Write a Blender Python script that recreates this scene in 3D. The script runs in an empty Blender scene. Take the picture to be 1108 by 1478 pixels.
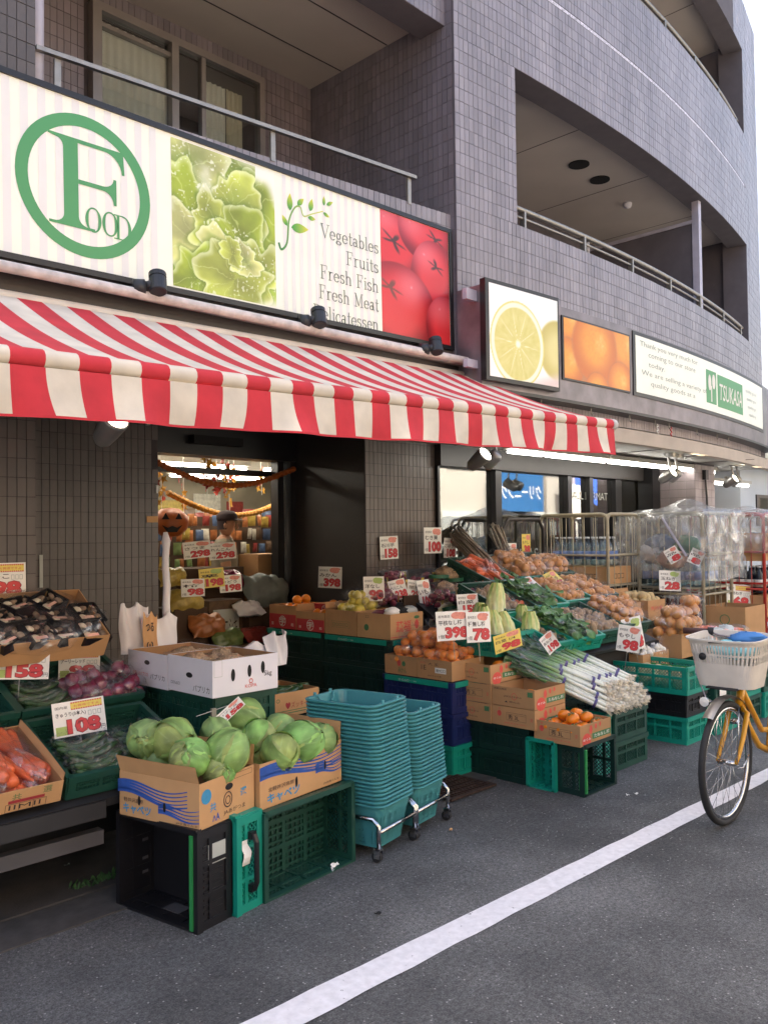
import bpy, bmesh, math, random
import numpy as np
from mathutils import Matrix, Vector
rnd = random.Random(7)
sc = bpy.context.scene
COL = sc.collection
PI = math.pi
# ------------------------------------------------------------------ camera
FPX, PW, PH = 1230.0, 1108, 1478          # focal length in photo pixels
TH, PIT, ROLL, CH = math.radians(44.2), math.radians(1.54), -0.012, 1.58
Fv = Vector((math.cos(TH)*math.cos(PIT), math.sin(TH)*math.cos(PIT), math.sin(PIT)))
R0 = Vector((math.sin(TH), -math.cos(TH), 0)); U0 = R0.cross(Fv)
Rv = R0*math.cos(ROLL)+U0*math.sin(ROLL); Uv = U0*math.cos(ROLL)-R0*math.sin(ROLL)
CAMP = Vector((0, 0, CH))
cam = bpy.data.objects.new('camera', bpy.data.cameras.new('camera')); COL.objects.link(cam)
cam.matrix_world = Matrix(((Rv.x, Uv.x, -Fv.x, CAMP.x), (Rv.y, Uv.y, -Fv.y, CAMP.y), (Rv.z, Uv.z, -Fv.z, CAMP.z), (0, 0, 0, 1)))
cam.data.sensor_fit = 'VERTICAL'; cam.data.sensor_height = 24.0; cam.data.lens = 24.0*FPX/PH
cam.data.clip_start = 0.05; cam.data.clip_end = 3000
sc.camera = cam
# ------------------------------------------------------------------ sky and sun (sun stands behind the building: the street is in open shade)
SUN_EL, SUN_AZ = math.radians(50), math.radians(97)     # azimuth measured from +X towards +Y
w = bpy.data.worlds.new('World'); sc.world = w; w.use_nodes = True
nt = w.node_tree; bg = nt.nodes['Background']
sky = nt.nodes.new('ShaderNodeTexSky'); sky.sky_type = 'NISHITA'; sky.sun_disc = False
sky.sun_elevation = SUN_EL; sky.sun_rotation = math.radians(90)-SUN_AZ
sky.air_density = 1.0; sky.dust_density = 9.0; sky.ozone_density = 0.0
nt.links.new(sky.outputs[0], bg.inputs[0]); bg.inputs[1].default_value = 0.15
sl = bpy.data.lights.new('sun', 'SUN'); sl.energy = 4.0; sl.angle = math.radians(0.53); sl.color = (1, .95, .87)
so = bpy.data.objects.new('sun', sl); COL.objects.link(so); so.location = (0, 0, 30)
sd = Vector((math.cos(SUN_EL)*math.cos(SUN_AZ), math.cos(SUN_EL)*math.sin(SUN_AZ), math.sin(SUN_EL)))
so.rotation_euler = sd.to_track_quat('Z', 'Y').to_euler()
vs = sc.view_settings; vs.view_transform = 'Standard'; vs.look = 'None'; vs.gamma = 1; vs.use_curve_mapping = False
vs.exposure = 2.2
try:
    sc.cycles.max_bounces = 8; sc.cycles.transparent_max_bounces = 24; sc.cycles.caustics_reflective = False; sc.cycles.caustics_refractive = False
    sc.cycles.sample_clamp_indirect = 4
except Exception: pass
# ------------------------------------------------------------------ helpers
def P(x, y, X=None, Y=None, z=None):
    """photo pixel -> world point on a plane X=, Y= or z= (the thing or ground it touches)"""
    d = Fv + Rv*((x-PW/2)/FPX) - Uv*((y-PH/2)/FPX)
    if z is not None: k = (z-CH)/d.z
    elif X is not None: k = X/d.x
    else: k = Y/d.y
    return CAMP + d*k
def lin(c):
    if isinstance(c, str):
        c = tuple(int(c[i:i+2], 16)/255 for i in (0, 2, 4))
    return tuple((v/12.92 if v <= .04045 else ((v+.055)/1.055)**2.4) for v in c[:3])
MATS = {}
def mat(name, c, rough=.6, metal=0., var=.12, scale=6., bump=0., bscale=60., rand=0., attr=False, spec=.5, emit=0., sss=0., det=3., stretch=None):
    m = bpy.data.materials.new(name); m.use_nodes = True; MATS[name] = m
    n = m.node_tree.nodes; L = m.node_tree.links; b = n['Principled BSDF']
    b.inputs['Roughness'].default_value = rough; b.inputs['Metallic'].default_value = metal
    b.inputs['Specular IOR Level'].default_value = spec
    c = tuple(c)
    tc = n.new('ShaderNodeTexCoord')
    out = None
    if attr:
        a = n.new('ShaderNodeAttribute'); a.attribute_name = 'Col'; out = a.outputs['Color']
        if c != (1, 1, 1):
            mx = n.new('ShaderNodeMixRGB'); mx.blend_type = 'MULTIPLY'; mx.inputs[0].default_value = 1
            L.new(out, mx.inputs[1]); mx.inputs[2].default_value = (*c, 1); out = mx.outputs[0]
    else:
        rg = n.new('ShaderNodeRGB'); rg.outputs[0].default_value = (*c, 1); out = rg.outputs[0]
    if var or rand:
        hv = n.new('ShaderNodeHueSaturation'); L.new(out, hv.inputs['Color'])
        val = None
        if var:
            no = n.new('ShaderNodeTexNoise'); no.inputs['Scale'].default_value = scale; no.inputs['Detail'].default_value = det
            if stretch:
                mp = n.new('ShaderNodeMapping'); mp.inputs['Scale'].default_value = stretch; L.new(tc.outputs['Object'], mp.inputs['Vector']); L.new(mp.outputs[0], no.inputs['Vector'])
            else: L.new(tc.outputs['Object'], no.inputs['Vector'])
            mr = n.new('ShaderNodeMapRange'); mr.inputs[1].default_value = .3; mr.inputs[2].default_value = .7
            mr.inputs[3].default_value = 1-var; mr.inputs[4].default_value = 1+var
            L.new(no.outputs[0], mr.inputs[0]); val = mr.outputs[0]
        if rand:
            oi = n.new('ShaderNodeObjectInfo'); mr2 = n.new('ShaderNodeMapRange')
            mr2.inputs[3].default_value = 1-rand; mr2.inputs[4].default_value = 1+rand
            L.new(oi.outputs['Random'], mr2.inputs[0])
            if val is not None:
                mu = n.new('ShaderNodeMath'); mu.operation = 'MULTIPLY'; L.new(val, mu.inputs[0]); L.new(mr2.outputs[0], mu.inputs[1]); val = mu.outputs[0]
            else: val = mr2.outputs[0]
        L.new(val, hv.inputs['Value']); out = hv.outputs[0]
    L.new(out, b.inputs['Base Color'])
    if bump:
        nb = n.new('ShaderNodeTexNoise'); nb.inputs['Scale'].default_value = bscale; nb.inputs['Detail'].default_value = 4
        L.new(tc.outputs['Object'], nb.inputs['Vector'])
        bp = n.new('ShaderNodeBump'); bp.inputs['Strength'].default_value = bump; bp.inputs['Distance'].default_value = .004
        L.new(nb.outputs[0], bp.inputs['Height']); L.new(bp.outputs[0], b.inputs['Normal'])
    if emit:
        b.inputs['Emission Color'].default_value = (*c, 1); b.inputs['Emission Strength'].default_value = emit
    if sss:
        b.inputs['Subsurface Weight'].default_value = sss; b.inputs['Subsurface Radius'].default_value = (.02, .02, .01)
    return m
def H(s): return lin(s)
def film(name, tint=(.99, .99, 1), base=.07, ridge=.5, scale=14., rough=.12, dif=.15):
    """clear wrinkled plastic film"""
    m = bpy.data.materials.new(name); m.use_nodes = True; MATS[name] = m
    n = m.node_tree.nodes; L = m.node_tree.links; n.remove(n['Principled BSDF']); o = n['Material Output']
    tr = n.new('ShaderNodeBsdfTransparent'); tr.inputs[0].default_value = (*tint, 1)
    gl = n.new('ShaderNodeBsdfGlossy'); gl.inputs['Roughness'].default_value = rough
    df = n.new('ShaderNodeBsdfDiffuse'); df.inputs[0].default_value = (.8, .8, .8, 1)
    tc = n.new('ShaderNodeTexCoord'); no = n.new('ShaderNodeTexNoise'); no.inputs['Scale'].default_value = scale; no.inputs['Detail'].default_value = 5; no.inputs['Distortion'].default_value = 1.2
    L.new(tc.outputs['Object'], no.inputs['Vector'])
    bp = n.new('ShaderNodeBump'); bp.inputs['Strength'].default_value = 1; bp.inputs['Distance'].default_value = .03
    L.new(no.outputs[0], bp.inputs['Height']); L.new(bp.outputs[0], gl.inputs['Normal']); L.new(bp.outputs[0], df.inputs['Normal'])
    m2 = n.new('ShaderNodeMixShader'); m2.inputs[0].default_value = dif
    L.new(gl.outputs[0], m2.inputs[1]); L.new(df.outputs[0], m2.inputs[2])
    mr = n.new('ShaderNodeMapRange'); mr.inputs[1].default_value = .5; mr.inputs[2].default_value = .72; mr.inputs[3].default_value = base; mr.inputs[4].default_value = ridge
    L.new(no.outputs[0], mr.inputs[0])
    mx = n.new('ShaderNodeMixShader'); L.new(mr.outputs[0], mx.inputs[0]); L.new(tr.outputs[0], mx.inputs[1]); L.new(m2.outputs[0], mx.inputs[2])
    L.new(mx.outputs[0], o.inputs[0])
    return m
def glass(name, tint, refl, rough=.02):
    m = bpy.data.materials.new(name); m.use_nodes = True; MATS[name] = m
    n = m.node_tree.nodes; L = m.node_tree.links; n.remove(n['Principled BSDF']); o = n['Material Output']
    tr = n.new('ShaderNodeBsdfTransparent'); tr.inputs[0].default_value = (*tint, 1)
    gl = n.new('ShaderNodeBsdfGlossy'); gl.inputs['Roughness'].default_value = rough
    mx = n.new('ShaderNodeMixShader'); mx.inputs[0].default_value = refl
    L.new(tr.outputs[0], mx.inputs[1]); L.new(gl.outputs[0], mx.inputs[2]); L.new(mx.outputs[0], o.inputs[0])
    return m
# --- colour palette -------------------------------------------------
mat('tile', H('8f888d'), .36, attr=True, var=.20, scale=1.6, spec=.5, det=7, stretch=(2.2, 2.2, .22))
mat('tile_one', H('5a524e'), .38, var=.06, scale=3, rand=.10)
mat('grout', H('615b60'), .9, var=.1)
mat('grout_dark', H('413a3a'), .9, var=.1)
mat('tile_dark', H('5a524e'), .4, attr=True, var=.08, scale=1.5)
mat('soffit', H('c2b6ac'), .8, var=.08, scale=1.2)
mat('soffit_panel', H('a5a29a'), .55, var=.06)
mat('dark_frame', H('1c1b1d'), .35, var=.1)
mat('dark_panel', H('35302e'), .45, var=.08)
mat('dark_void', H('161414'), .8)
mat('steel', H('9a948c'), .42, metal=.75, var=.1, scale=20)
mat('chrome', H('c4c4c6'), .14, metal=1, var=.04)
mat('white_pipe', H('b3aebb'), .4)
mat('gutter', H('cfc6c0'), .5, var=.22, scale=16, det=6)
mat('sign_white', H('f7f7e6'), .35, var=.02, spec=.5)
mat('sign_stripe', H('ebe8e2'), .35, var=.02)
mat('sign_green', H('4f9a5f'), .4, var=.02)
mat('sign_ink', H('7d8578'), .4, var=.02)
mat('picture', (1, 1, 1), .3, attr=True, var=0)
mat('leafprint', (1, 1, 1), .4, attr=True, var=0)
mat('fascia', H('7b7478'), .35, metal=.35, var=.3, scale=5, det=6)
mat('cream', H('b4a493'), .6, var=.12, scale=3)
mat('spot_black', H('25272b'), .45)
mat('lamp_silver', H('9a9896'), .35, metal=.6)
mat('lamp_glow', (1, .93, .74), .5, var=0, emit=3.0)
mat('tube_glow', (1, .96, .88), .5, var=0, emit=6.0)
mat('tube_in', (1, .93, .80), .5, var=0, emit=7.0)
mat('awn_red', H('c52f3a'), .8, var=.13, scale=7, det=8, bump=.15, bscale=40)
mat('awn_white', H('d6ccbb'), .8, var=.12, scale=7, det=8, bump=.15, bscale=40)
mat('curtain', H('e9e7df'), .9, var=.08)
mat('curtain_beige', H('cfc6b0'), .9, var=.08)
mat('kraft', H('b98d60'), .85, var=.07, scale=7, rand=.05)
mat('kraft_in', H('a87f56'), .9, var=.07, scale=7)
mat('kraft_light', H('c99b6a'), .85, var=.06, scale=7)
mat('white_carton', H('e4dfe4'), .6, var=.03)
mat('ink_blue', H('2f57a8'), .7, var=.1, scale=40)
mat('ink_cyan', H('3f8fb8'), .7, var=.1, scale=40)
mat('ink_black', H('3c3230'), .7, var=.15, scale=40)
mat('ink_red', H('d8564a'), .7, var=.1, scale=40)
mat('ink_darkred', H('a6333a'), .7, var=.1)
mat('ink_green', H('4d7c50'), .7, var=.1, scale=40)
mat('ink_white', H('e9e4da'), .7, var=.05)
mat('box_red', H('c2393f'), .55, var=.06)
mat('plastic_teal', H('17917c'), .38, var=.08, scale=8, rand=.06)
mat('plastic_dkgreen', H('1f4a3e'), .4, var=.12, scale=8, rand=.1)
mat('plastic_deep', H('14302b'), .42, var=.14, scale=8, rand=.12)
mat('plastic_black', H('1d1c1f'), .35, var=.12, scale=8)
mat('plastic_navy', H('1e2a5c'), .4, var=.1)
mat('plastic_lime', H('2f8a4a'), .4, var=.1)
mat('basket', H('478e93'), .36, var=.05, scale=10, rand=.05)
mat('card_white', H('efece4'), .5, var=.03)
mat('card_yellow', H('e8cf62'), .5, var=.05)
mat('card_red', H('cf3d40'), .5, var=.04)
mat('card_outline', H('8c2730'), .5, var=.04)
mat('card_pink', H('e2907e'), .5, var=.15, scale=60)
mat('card_green', H('a9bf6a'), .5, var=.05)
mat('card_grey', H('b8bcb6'), .5, var=.05)
mat('rubber', H('232325'), .75, var=.15, scale=30)
mat('bike_yellow', H('d99a1e'), .3, var=.06, spec=.6)
mat('bike_cream', H('d9d0c4'), .5, var=.07, scale=12)
mat('grip_brown', H('4a2e2a'), .7)
mat('cloth_blue', H('3f77b4'), .85)
mat('cloth_aqua', H('8fd0d6'), .85)
mat('asphalt_fix', H('4a4a4c'), .9)
film('film', base=.015, ridge=.26)
film('film_heavy', base=.06, ridge=.42, scale=9)
film('film_cover', (.97, .98, .98), base=.27, ridge=.8, scale=6, rough=.12, dif=.45)
glass('glass_shop', (.45, .47, .48), .34)
glass('glass_up', (.92, .94, .92), .20)
mat('bag_white', H('ddd9da'), .45, var=.04)
mat('red_onion', H('7a2440'), .25, var=.25, scale=12, rand=.12)
mat('bag_green', H('2f6a4a'), .4)
# --- mesh builder ----------------------------------------------------
class MB:
    def __init__(s): s.v = []; s.f = []; s.m = []; s.c = []; s.X = None
    def add(s, vs, fs, mi=0, col=None):
        o = len(s.v)
        if s.X is not None: vs = [s.X @ Vector(p) for p in vs]
        s.v.extend([tuple(p) for p in vs])
        for q in fs: s.f.append(tuple(i+o for i in q)); s.m.append(mi)
        s.c.extend(col if isinstance(col, list) else [col]*len(vs))
        return s
    def bx(s, x0, x1, y0, y1, z0, z1, mi=0, col=None):
        return s.add([(x0,y0,z0),(x1,y0,z0),(x1,y1,z0),(x0,y1,z0),(x0,y0,z1),(x1,y0,z1),(x1,y1,z1),(x0,y1,z1)],
                     [(0,3,2,1),(4,5,6,7),(0,1,5,4),(1,2,6,5),(2,3,7,6),(3,0,4,7)], mi, col)
    def bar(s, a, b, wd, th, up=(0,0,1), mi=0):
        a = Vector(a); b = Vector(b); d = (b-a).normalized(); u = Vector(up)
        if abs(d.dot(u)) > .98: u = Vector((0,1,0))
        r = d.cross(u).normalized()*wd/2; u = r.cross(d).normalized()*th/2
        vs = [a-r-u,a+r-u,a+r+u,a-r+u,b-r-u,b+r-u,b+r+u,b-r+u]
        return s.add(vs, [(0,1,2,3),(7,6,5,4),(0,4,5,1),(1,5,6,2),(2,6,7,3),(3,7,4,0)], mi)
    def tube(s, pts, r, n=8, mi=0, cap=True, closed=False, col=None):
        pts = [Vector(p) for p in pts]; N = len(pts); rs = r if isinstance(r, (list, tuple)) else [r]*N
        vs = []; up = None; cols = []
        for i, p in enumerate(pts):
            a = pts[(i-1) % N] if (closed or i > 0) else p; b = pts[(i+1) % N] if (closed or i < N-1) else p
            d = (b-a); d = d.normalized() if d.length > 1e-9 else Vector((0,0,1))
            if up is None: up = d.orthogonal().normalized()
            up = (up - d*up.dot(d)); up = up.normalized() if up.length > 1e-6 else d.orthogonal().normalized()
            sd = d.cross(up)
            for k in range(n):
                t = 2*PI*k/n; vs.append(p+(up*math.cos(t)+sd*math.sin(t))*rs[i])
                if col: cols.append(col[i])
        fs = []
        for i in range(N if closed else N-1):
            for k in range(n):
                fs.append((i*n+k, i*n+(k+1) % n, ((i+1) % N)*n+(k+1) % n, ((i+1) % N)*n+k))
        if cap and not closed: fs.append(tuple(range(n-1, -1, -1))); fs.append(tuple((N-1)*n+k for k in range(n)))
        return s.add(vs, fs, mi, cols if col else None)
    def lathe(s, prof, n=16, c=(0,0,0), mi=0, sx=1, sy=1, col=None, wob=None):
        vs = []; cols = []
        for j, (r, z) in enumerate(prof):
            for k in range(n):
                t = 2*PI*k/n; q = r*(wob(t, z) if wob else 1)
                vs.append((c[0]+q*math.cos(t)*sx, c[1]+q*math.sin(t)*sy, c[2]+z))
                if col: cols.append(col[j])
        fs = [(j*n+k, j*n+(k+1) % n, (j+1)*n+(k+1) % n, (j+1)*n+k) for j in range(len(prof)-1) for k in range(n)]
        if prof[0][0] > 1e-4: fs.append(tuple(range(n-1, -1, -1)))
        if prof[-1][0] > 1e-4: fs.append(tuple((len(prof)-1)*n+k for k in range(n)))
        return s.add(vs, fs, mi, cols if col else None)
    def grid(s, fn, nu, nv, mi=0, colfn=None, closed=False):
        vs = []; cols = []
        for j in range(nv+1):
            for i in range(nu if closed else nu+1):
                u = i/nu; v = j/nv; vs.append(fn(u, v))
                if colfn: cols.append(colfn(u, v))
        W = nu if closed else nu+1
        fs = [(j*W+i, j*W+(i+1) % W, (j+1)*W+(i+1) % W, (j+1)*W+i) for j in range(nv) for i in range(nu)]
        return s.add(vs, fs, mi, cols if colfn else None)
    def poly(s, pts, mi=0, col=None): return s.add(pts, [tuple(range(len(pts)))], mi, col)
    def mesh(s, name, mats, smooth=False):
        me = bpy.data.meshes.new(name); me.from_pydata(s.v, [], s.f)
        for k in (mats if isinstance(mats, (list, tuple)) else [mats]): me.materials.append(MATS[k] if isinstance(k, str) else k)
        if any(s.m): me.polygons.foreach_set('material_index', s.m)
        if any(c is not None for c in s.c):
            a = me.color_attributes.new('Col', 'FLOAT_COLOR', 'POINT')
            a.data.foreach_set('color', [q for c in s.c for q in ((*c, 1) if c is not None else (1, 1, 1, 1))])
        if smooth: me.polygons.foreach_set('use_smooth', [True]*len(me.polygons))
        me.update(); return me
    def obj(s, name, mats, parent=None, smooth=False, M=None):
        return link(name, s.mesh(name, mats, smooth), parent, M)
def link(name, me, parent=None, M=None):
    o = bpy.data.objects.new(name, me); COL.objects.link(o)
    if parent is not None: o.parent = parent
    if M is not None: o.matrix_local = M if parent is not None else M
    return o
def tag(o, label, cat, group=None, kind=None):
    o['label'] = label; o['category'] = cat
    if group: o['group'] = group
    if kind: o['kind'] = kind
    return o
def thing(name, label, cat, M=None, group=None):
    o = bpy.data.objects.new(name, None); COL.objects.link(o); o.empty_display_size = .05
    if M is not None: o.matrix_world = M if isinstance(M, Matrix) else Matrix.Translation(M)
    return tag(o, label, cat, group)
def struct(o): o['kind'] = 'structure'; return o
def dup(root, M, label=None, group=None):
    r = root.copy(); COL.objects.link(r); r.matrix_world = M if isinstance(M, Matrix) else Matrix.Translation(M)
    if label: r['label'] = label
    if group: r['group'] = group
    for ch in root.children:
        c = ch.copy(); COL.objects.link(c); c.parent = r; c.matrix_parent_inverse = ch.matrix_parent_inverse.copy()
        for g in ch.children:
            d = g.copy(); COL.objects.link(d); d.parent = c; d.matrix_parent_inverse = g.matrix_parent_inverse.copy()
    return r
def TR(x, y, z): return Matrix.Translation((x, y, z))
def RZ(a): return Matrix.Rotation(math.radians(a), 4, 'Z')
def RX(a): return Matrix.Rotation(math.radians(a), 4, 'X')
def RY(a): return Matrix.Rotation(math.radians(a), 4, 'Y')
def basis(o, x, y, z=None):
    x = Vector(x); y = Vector(y); z = Vector(z) if z is not None else x.cross(y)
    return Matrix(((x.x,y.x,z.x,o[0]),(x.y,y.y,z.y,o[1]),(x.z,y.z,z.z,o[2]),(0,0,0,1)))
# --- value noise ------------------------------------------------------
_ng = np.random.default_rng(3).random((8, 64, 64))
def vn(x, y, k=0):
    x = np.asarray(x, float); y = np.asarray(y, float)
    xi = np.floor(x).astype(int); yi = np.floor(y).astype(int); fx = x-xi; fy = y-yi
    fx = fx*fx*(3-2*fx); fy = fy*fy*(3-2*fy); g = _ng[k % 8]
    a = g[xi % 64, yi % 64]; b = g[(xi+1) % 64, yi % 64]; c = g[xi % 64, (yi+1) % 64]; d = g[(xi+1) % 64, (yi+1) % 64]
    return (a*(1-fx)+b*fx)*(1-fy)+(c*(1-fx)+d*fx)*fy
def fbm(x, y, k=0, o=4):
    s = 0; a = .5
    for i in range(o): s = s+a*vn(x*2**i+13*i, y*2**i+7*i, k+i); a *= .5
    return s
# --- text -------------------------------------------------------------
_tc = {}
def text_geo(s, bold=0., res=2):
    key = (s, bold, res)
    if key in _tc: return _tc[key]
    cu = bpy.data.curves.new('t', 'FONT'); cu.body = s; cu.resolution_u = res; cu.offset = bold; cu.fill_mode = 'FRONT'
    ob = bpy.data.objects.new('t', cu); COL.objects.link(ob)
    dg = bpy.context.evaluated_depsgraph_get(); me = bpy.data.meshes.new_from_object(ob.evaluated_get(dg))
    vs = [(v.co.x, v.co.y) for v in me.vertices]; fs = [tuple(p.vertices) for p in me.polygons]
    bpy.data.objects.remove(ob); bpy.data.curves.remove(cu); bpy.data.meshes.remove(me)
    if not vs: vs = [(0, 0), (1, 0), (1, 1)]; fs = [(0, 1, 2)]
    x0 = min(v[0] for v in vs); x1 = max(v[0] for v in vs); y0 = min(v[1] for v in vs); y1 = max(v[1] for v in vs)
    _tc[key] = (vs, fs, x0, x1, y0, y1); return _tc[key]
def put_text(mb, s, x, y, h, w=None, bold=0., z=0., align='l', mi=0, skew=0., res=2):
    """text with bounding-box height h (and width w) in the local XY plane"""
    vs, fs, x0, x1, y0, y1 = text_geo(s, bold, res)
    k = h/(y1-y0); kx = k if w is None else w/(x1-x0); W = (x1-x0)*kx
    ox = x-(W if align == 'r' else W/2 if align == 'c' else 0)
    mb.add([(ox+(a-x0)*kx+skew*(b-y0)*k, y+(b-y0)*k, z) for a, b in vs], fs, mi)
def put_ell(mb, x, y, rx, ry, z=0., n=24, mi=0, hole=0., a0=0, a1=2*PI):
    if hole:
        o = [(x+rx*math.cos(a0+(a1-a0)*i/n), y+ry*math.sin(a0+(a1-a0)*i/n), z) for i in range(n+1)]
        q = [(x+(rx-hole)*math.cos(a0+(a1-a0)*i/n), y+(ry-hole)*math.sin(a0+(a1-a0)*i/n), z) for i in range(n+1)]
        mb.add(o+q, [(i, i+1, n+2+i, n+1+i) for i in range(n)], mi)
    else: mb.poly([(x+rx*math.cos(2*PI*i/n), y+ry*math.sin(2*PI*i/n), z) for i in range(n)], mi)
def put_rect(mb, x0, x1, y0, y1, z=0., mi=0): mb.poly([(x0,y0,z),(x1,y0,z),(x1,y1,z),(x0,y1,z)], mi)
def put_frame(mb, x0, x1, y0, y1, t, z=0., mi=0):
    put_rect(mb, x0, x1, y0, y0+t, z, mi); put_rect(mb, x0, x1, y1-t, y1, z, mi); put_rect(mb, x0, x0+t, y0+t, y1-t, z, mi); put_rect(mb, x1-t, x1, y0+t, y1-t, z, mi)
# ------------------------------------------------------------------ ground
def asphalt():
    m = bpy.data.materials.new('asphalt'); m.use_nodes = True; MATS['asphalt'] = m
    n = m.node_tree.nodes; L = m.node_tree.links; b = n['Principled BSDF']
    tc = n.new('ShaderNodeTexCoord')
    def noise(s, d=3, r=.6):
        q = n.new('ShaderNodeTexNoise'); q.inputs['Scale'].default_value = s; q.inputs['Detail'].default_value = d; q.inputs['Roughness'].default_value = r
        L.new(tc.outputs['Object'], q.inputs['Vector']); return q.outputs[0]
    def ramp(src, a, b_, c0, c1):
        r = n.new('ShaderNodeValToRGB'); r.color_ramp.elements[0].position = a; r.color_ramp.elements[1].position = b_
        r.color_ramp.elements[0].color = (*c0, 1); r.color_ramp.elements[1].color = (*c1, 1); L.new(src, r.inputs[0]); return r.outputs[0]
    base = ramp(noise(.7, 8, .7), .32, .70, (.074, .075, .077), (.150, .150, .150))
    fine = ramp(noise(150, 3, .7), .25, .75, (.25, .25, .25), (1.9, 1.9, 1.9))
    coarse = ramp(noise(55, 2, .6), .3, .7, (.62, .62, .62), (1.38, 1.38, 1.38))
    stain = ramp(noise(.35, 9, .75), .40, .62, (.66, .66, .66), (1.12, 1.12, 1.11))
    def mul(a, b_):
        q = n.new('ShaderNodeMixRGB'); q.blend_type = 'MULTIPLY'; q.inputs[0].default_value = 1; L.new(a, q.inputs[1]); L.new(b_, q.inputs[2]); return q
    base = mul(mul(base, coarse).outputs[0], stain).outputs[0]
    mu = mul(base, fine)
    vo = n.new('ShaderNodeTexVoronoi'); vo.inputs['Scale'].default_value = 52; L.new(tc.outputs['Object'], vo.inputs['Vector'])
    sp = ramp(vo.outputs['Distance'], .14, .24, (1, 1, 1), (0, 0, 0))
    # only some stones are pale
    rr = n.new('ShaderNodeSeparateColor'); L.new(vo.outputs['Color'], rr.inputs[0])
    gt = n.new('ShaderNodeMath'); gt.operation = 'GREATER_THAN'; gt.inputs[1].default_value = .80; L.new(rr.outputs[0], gt.inputs[0])
    mm = n.new('ShaderNodeMath'); mm.operation = 'MULTIPLY'; L.new(sp, mm.inputs[0]); L.new(gt.outputs[0], mm.inputs[1])
    mx = n.new('ShaderNodeMixRGB'); L.new(mm.outputs[0], mx.inputs[0]); L.new(mu.outputs[0], mx.inputs[1]); mx.inputs[2].default_value = (.36, .35, .34, 1)
    L.new(mx.outputs[0], b.inputs['Base Color']); b.inputs['Roughness'].default_value = .82
    bp = n.new('ShaderNodeBump'); bp.inputs['Strength'].default_value = 1; bp.inputs['Distance'].default_value = .012
    L.new(noise(120, 3, .7), bp.inputs['Height']); L.new(bp.outputs[0], b.inputs['Normal'])
asphalt()
def paintmat():
    m = mat('road_paint', H('d9d6d8'), .7, var=.10, scale=30, bump=.4, bscale=120, det=6)
    n = m.node_tree.nodes; L = m.node_tree.links; o = n['Material Output']; b = n['Principled BSDF']
    tr = n.new('ShaderNodeBsdfTransparent'); tc = n.new('ShaderNodeTexCoord'); no = n.new('ShaderNodeTexNoise')
    no.inputs['Scale'].default_value = 22; no.inputs['Detail'].default_value = 8; no.inputs['Roughness'].default_value = .75; L.new(tc.outputs['Object'], no.inputs['Vector'])
    r = n.new('ShaderNodeValToRGB'); r.color_ramp.elements[0].position = .315; r.color_ramp.elements[1].position = .36; L.new(no.outputs[0], r.inputs[0])
    mx = n.new('ShaderNodeMixShader'); L.new(r.outputs[0], mx.inputs[0]); L.new(tr.outputs[0], mx.inputs[1]); L.new(b.outputs[0], mx.inputs[2]); L.new(mx.outputs[0], o.inputs[0])
paintmat()
mat('concrete', H('4c4947'), .9, var=.22, scale=14, bump=.5, bscale=90, det=6)
mat('apron', H('4b4846'), .9, var=.2, scale=9, bump=.5, bscale=90, det=6)
g = MB(); g.poly([(-300,-300,0),(300,-300,0),(300,300,0),(-300,300,0)]); struct(g.obj('road', 'asphalt'))
g = MB()
def wob(i): return .0015*math.sin(i*1.7)+.002*math.sin(i*4.3+1)
xs = [-2+.12*i for i in range(160)]
def liney(x, k): return (2.30-.033*(x-1.7) if k else 2.15-.024*(x-1.8))
for i in range(len(xs)-1):
    a, b = xs[i], xs[i+1]
    g.poly([(a,liney(a,0)+wob(i),.004),(b,liney(b,0)+wob(i+1),.004),(b,liney(b,1)+wob(i+31),.004),(a,liney(a,1)+wob(i+30),.004)])
struct(g.obj('road_line', 'road_paint'))
g = MB(); g.bx(-6, 13, 3.62, 5.25, -.05, .012); struct(g.obj('shop_apron', 'apron'))
g = MB()
g.bx(-6, 12.6, 3.36, 3.61, -.05, .007)
struct(g.obj('gutter_kerb', 'concrete'))
# cast iron drain grate in the gutter
gr = thing('drain_grate', 'rusty iron drain grate set in the gutter beside the basket stacks', 'drain grate', (3.88, 3.25, .009))
g = MB(); g.bx(0, .44, 0, .025, 0, .012); g.bx(0, .44, .315, .34, 0, .012); g.bx(0, .025, .025, .315, 0, .012); g.bx(.415, .44, .025, .315, 0, .012)
mat('rust', H('4a3a33'), .8, metal=.4, var=.25, scale=40); g.obj('frame', 'rust', gr)
g = MB(); g.poly([(.025,.025,.001),(.415,.025,.001),(.415,.315,.001),(.025,.315,.001)]); g.obj('pit', 'dark_void', gr)
for i in range(13): MB().bx(.035+i*.03, .045+i*.03, .025, .315, .002, .010).obj('bar', 'rust', gr)
for j in range(4): MB().bx(.025, .415, .08+j*.06, .086+j*.06, .003, .011).obj('cross_bar', 'rust', gr)
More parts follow.
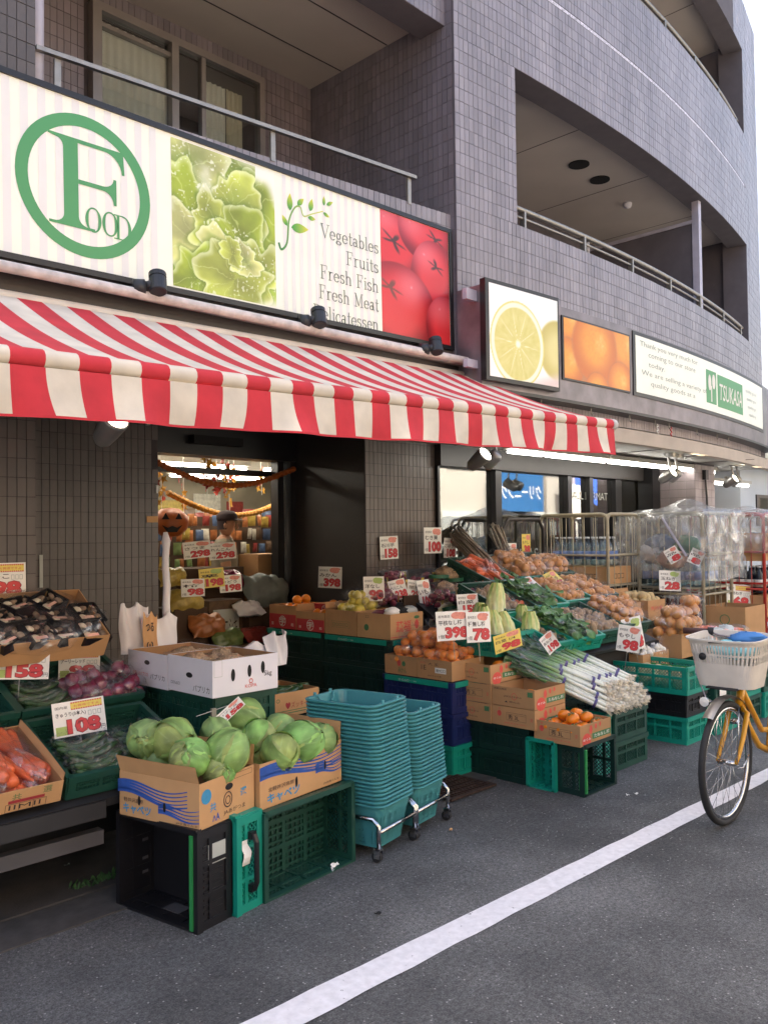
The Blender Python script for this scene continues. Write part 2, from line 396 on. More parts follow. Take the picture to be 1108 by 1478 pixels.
# ------------------------------------------------------------------ the shop building
B = thing('shop_building', 'grey tiled shop and apartment building with curved balconies', 'building', (3, 5, 0))
BI = Matrix.Translation((-3, -5, 0))
def bpart(mb, name, m, smooth=False, parent=None):
    o = mb.obj(name, m, parent or B, smooth); o.matrix_local = BI if parent is None else Matrix.Identity(4)
    return o
RA = 24.0
def arcY(x): return 3.97+RA-math.sqrt(RA*RA-(x-7.1)**2)
XE, ZR = 11.5, 8.8
def curve(x):
    """plan line of the curved front, with the flat end bay beyond XE"""
    if x <= XE: return Vector((x, arcY(x), 0))
    t = (x-XE)/.978
    return Vector((XE+.978*t, arcY(XE)+.208*t, 0))
def cnorm(x):
    d = (curve(x+.01)-curve(x-.01)).normalized(); return Vector((d.y, -d.x, 0))
def tiles(mb, pt, nm, s0, s1, z0, z1, base=(1,1,1), tw=.05, th=.1, gap=.0042, dep=.004, skip=None, out=None):
    ns = max(1, round((s1-s0)/tw)); nz = max(1, round((z1-z0)/th)); tw = (s1-s0)/ns; th = (z1-z0)/nz
    for i in range(ns):
        for j in range(nz):
            a = s0+i*tw+gap/2; b = a+tw-gap; c = z0+j*th+gap/2; d = c+th-gap
            if skip and skip((a+b)/2, (c+d)/2): continue
            k = .88+.24*rnd.random(); kb = 1+.03*(rnd.random()-.5); e = dep*(.8+.5*rnd.random())
            n = nm((a+b)/2); q = [pt(a, c), pt(b, c), pt(b, d), pt(a, d)]
            if out is not None: out.append((q, n, e)); continue
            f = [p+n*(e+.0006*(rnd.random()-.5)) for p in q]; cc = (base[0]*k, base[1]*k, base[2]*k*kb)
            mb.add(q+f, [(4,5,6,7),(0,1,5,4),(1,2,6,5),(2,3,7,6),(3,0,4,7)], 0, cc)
def zpt(fn): return lambda s, z: Vector((*fn(s), z))
# curved front: backing walls + tiles
def front_patch(name, x0, x1, z0, z1, thick=.18, off=0., tile='tile', n=None, inner='grout'):
    n = n or max(2, int((x1-x0)/.15)); mb = MB()
    vs = []
    for i in range(n+1):
        x = x0+(x1-x0)*i/n; p = curve(x)+cnorm(x)*off; q = p-cnorm(x)*thick
        vs += [(p.x,p.y,z0),(p.x,p.y,z1),(q.x,q.y,z0),(q.x,q.y,z1)]
    fs = []
    for i in range(n):
        a = 4*i; b = a+4
        fs += [(a,b,b+1,a+1),(a+3,b+3,b+2,a+2),(a+1,b+1,b+3,a+3),(a,a+2,b+2,b)]
    fs += [(0,1,3,2),(4*n,4*n+2,4*n+3,4*n+1)]
    mb.add(vs, fs); return bpart(mb, name, inner)
front_patch('front_wall', 5.0, 11.5, 2.5, 4.1); front_patch('front_wall', 5.0, 11.5, 5.4, 6.9)
front_patch('front_wall', 5.0, 5.72, 4.1, 5.4); front_patch('front_wall', 5.0, 5.72, 6.9, 8.05)
front_patch('front_wall', 5.0, 11.5, 8.05, ZR); front_patch('end_bay_wall', 11.5, 12.55, 2.5, ZR, thick=.3)
tb = MB()
cpt = lambda s, z: curve(s)+Vector((0, 0, z))
tiles(tb, cpt, cnorm, 5.0, 11.5, 3.38, 4.1); tiles(tb, cpt, cnorm, 5.0, 11.5, 5.4, 6.16)
tiles(tb, cpt, cnorm, 5.0, 11.5, 6.2, 6.9); tiles(tb, cpt, cnorm, 5.0, 5.72, 4.1, 5.4); tiles(tb, cpt, cnorm, 5.0, 5.72, 6.9, 8.05)
tiles(tb, cpt, cnorm, 11.0, 11.5, 8.05, ZR); tiles(tb, cpt, cnorm, 11.5, 12.55, 3.38, ZR)
tiles(tb, cpt, cnorm, 5.0, 5.72, 2.6, 3.38)
# dark tiled soffit edges of the openings
for zz in (5.4, 8.05):
    m = MB(); n = 40
    for i in range(n):
        a, b = 5.72+(XE-5.72)*i/n, 5.72+(XE-5.72)*(i+1)/n
        pa, pb = curve(a), curve(b); qa, qb = pa-cnorm(a)*.24, pb-cnorm(b)*.24
        m.poly([(pa.x,pa.y,zz-.003),(qa.x,qa.y,zz-.003),(qb.x,qb.y,zz-.003),(pb.x,pb.y,zz-.003)])
        m.add([(qa.x,qa.y,zz-.003),(qb.x,qb.y,zz-.003),(qb.x,qb.y,zz+.1),(qa.x,qa.y,zz+.1)], [(0,1,2,3)])
    bpart(m, 'opening_soffit_edge', 'tile_dk')if False else bpart(m, 'opening_soffit_edge', 'grout')
# weathered expansion joint across the upper band
m = MB(); n = 60
for i in range(n):
    a, b = 5.05+6.4*i/n, 5.05+6.4*(i+1)/n
    pa, pb = curve(a)+cnorm(a)*.003, curve(b)+cnorm(b)*.003
    m.poly([(pa.x,pa.y,6.165),(pb.x,pb.y,6.165),(pb.x,pb.y,6.195),(pa.x,pa.y,6.195)])
mat('sealant', H('c9c4cc'), .6, var=.5, scale=60, det=2); bpart(m, 'expansion_joint', 'sealant')
# end return walls of the openings, ceilings and back walls of the loggias
for (z0, z1) in ((4.0, 5.5), (6.8, 8.15)):
    m = MB(); m.bx(5.6, 11.6, 6.2, 6.35, z0-.1, z1+.1); bpart(m, 'loggia_back_wall', 'tile_plain' if 'tile_plain' in MATS else 'soffit')
    m = MB(); m.bx(XE, XE+.1, arcY(XE)+.14, 6.2, z0-.1, z1+.1); bpart(m, 'loggia_end_wall', 'grout')
    m = MB(); m.bx(5.5, 5.72, 4.25, 6.2, z0-.1, z1+.1); bpart(m, 'loggia_side_wall', 'grout')
    for nm_, za in (('loggia_ceiling', z1), ('loggia_floor', z0-.15)):
        m = MB(); n = 30; vs = []
        for i in range(n+1):
            x = 5.6+(XE-5.6)*i/n; p = curve(x)-cnorm(x)*.17; vs += [(p.x, p.y, za), (p.x, 6.2, za), (p.x, p.y, za+.08), (p.x, 6.2, za+.08)]
        m.add(vs, [q for i in range(n) for q in ((4*i, 4*i+1, 4*i+5, 4*i+4), (4*i+2, 4*i+6, 4*i+7, 4*i+3), (4*i, 4*i+4, 4*i+6, 4*i+2))]); bpart(m, nm_, 'soffit')
    for k in range(1, 4):
        m = MB(); m.bx(5.72+k*1.5, 5.728+k*1.5, 4.3, 6.2, z1-.002, z1+.01); bpart(m, 'ceiling_joint', 'grout_dark')
for px, py in ((835, 237), (865, 259)):
    c = P(px, py, z=5.5); m = MB(); m.lathe([(.11, -.012), (.11, 0)], 20, (c.x, c.y, 5.5)); bpart(m, 'ceiling_vent', 'dark_void')
c = P(905, 293, z=5.5); m = MB(); m.lathe([(.0, -.07), (.04, -.055), (.05, -.02), (.05, 0)], 14, (c.x, c.y, 5.5)); bpart(m, 'ceiling_lamp', 'white_carton', True)
# loggia window, partition board, post and drying pole fittings
wdw = MB(); wdw.bx(5.75, 7.9, 6.14, 6.2, 4.0, 5.15); wo = bpart(wdw, 'loggia_window_frame', 'dark_frame')
m = MB(); m.bx(5.82, 6.95, 6.12, 6.145, 4.0, 5.08); bpart(m, 'loggia_window_pane', 'glass_up'); m = MB(); m.bx(6.9, 6.95, 6.10, 6.14, 4.0, 5.1); bpart(m, 'window_stile', 'steel')
xp = 9.55
m = MB(); m.bx(xp, xp+.03, 4.22, 6.2, 3.9, 5.15); bpart(m, 'partition_board', 'grout')
m = MB(); m.bx(xp-.02, xp+.05, 4.16, 4.24, 4.0, 5.5); m.bx(xp-.015, xp+.045, 4.24, 6.2, 5.15, 5.19); bpart(m, 'partition_post', 'white_pipe')
# hand rails on the curved parapets
def crail(z, x0, x1):
    m = MB(); n = 40; pts = []
    for i in range(n+1):
        x = x0+(x1-x0)*i/n; p = curve(x)-cnorm(x)*.07; pts.append((p.x, p.y, z))
    m.tube(pts, .022, 8); o = bpart(m, 'hand_rail', 'steel', True)
    m = MB(); m.tube([(a, b, c-.07) for a, b, c in pts], .012, 6); bpart(m, 'rail_lower_bar', 'steel', True)
    for k in range(7):
        x = x0+.15+(x1-x0-.3)*k/6; p = curve(x)-cnorm(x)*.07
        m = MB(); m.bx(p.x-.012, p.x+.012, p.y-.025, p.y+.025, z-.2, z-.015); bpart(m, 'rail_post', 'steel')
crail(4.28, 5.74, 11.45); crail(7.07, 5.74, 11.45)
for x in (6.05, 7.35, 9.9):
    p = curve(x); m = MB(); m.tube([(p.x, p.y+.35, 4.05), (p.x, p.y+.35, 4.42 if x < 9 else 4.75)], .018, 8); m.tube([(p.x, p.y+.35, 4.36 if x < 9 else 4.6), (p.x, p.y+.75, 4.36 if x < 9 else 4.6)], .016, 8); bpart(m, 'drying_pole_bracket', 'cream', True)
# ---- flat left part: return wall at X=5, balcony, beam, left column
def plane_patch(name, q0, q1, z0, z1, m): pass
m = MB(); m.bx(5.0, 5.25, 4.16, 6.0, 2.6, ZR); bpart(m, 'return_wall', 'grout')
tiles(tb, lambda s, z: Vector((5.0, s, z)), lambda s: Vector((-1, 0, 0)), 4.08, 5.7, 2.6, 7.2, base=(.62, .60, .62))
m = MB(); m.bx(1.0, 5.0, 5.72, 5.95, 3.0, 5.7); bpart(m, 'balcony_back_wall', 'grout_dark')
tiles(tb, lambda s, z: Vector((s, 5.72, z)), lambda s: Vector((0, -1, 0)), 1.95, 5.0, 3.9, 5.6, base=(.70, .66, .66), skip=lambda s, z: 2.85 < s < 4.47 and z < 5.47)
# upper beam / upper parapet of the floor above
m = MB(); m.bx(1.95, 5.0, 4.15, 4.4, 5.5, ZR); m.bx(1.95, 5.0, 4.4, 5.72, 5.62, 5.8); bpart(m, 'upper_beam', 'grout')
m = MB(); m.bx(1.95, 4.998, 4.40, 5.72, 5.60, 5.618); bpart(m, 'balcony_ceiling', 'soffit')
for yy in (4.75, 5.3):
    m = MB(); m.bx(1.95, 4.99, yy, yy+.01, 5.597, 5.601); bpart(m, 'ceiling_joint', 'grout_dark')
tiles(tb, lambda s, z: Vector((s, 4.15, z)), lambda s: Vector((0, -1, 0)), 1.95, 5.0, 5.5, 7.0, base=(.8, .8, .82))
# balcony parapet (its face turns slightly from the sign's plane)
def parY(x): return 4.425-.111*(x-2.22)
pn = Vector((-.110, -.994, 0))
m = MB(); vs = []
for x in (1.95, 5.0):
    vs += [(x, parY(x), 2.75), (x, parY(x), 4.02), (x, parY(x)+.16, 2.75), (x, parY(x)+.16, 4.02)]
m.add(vs, [(0,4,5,1),(1,5,7,3),(2,3,7,6),(0,1,3,2),(4,6,7,5)]); bpart(m, 'balcony_parapet', 'grout')
tiles(tb, lambda s, z: Vector((s, parY(s), z)), lambda s: pn, 2.0, 5.0, 3.72, 4.02, th=.1)
m = MB()
for x in (1.95,): pass
# lower beam carrying the big sign
m = MB(); m.bx(-2.5, 5.0, 4.165, 4.4, 2.58, 3.7); bpart(m, 'sign_beam', 'grout')
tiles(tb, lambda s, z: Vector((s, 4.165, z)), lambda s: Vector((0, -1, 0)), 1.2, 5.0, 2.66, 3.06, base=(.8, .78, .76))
m = MB(); m.bx(-2.5, 5.0, 4.4, 5.198, 2.58, 2.7); bpart(m, 'entrance_soffit', 'dark_panel')
# left column
m = MB(); m.bx(-2.5, 1.93, 4.42, 5.3, 0, ZR); bpart(m, 'left_column', 'grout_dark')
m = MB(); m.tube([(1.965, 4.50, 3.0), (1.965, 4.50, 6.4)], .045, 12); bpart(m, 'rain_pipe', 'white_pipe', True)
single = []
tiles(None, lambda s, z: Vector((s, 4.42, z)), lambda s: Vector((0, -1, 0)), 1.58, 1.93, 3.9, 4.6, out=single)
lt = MB()
tiles(lt, lambda s, z: Vector((s, 4.42, z)), lambda s: Vector((0, -1, 0)), 1.58, 1.93, 4.6, 5.6)
tiles(lt, lambda s, z: Vector((s, 4.42, z)), lambda s: Vector((0, -1, 0)), 1.33, 1.93, .2, 2.5)
# balcony rail
m = MB(); a = Vector((1.94, parY(1.94)-.02, 4.205)); b = Vector((4.63, parY(4.63)-.02, 4.205)); m.bar(a, b, .03, .024); bpart(m, 'hand_rail', 'steel')
for x in (2.06, 3.42, 4.58):
    m = MB(); y = parY(x)-.01; m.bx(x-.018, x+.018, y, y+.02, 4.0, 4.19); bpart(m, 'rail_post', 'steel')
# balcony window with curtains
Wn = MB(); x0, x1, z0, z1 = 2.88, 4.42, 3.85, 5.45
Wn.bx(x0, x1, 5.64, 5.72, z1-.06, z1); Wn.bx(x0, x0+.07, 5.64, 5.72, z0, z1-.06); Wn.bx(x1-.05, x1, 5.64, 5.72, z0, z1-.06); Wn.bx(3.52, 3.58, 5.63, 5.71, z0, z1-.06); Wn.bx(3.80, 3.84, 5.65, 5.70, z0, z1-.06); Wn.bx(x0+.07, 3.52, 5.65, 5.70, z1-.17, z1-.14)
mat('alu', H('8b8480'), .4, metal=.5, var=.08)
wo = bpart(Wn, 'balcony_window', 'alu')
def inwin(mb, name, mt, sm=False): o = mb.obj(name, mt, wo, sm); return o
m = MB(); m.bx(x0+.07, 3.52, 5.685, 5.69, z0, z1-.06); inwin(m, 'pane', 'glass_up'); m = MB(); m.bx(3.58, x1-.05, 5.675, 5.68, z0, z1-.06); inwin(m, 'pane', 'glass_up')
m = MB(); m.grid(lambda u, v: (x0+.08+u*.62, 5.71-.006*math.sin(u*60), z0+v*1.5), 80, 1); inwin(m, 'curtain', 'curtain', True)
m = MB(); m.grid(lambda u, v: (3.86+u*.2, 5.709-.008*math.sin(u*26), z0+v*1.4), 30, 1); inwin(m, 'curtain', 'curtain', True)
m = MB(); m.grid(lambda u, v: (4.07+u*.16, 5.704-.008*math.sin(u*22), z0+v*1.4), 30, 1); inwin(m, 'curtain', 'curtain_beige', True)
m = MB(); m.bx(2.30, 2.36, 5.60, 5.70, 3.8, 5.6); bpart(m, 'pipe_cover', 'cream')
# ---- shop front at Y=5.2
m = MB(); m.bx(1.93, 3.12, 5.2, 5.35, 0, 2.6); bpart(m, 'shop_wall', 'grout_dark')
tiles(None, lambda s, z: Vector((s, 5.2, z)), lambda s: Vector((0, -1, 0)), 1.95, 3.12, 1.15, 2.25, out=single)
tiles(lt, lambda s, z: Vector((s, 5.2, z)), lambda s: Vector((0, -1, 0)), 1.95, 3.12, .15, 1.15)
tiles(lt, lambda s, z: Vector((s, 5.2, z)), lambda s: Vector((0, -1, 0)), 1.95, 3.12, 2.25, 2.55)
m = MB(); m.bx(5.12, 6.03, 5.2, 5.4, 0, 2.6); bpart(m, 'shop_wall', 'grout_dark')
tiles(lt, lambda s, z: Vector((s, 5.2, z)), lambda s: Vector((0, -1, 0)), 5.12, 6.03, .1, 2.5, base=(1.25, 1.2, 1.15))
m = MB(); m.bx(5.115, 5.25, 5.205, 6.3, 0, 2.6); bpart(m, 'entrance_side_wall', 'dark_panel')
m = MB(); m.bx(3.0, 3.12, 5.36, 6.3, 0, 2.6); bpart(m, 'entrance_side_wall', 'dark_panel')
m = MB(); m.bx(3.12, 5.115, 5.2, 6.3, 2.56, 2.68); bpart(m, 'entrance_ceiling', 'dark_panel')
m = MB(); m.bx(3.12, 5.115, 6.1, 6.3, 2.27, 2.56); bpart(m, 'door_header', 'dark_frame')
m = MB(); m.bx(3.95, 4.45, 6.02, 6.1, 2.36, 2.43); bpart(m, 'door_sensor', 'dark_void')
m = MB(); m.bx(4.93, 5.0, 6.15, 6.25, .05, 2.27); m.bx(5.06, 5.115, 6.12, 6.25, .05, 2.27); bpart(m, 'sliding_door_frame', 'dark_frame')
m = MB(); m.bx(5.0, 5.06, 6.19, 6.2, .08, 2.27); bpart(m, 'door_pane', 'glass_shop')
m = MB(); m.bx(3.12, 4.93, 6.24, 6.3, 2.13, 2.18); bpart(m, 'door_rail', 'dark_frame')
# window wall on the right
m = MB(); m.bx(6.03, 11.0, 5.12, 5.4, 2.22, 2.52); bpart(m, 'window_header', 'dark_panel')
for xa, xb in ((6.03, 6.06), (6.92, 7.02), (8.26, 8.34), (8.72, 8.80), (9.32, 9.46), (10.88, 11.02)):
    m = MB(); m.bx(xa, xb, 5.16, 5.3, 0, 2.22); bpart(m, 'window_mullion', 'dark_frame')
m = MB(); m.bx(6.06, 10.88, 5.17, 5.3, 0, .12); bpart(m, 'window_sill', 'dark_frame')
for xa, xb in ((6.06, 6.92), (7.02, 8.26), (8.34, 8.72), (8.80, 9.32), (9.46, 10.88)):
    m = MB(); m.bx(xa, xb, 5.22, 5.23, .12, 2.22); bpart(m, 'window_pane', 'glass_shop')
m = MB(); put_text(m, 'TSUKASA', 0, 0, .12, .72, skew=.25); o = bpart(m, 'window_lettering', 'card_grey'); o.matrix_local = BI @ basis((7.1, 5.215, 1.30), (1,0,0), (0,0,1))
m = MB(); put_text(m, 'CALL FORMAT', 0, 0, .09, .85); o = bpart(m, 'window_lettering', 'card_grey'); o.matrix_local = BI @ basis((8.36, 5.212, 1.96), (1,0,0), (0,0,1))
m = MB(); m.bx(10.15, 10.72, 4.55, 5.2, 0, 2.42); bpart(m, 'front_column', 'grout')
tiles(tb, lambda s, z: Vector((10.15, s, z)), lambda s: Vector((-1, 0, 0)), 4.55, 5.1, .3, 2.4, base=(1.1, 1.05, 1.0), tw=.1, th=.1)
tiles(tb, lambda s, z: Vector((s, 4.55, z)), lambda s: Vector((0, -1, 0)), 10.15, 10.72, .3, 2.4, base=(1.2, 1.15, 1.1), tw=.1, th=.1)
m = MB(); m.tube([(10.4, 4.53, 2.3), (10.42, 4.52, 2.0), (10.45, 4.53, 1.7)], .012, 6); m.bx(10.36, 10.44, 4.50, 4.55, 2.22, 2.34); bpart(m, 'conduit', 'dark_frame')
m = MB(); m.bx(9.95, 10.15, 5.0, 5.2, 0, 2.42); bpart(m, 'corner_post', 'dark_frame')
# canopy over the windows
m = MB(); vs = []; n = 40
for i in range(n+1):
    x = 5.0+6.9*i/n; p = curve(x)+cnorm(x)*.2; vs += [(p.x, p.y, 2.42), (p.x, 5.25, 2.42), (p.x, p.y, 2.52), (p.x, 5.25, 2.52)]
m.add(vs, [q for i in range(n) for q in ((4*i, 4*i+1, 4*i+5, 4*i+4), (4*i+2, 4*i+6, 4*i+7, 4*i+3))]); bpart(m, 'canopy_soffit', 'soffit_panel')
for x in (6.2, 7.2, 8.2, 9.2, 10.2):
    m = MB(); m.bx(x, x+.01, 3.85, 5.1, 2.415, 2.42); bpart(m, 'soffit_joint', 'grout_dark')
def ring(name, z0, z1, off, mt, x0=5.0, x1=12.0, th=.06):
    m = MB(); n = 60; vs = []
    for i in range(n+1):
        x = x0+(x1-x0)*i/n; p = curve(x)+cnorm(x)*off; q = p-cnorm(x)*th
        vs += [(p.x,p.y,z0),(p.x,p.y,z1),(q.x,q.y,z0),(q.x,q.y,z1)]
    fs = [f for i in range(n) for f in ((4*i,4*i+4,4*i+5,4*i+1),(4*i+1,4*i+5,4*i+7,4*i+3),(4*i,4*i+2,4*i+6,4*i+4),(4*i+2,4*i+3,4*i+7,4*i+6))]+[(0,1,3,2),(4*n,4*n+2,4*n+3,4*n+1)]
    m.add(vs, fs); return bpart(m, name, mt)
ring('canopy_edge', 2.38, 2.505, .22, 'cream', th=.08)
ring('canopy_wall', 2.505, 2.66, .10, 'grout', th=.1)
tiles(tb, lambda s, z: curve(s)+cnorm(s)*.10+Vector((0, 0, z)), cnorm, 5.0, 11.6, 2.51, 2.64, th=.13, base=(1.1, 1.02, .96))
ring('fascia', 2.66, 3.42, .24, 'fascia', th=.3)
ring('fascia_lip', 2.64, 2.665, .25, 'dark_frame', th=.2)
# individual tiles that show largest
me = MB(); me.bx(-.5, .5, -1, 0, -.5, .5); tm = me.mesh('tile', 'tile_one')
single = single[:300]
for q, n, e in single:
    o = link('tile', tm, B); c = (q[0]+q[2])/2; wq = (q[1]-q[0]).length; hq = (q[3]-q[0]).length
    o.matrix_local = BI @ TR(c.x, c.y, c.z) @ RY((rnd.random()-.5)*.5) @ Matrix.Diagonal((wq, e+.0005, hq, 1))
o = bpart(tb, 'wall_tiles', 'tile'); o['kind'] = 'stuff'
o = bpart(lt, 'lower_wall_tiles', 'tile_dark'); o['kind'] = 'stuff'
# building mass behind (closes the roof and the sides)
m = MB(); m.bx(-2.5, 12.5, 6.35, 13.5, 2.75, ZR); bpart(m, 'rear_block', 'grout'); m = MB(); m.bx(-2.5, 12.3, 5.0, 6.4, ZR-.12, ZR); bpart(m, 'roof_slab', 'soffit')
m = MB(); m.bx(-2.5, 1.9, 5.3, 6.4, 0, ZR-.12); bpart(m, 'left_block', 'grout')
m = MB(); m.bx(1.95, 11.6, 5.95, 6.35, 2.7, ZR-.13); bpart(m, 'core_wall', 'grout')
# shop interior shell
mat('in_floor', H('8a8074'), .4, var=.05); mat('in_wall', H('8f8674'), .8, var=.2, scale=2); mat('in_ceil', H('c9c2b4'), .8)
m = MB(); m.bx(1.95, 11.3, 5.25, 12.5, -.05, .05); bpart(m, 'shop_floor', 'in_floor')
m = MB(); m.bx(1.95, 11.3, 12.4, 12.5, .05, 2.75); m.bx(1.85, 1.95, 5.36, 12.5, .05, 2.75); m.bx(11.3, 11.4, 5.3, 12.5, .05, 2.75); bpart(m, 'interior_wall', 'in_wall')
m = MB(); m.bx(1.9, 11.3, 5.3, 12.5, 2.62, 2.74); bpart(m, 'shop_ceiling', 'in_ceil')
# small paper scraps taped on the tiled wall
def onwall(name, label, px0, py0, px1, py1, mt, cat='tape'):
    a = P(px0, py0, Y=5.19); b = P(px1, py1, Y=5.19); m = MB(); m.bx(min(a.x, b.x), max(a.x, b.x), 5.186, 5.19, min(a.z, b.z), max(a.z, b.z)); tag(m.obj(name, mt), label, cat)
onwall('paper_tape', 'strip of grey paper tape stuck upright on the tiled wall', 57, 801, 62, 848, 'card_grey')
onwall('paper_tape', 'small beige paper tag taped at the door edge of the tiled wall', 212, 745, 228, 754, 'kraft_light')
onwall('paper_tape', 'short white paper strip above the beige tag by the door', 225, 700, 228, 712, 'card_white')
# ------------------------------------------------------------------ big FOOD sign on the beam
SG = math.atan(.0147); SX0, SZ0 = 1.626, 2.953            # local origin: lower edge at the left frame border
SM = basis((SX0, 4.10, SZ0), (math.cos(SG), 0, math.sin(SG)), (-math.sin(SG), 0, math.cos(SG)))
SMi = SM.inverted()
sign = thing('store_sign', 'long striped white sign with green ringed F and lettuce and tomato pictures', 'sign', SM)
def sp(px, py):
    q = SMi @ P(px, py, Y=4.10); return q.x, q.y
SL, SH, SLX = 3.335, .862, -.9                         # right end, height, left end (outside the frame)
m = MB(); m.bx(SLX, SL, 0, SH, -.06, 0); m.obj('panel', 'sign_white', sign)
m = MB(); t = .03
m.bx(SLX-t, SL+t, -t, 0, -.062, .012); m.bx(SLX-t, SL+t, SH, SH+t, -.062, .012); m.bx(SLX-t, SLX, 0, SH, -.062, .012); m.bx(SL, SL+t, 0, SH, -.062, .012); m.obj('frame', 'dark_frame', sign)
lx0, lx1 = sp(248, 300)[0], sp(396, 300)[0]; tx0 = sp(550, 400)[0]
k = 0; x = SLX+.03
while x < tx0-.05:
    wd = .04 if x < 1.0 else .03
    if not (lx0-wd-.01 < x < lx1+.01): m = MB(); put_rect(m, x, x+wd, .002, SH-.002, .0010); m.obj('stripe', 'sign_stripe', sign)
    x += .088 if x < 1.0 else .066
m = MB(); cx, cy = sp(125, 270); put_ell(m, cx, cy, .365, .365, .0022, 64, hole=.062); m.obj('ring', 'sign_green', sign)
# the letter F, drawn as serif outline (units: letter height 1)
def serifF(mb, ox, oy, h):
    lay_ = [0]
    def pt(x, y): lay_[0] += 1; return (ox+x*h, oy+y*h, .0026+.000004*lay_[0])
    def curve_fill(pts): mb.poly([pt(*p) for p in pts])
    stem0, stem1 = .14, .31
    curve_fill([(stem0, .05), (stem1, .05), (stem1, .97), (stem0, .97)])
    curve_fill([(-.03, 1.0), (-.03, .975), (stem0, .945), (stem0, .97), (stem1, .97), (.30, 1.0)])
    n = 8
    br = lambda c, r, a0, a1: [(c[0]+r[0]*math.cos(a0+(a1-a0)*i/n), c[1]+r[1]*math.sin(a0+(a1-a0)*i/n)) for i in range(n+1)]
    # serif brackets
    for (cx_, sgn) in ((stem0, -1), (stem1, 1)):
        for (yy, s2) in ((.03, 1), (.97, -1)):
            if sgn > 0 and s2 < 0: continue
            arc = br((cx_+sgn*.11, yy+s2*.10), (.11, .10), PI if sgn > 0 else 0, (1.5*PI if sgn > 0 else -.5*PI) if s2 > 0 else (.5*PI))
            for i in range(n): mb.poly([pt(cx_, yy), pt(*arc[i]), pt(*arc[i+1])])
    curve_fill([(-.03, 0), (.50, 0), (.50, .03), (-.03, .03)])
    curve_fill([(stem0, .03), (stem1, .03), (stem1, .05), (stem0, .05)])
    curve_fill([(.30, .955), (.30, 1.0), (.86, 1.0), (.84, .955)])
    arc = br((.62, .74), (.22, .215), .5*PI, 0)
    for i in range(n): mb.poly([pt(.86, 1.0), pt(*arc[i]), pt(*arc[i+1])])
    curve_fill([(.86, 1.0), (.84, .74), (.875, .74)])
    curve_fill([(stem1, .50), (stem1, .55), (.62, .55), (.66, .50)])
    arc = br((.60, .66), (.135, .11), -.5*PI, 0)
    for i in range(n): mb.poly([pt(.77, .52), pt(*arc[i]), pt(*arc[i+1])])
    curve_fill([(.735, .66), (.77, .66), (.77, .52)])
    arc = br((.60, .36), (.135, .14), .5*PI, 0)
    for i in range(n): mb.poly([pt(.77, .52), pt(*arc[i]), pt(*arc[i+1])])
    curve_fill([(.77, .52), (.735, .36), (.77, .36)]); curve_fill([(.60, .50), (.60, .55), (.77, .52)])
m = MB(); fx, fy = sp(75, 320); serifF(m, fx, fy, sp(75, 189)[1]-fy); m.obj('letter_f', 'sign_green', sign)
def thinO(mb, x, y, w_, h_, d=False):
    n = 28
    for i in range(n):
        a0, a1 = 2*PI*i/n, 2*PI*(i+1)/n
        def pr(a):
            c, s = math.cos(a), math.sin(a); th = .005+.012*abs(c)**1.5
            return (x+w_/2*c, y+h_/2*s, .0030), (x+(w_/2-th)*c, y+(h_/2-.008)*s, .0030)
        if d and math.cos((a0+a1)/2) < 0: continue
        p0, q0 = pr(a0); p1, q1 = pr(a1); mb.poly([p0, p1, q1, q0])
    if d: put_rect(mb, x-.032, x-.018, y-h_/2, y+h_/2, .0030); put_rect(mb, x-.05, x+.004, y-h_/2, y-h_/2+.006, .0031); put_rect(mb, x-.05, x+.004, y+h_/2-.006, y+h_/2, .0031)
m = MB()
for px, py, d in ((135, 318, 0), (159, 324, 0), (177, 330, 1)):
    a, b = sp(px, py); thinO(m, a, b, .088 if not d else .1, .13, d)
m.obj('letters_ood', 'sign_green', sign)
# ---- printed pictures (colour attribute on a fine flat grid)
def sr(r, g_, b): return np.array([r, g_, b], float)/255
def s2l(a): a = np.clip(a, 0, 1); return np.where(a <= .04045, a/12.92, ((a+.055)/1.055)**2.4)
def mixc(a, b, t): t = np.clip(t, 0, 1)[..., None]; return a*(1-t)+b*t
def sstep(a, b, x): t = np.clip((x-a)/(b-a), 0, 1); return t*t*(3-2*t)
def picture(name, parent, M, wd, ht, nx, ny, fn, place=None):
    u, v = np.meshgrid(np.linspace(0, 1, nx+1), np.linspace(0, 1, ny+1)); rgb = s2l(fn(u, v))
    vs = [(a*wd, b*ht, 0) if place is None else tuple(place(a, b)) for a, b in zip(u.ravel(), v.ravel())]
    W = nx+1; fs = [(j*W+i, j*W+i+1, (j+1)*W+i+1, (j+1)*W+i) for j in range(ny) for i in range(nx)]
    mb = MB(); mb.add(vs, fs, 0, [tuple(c) for c in rgb.reshape(-1, 3)]); o = mb.obj(name, 'picture', parent)
    if M is not None: o.matrix_local = M
    return o
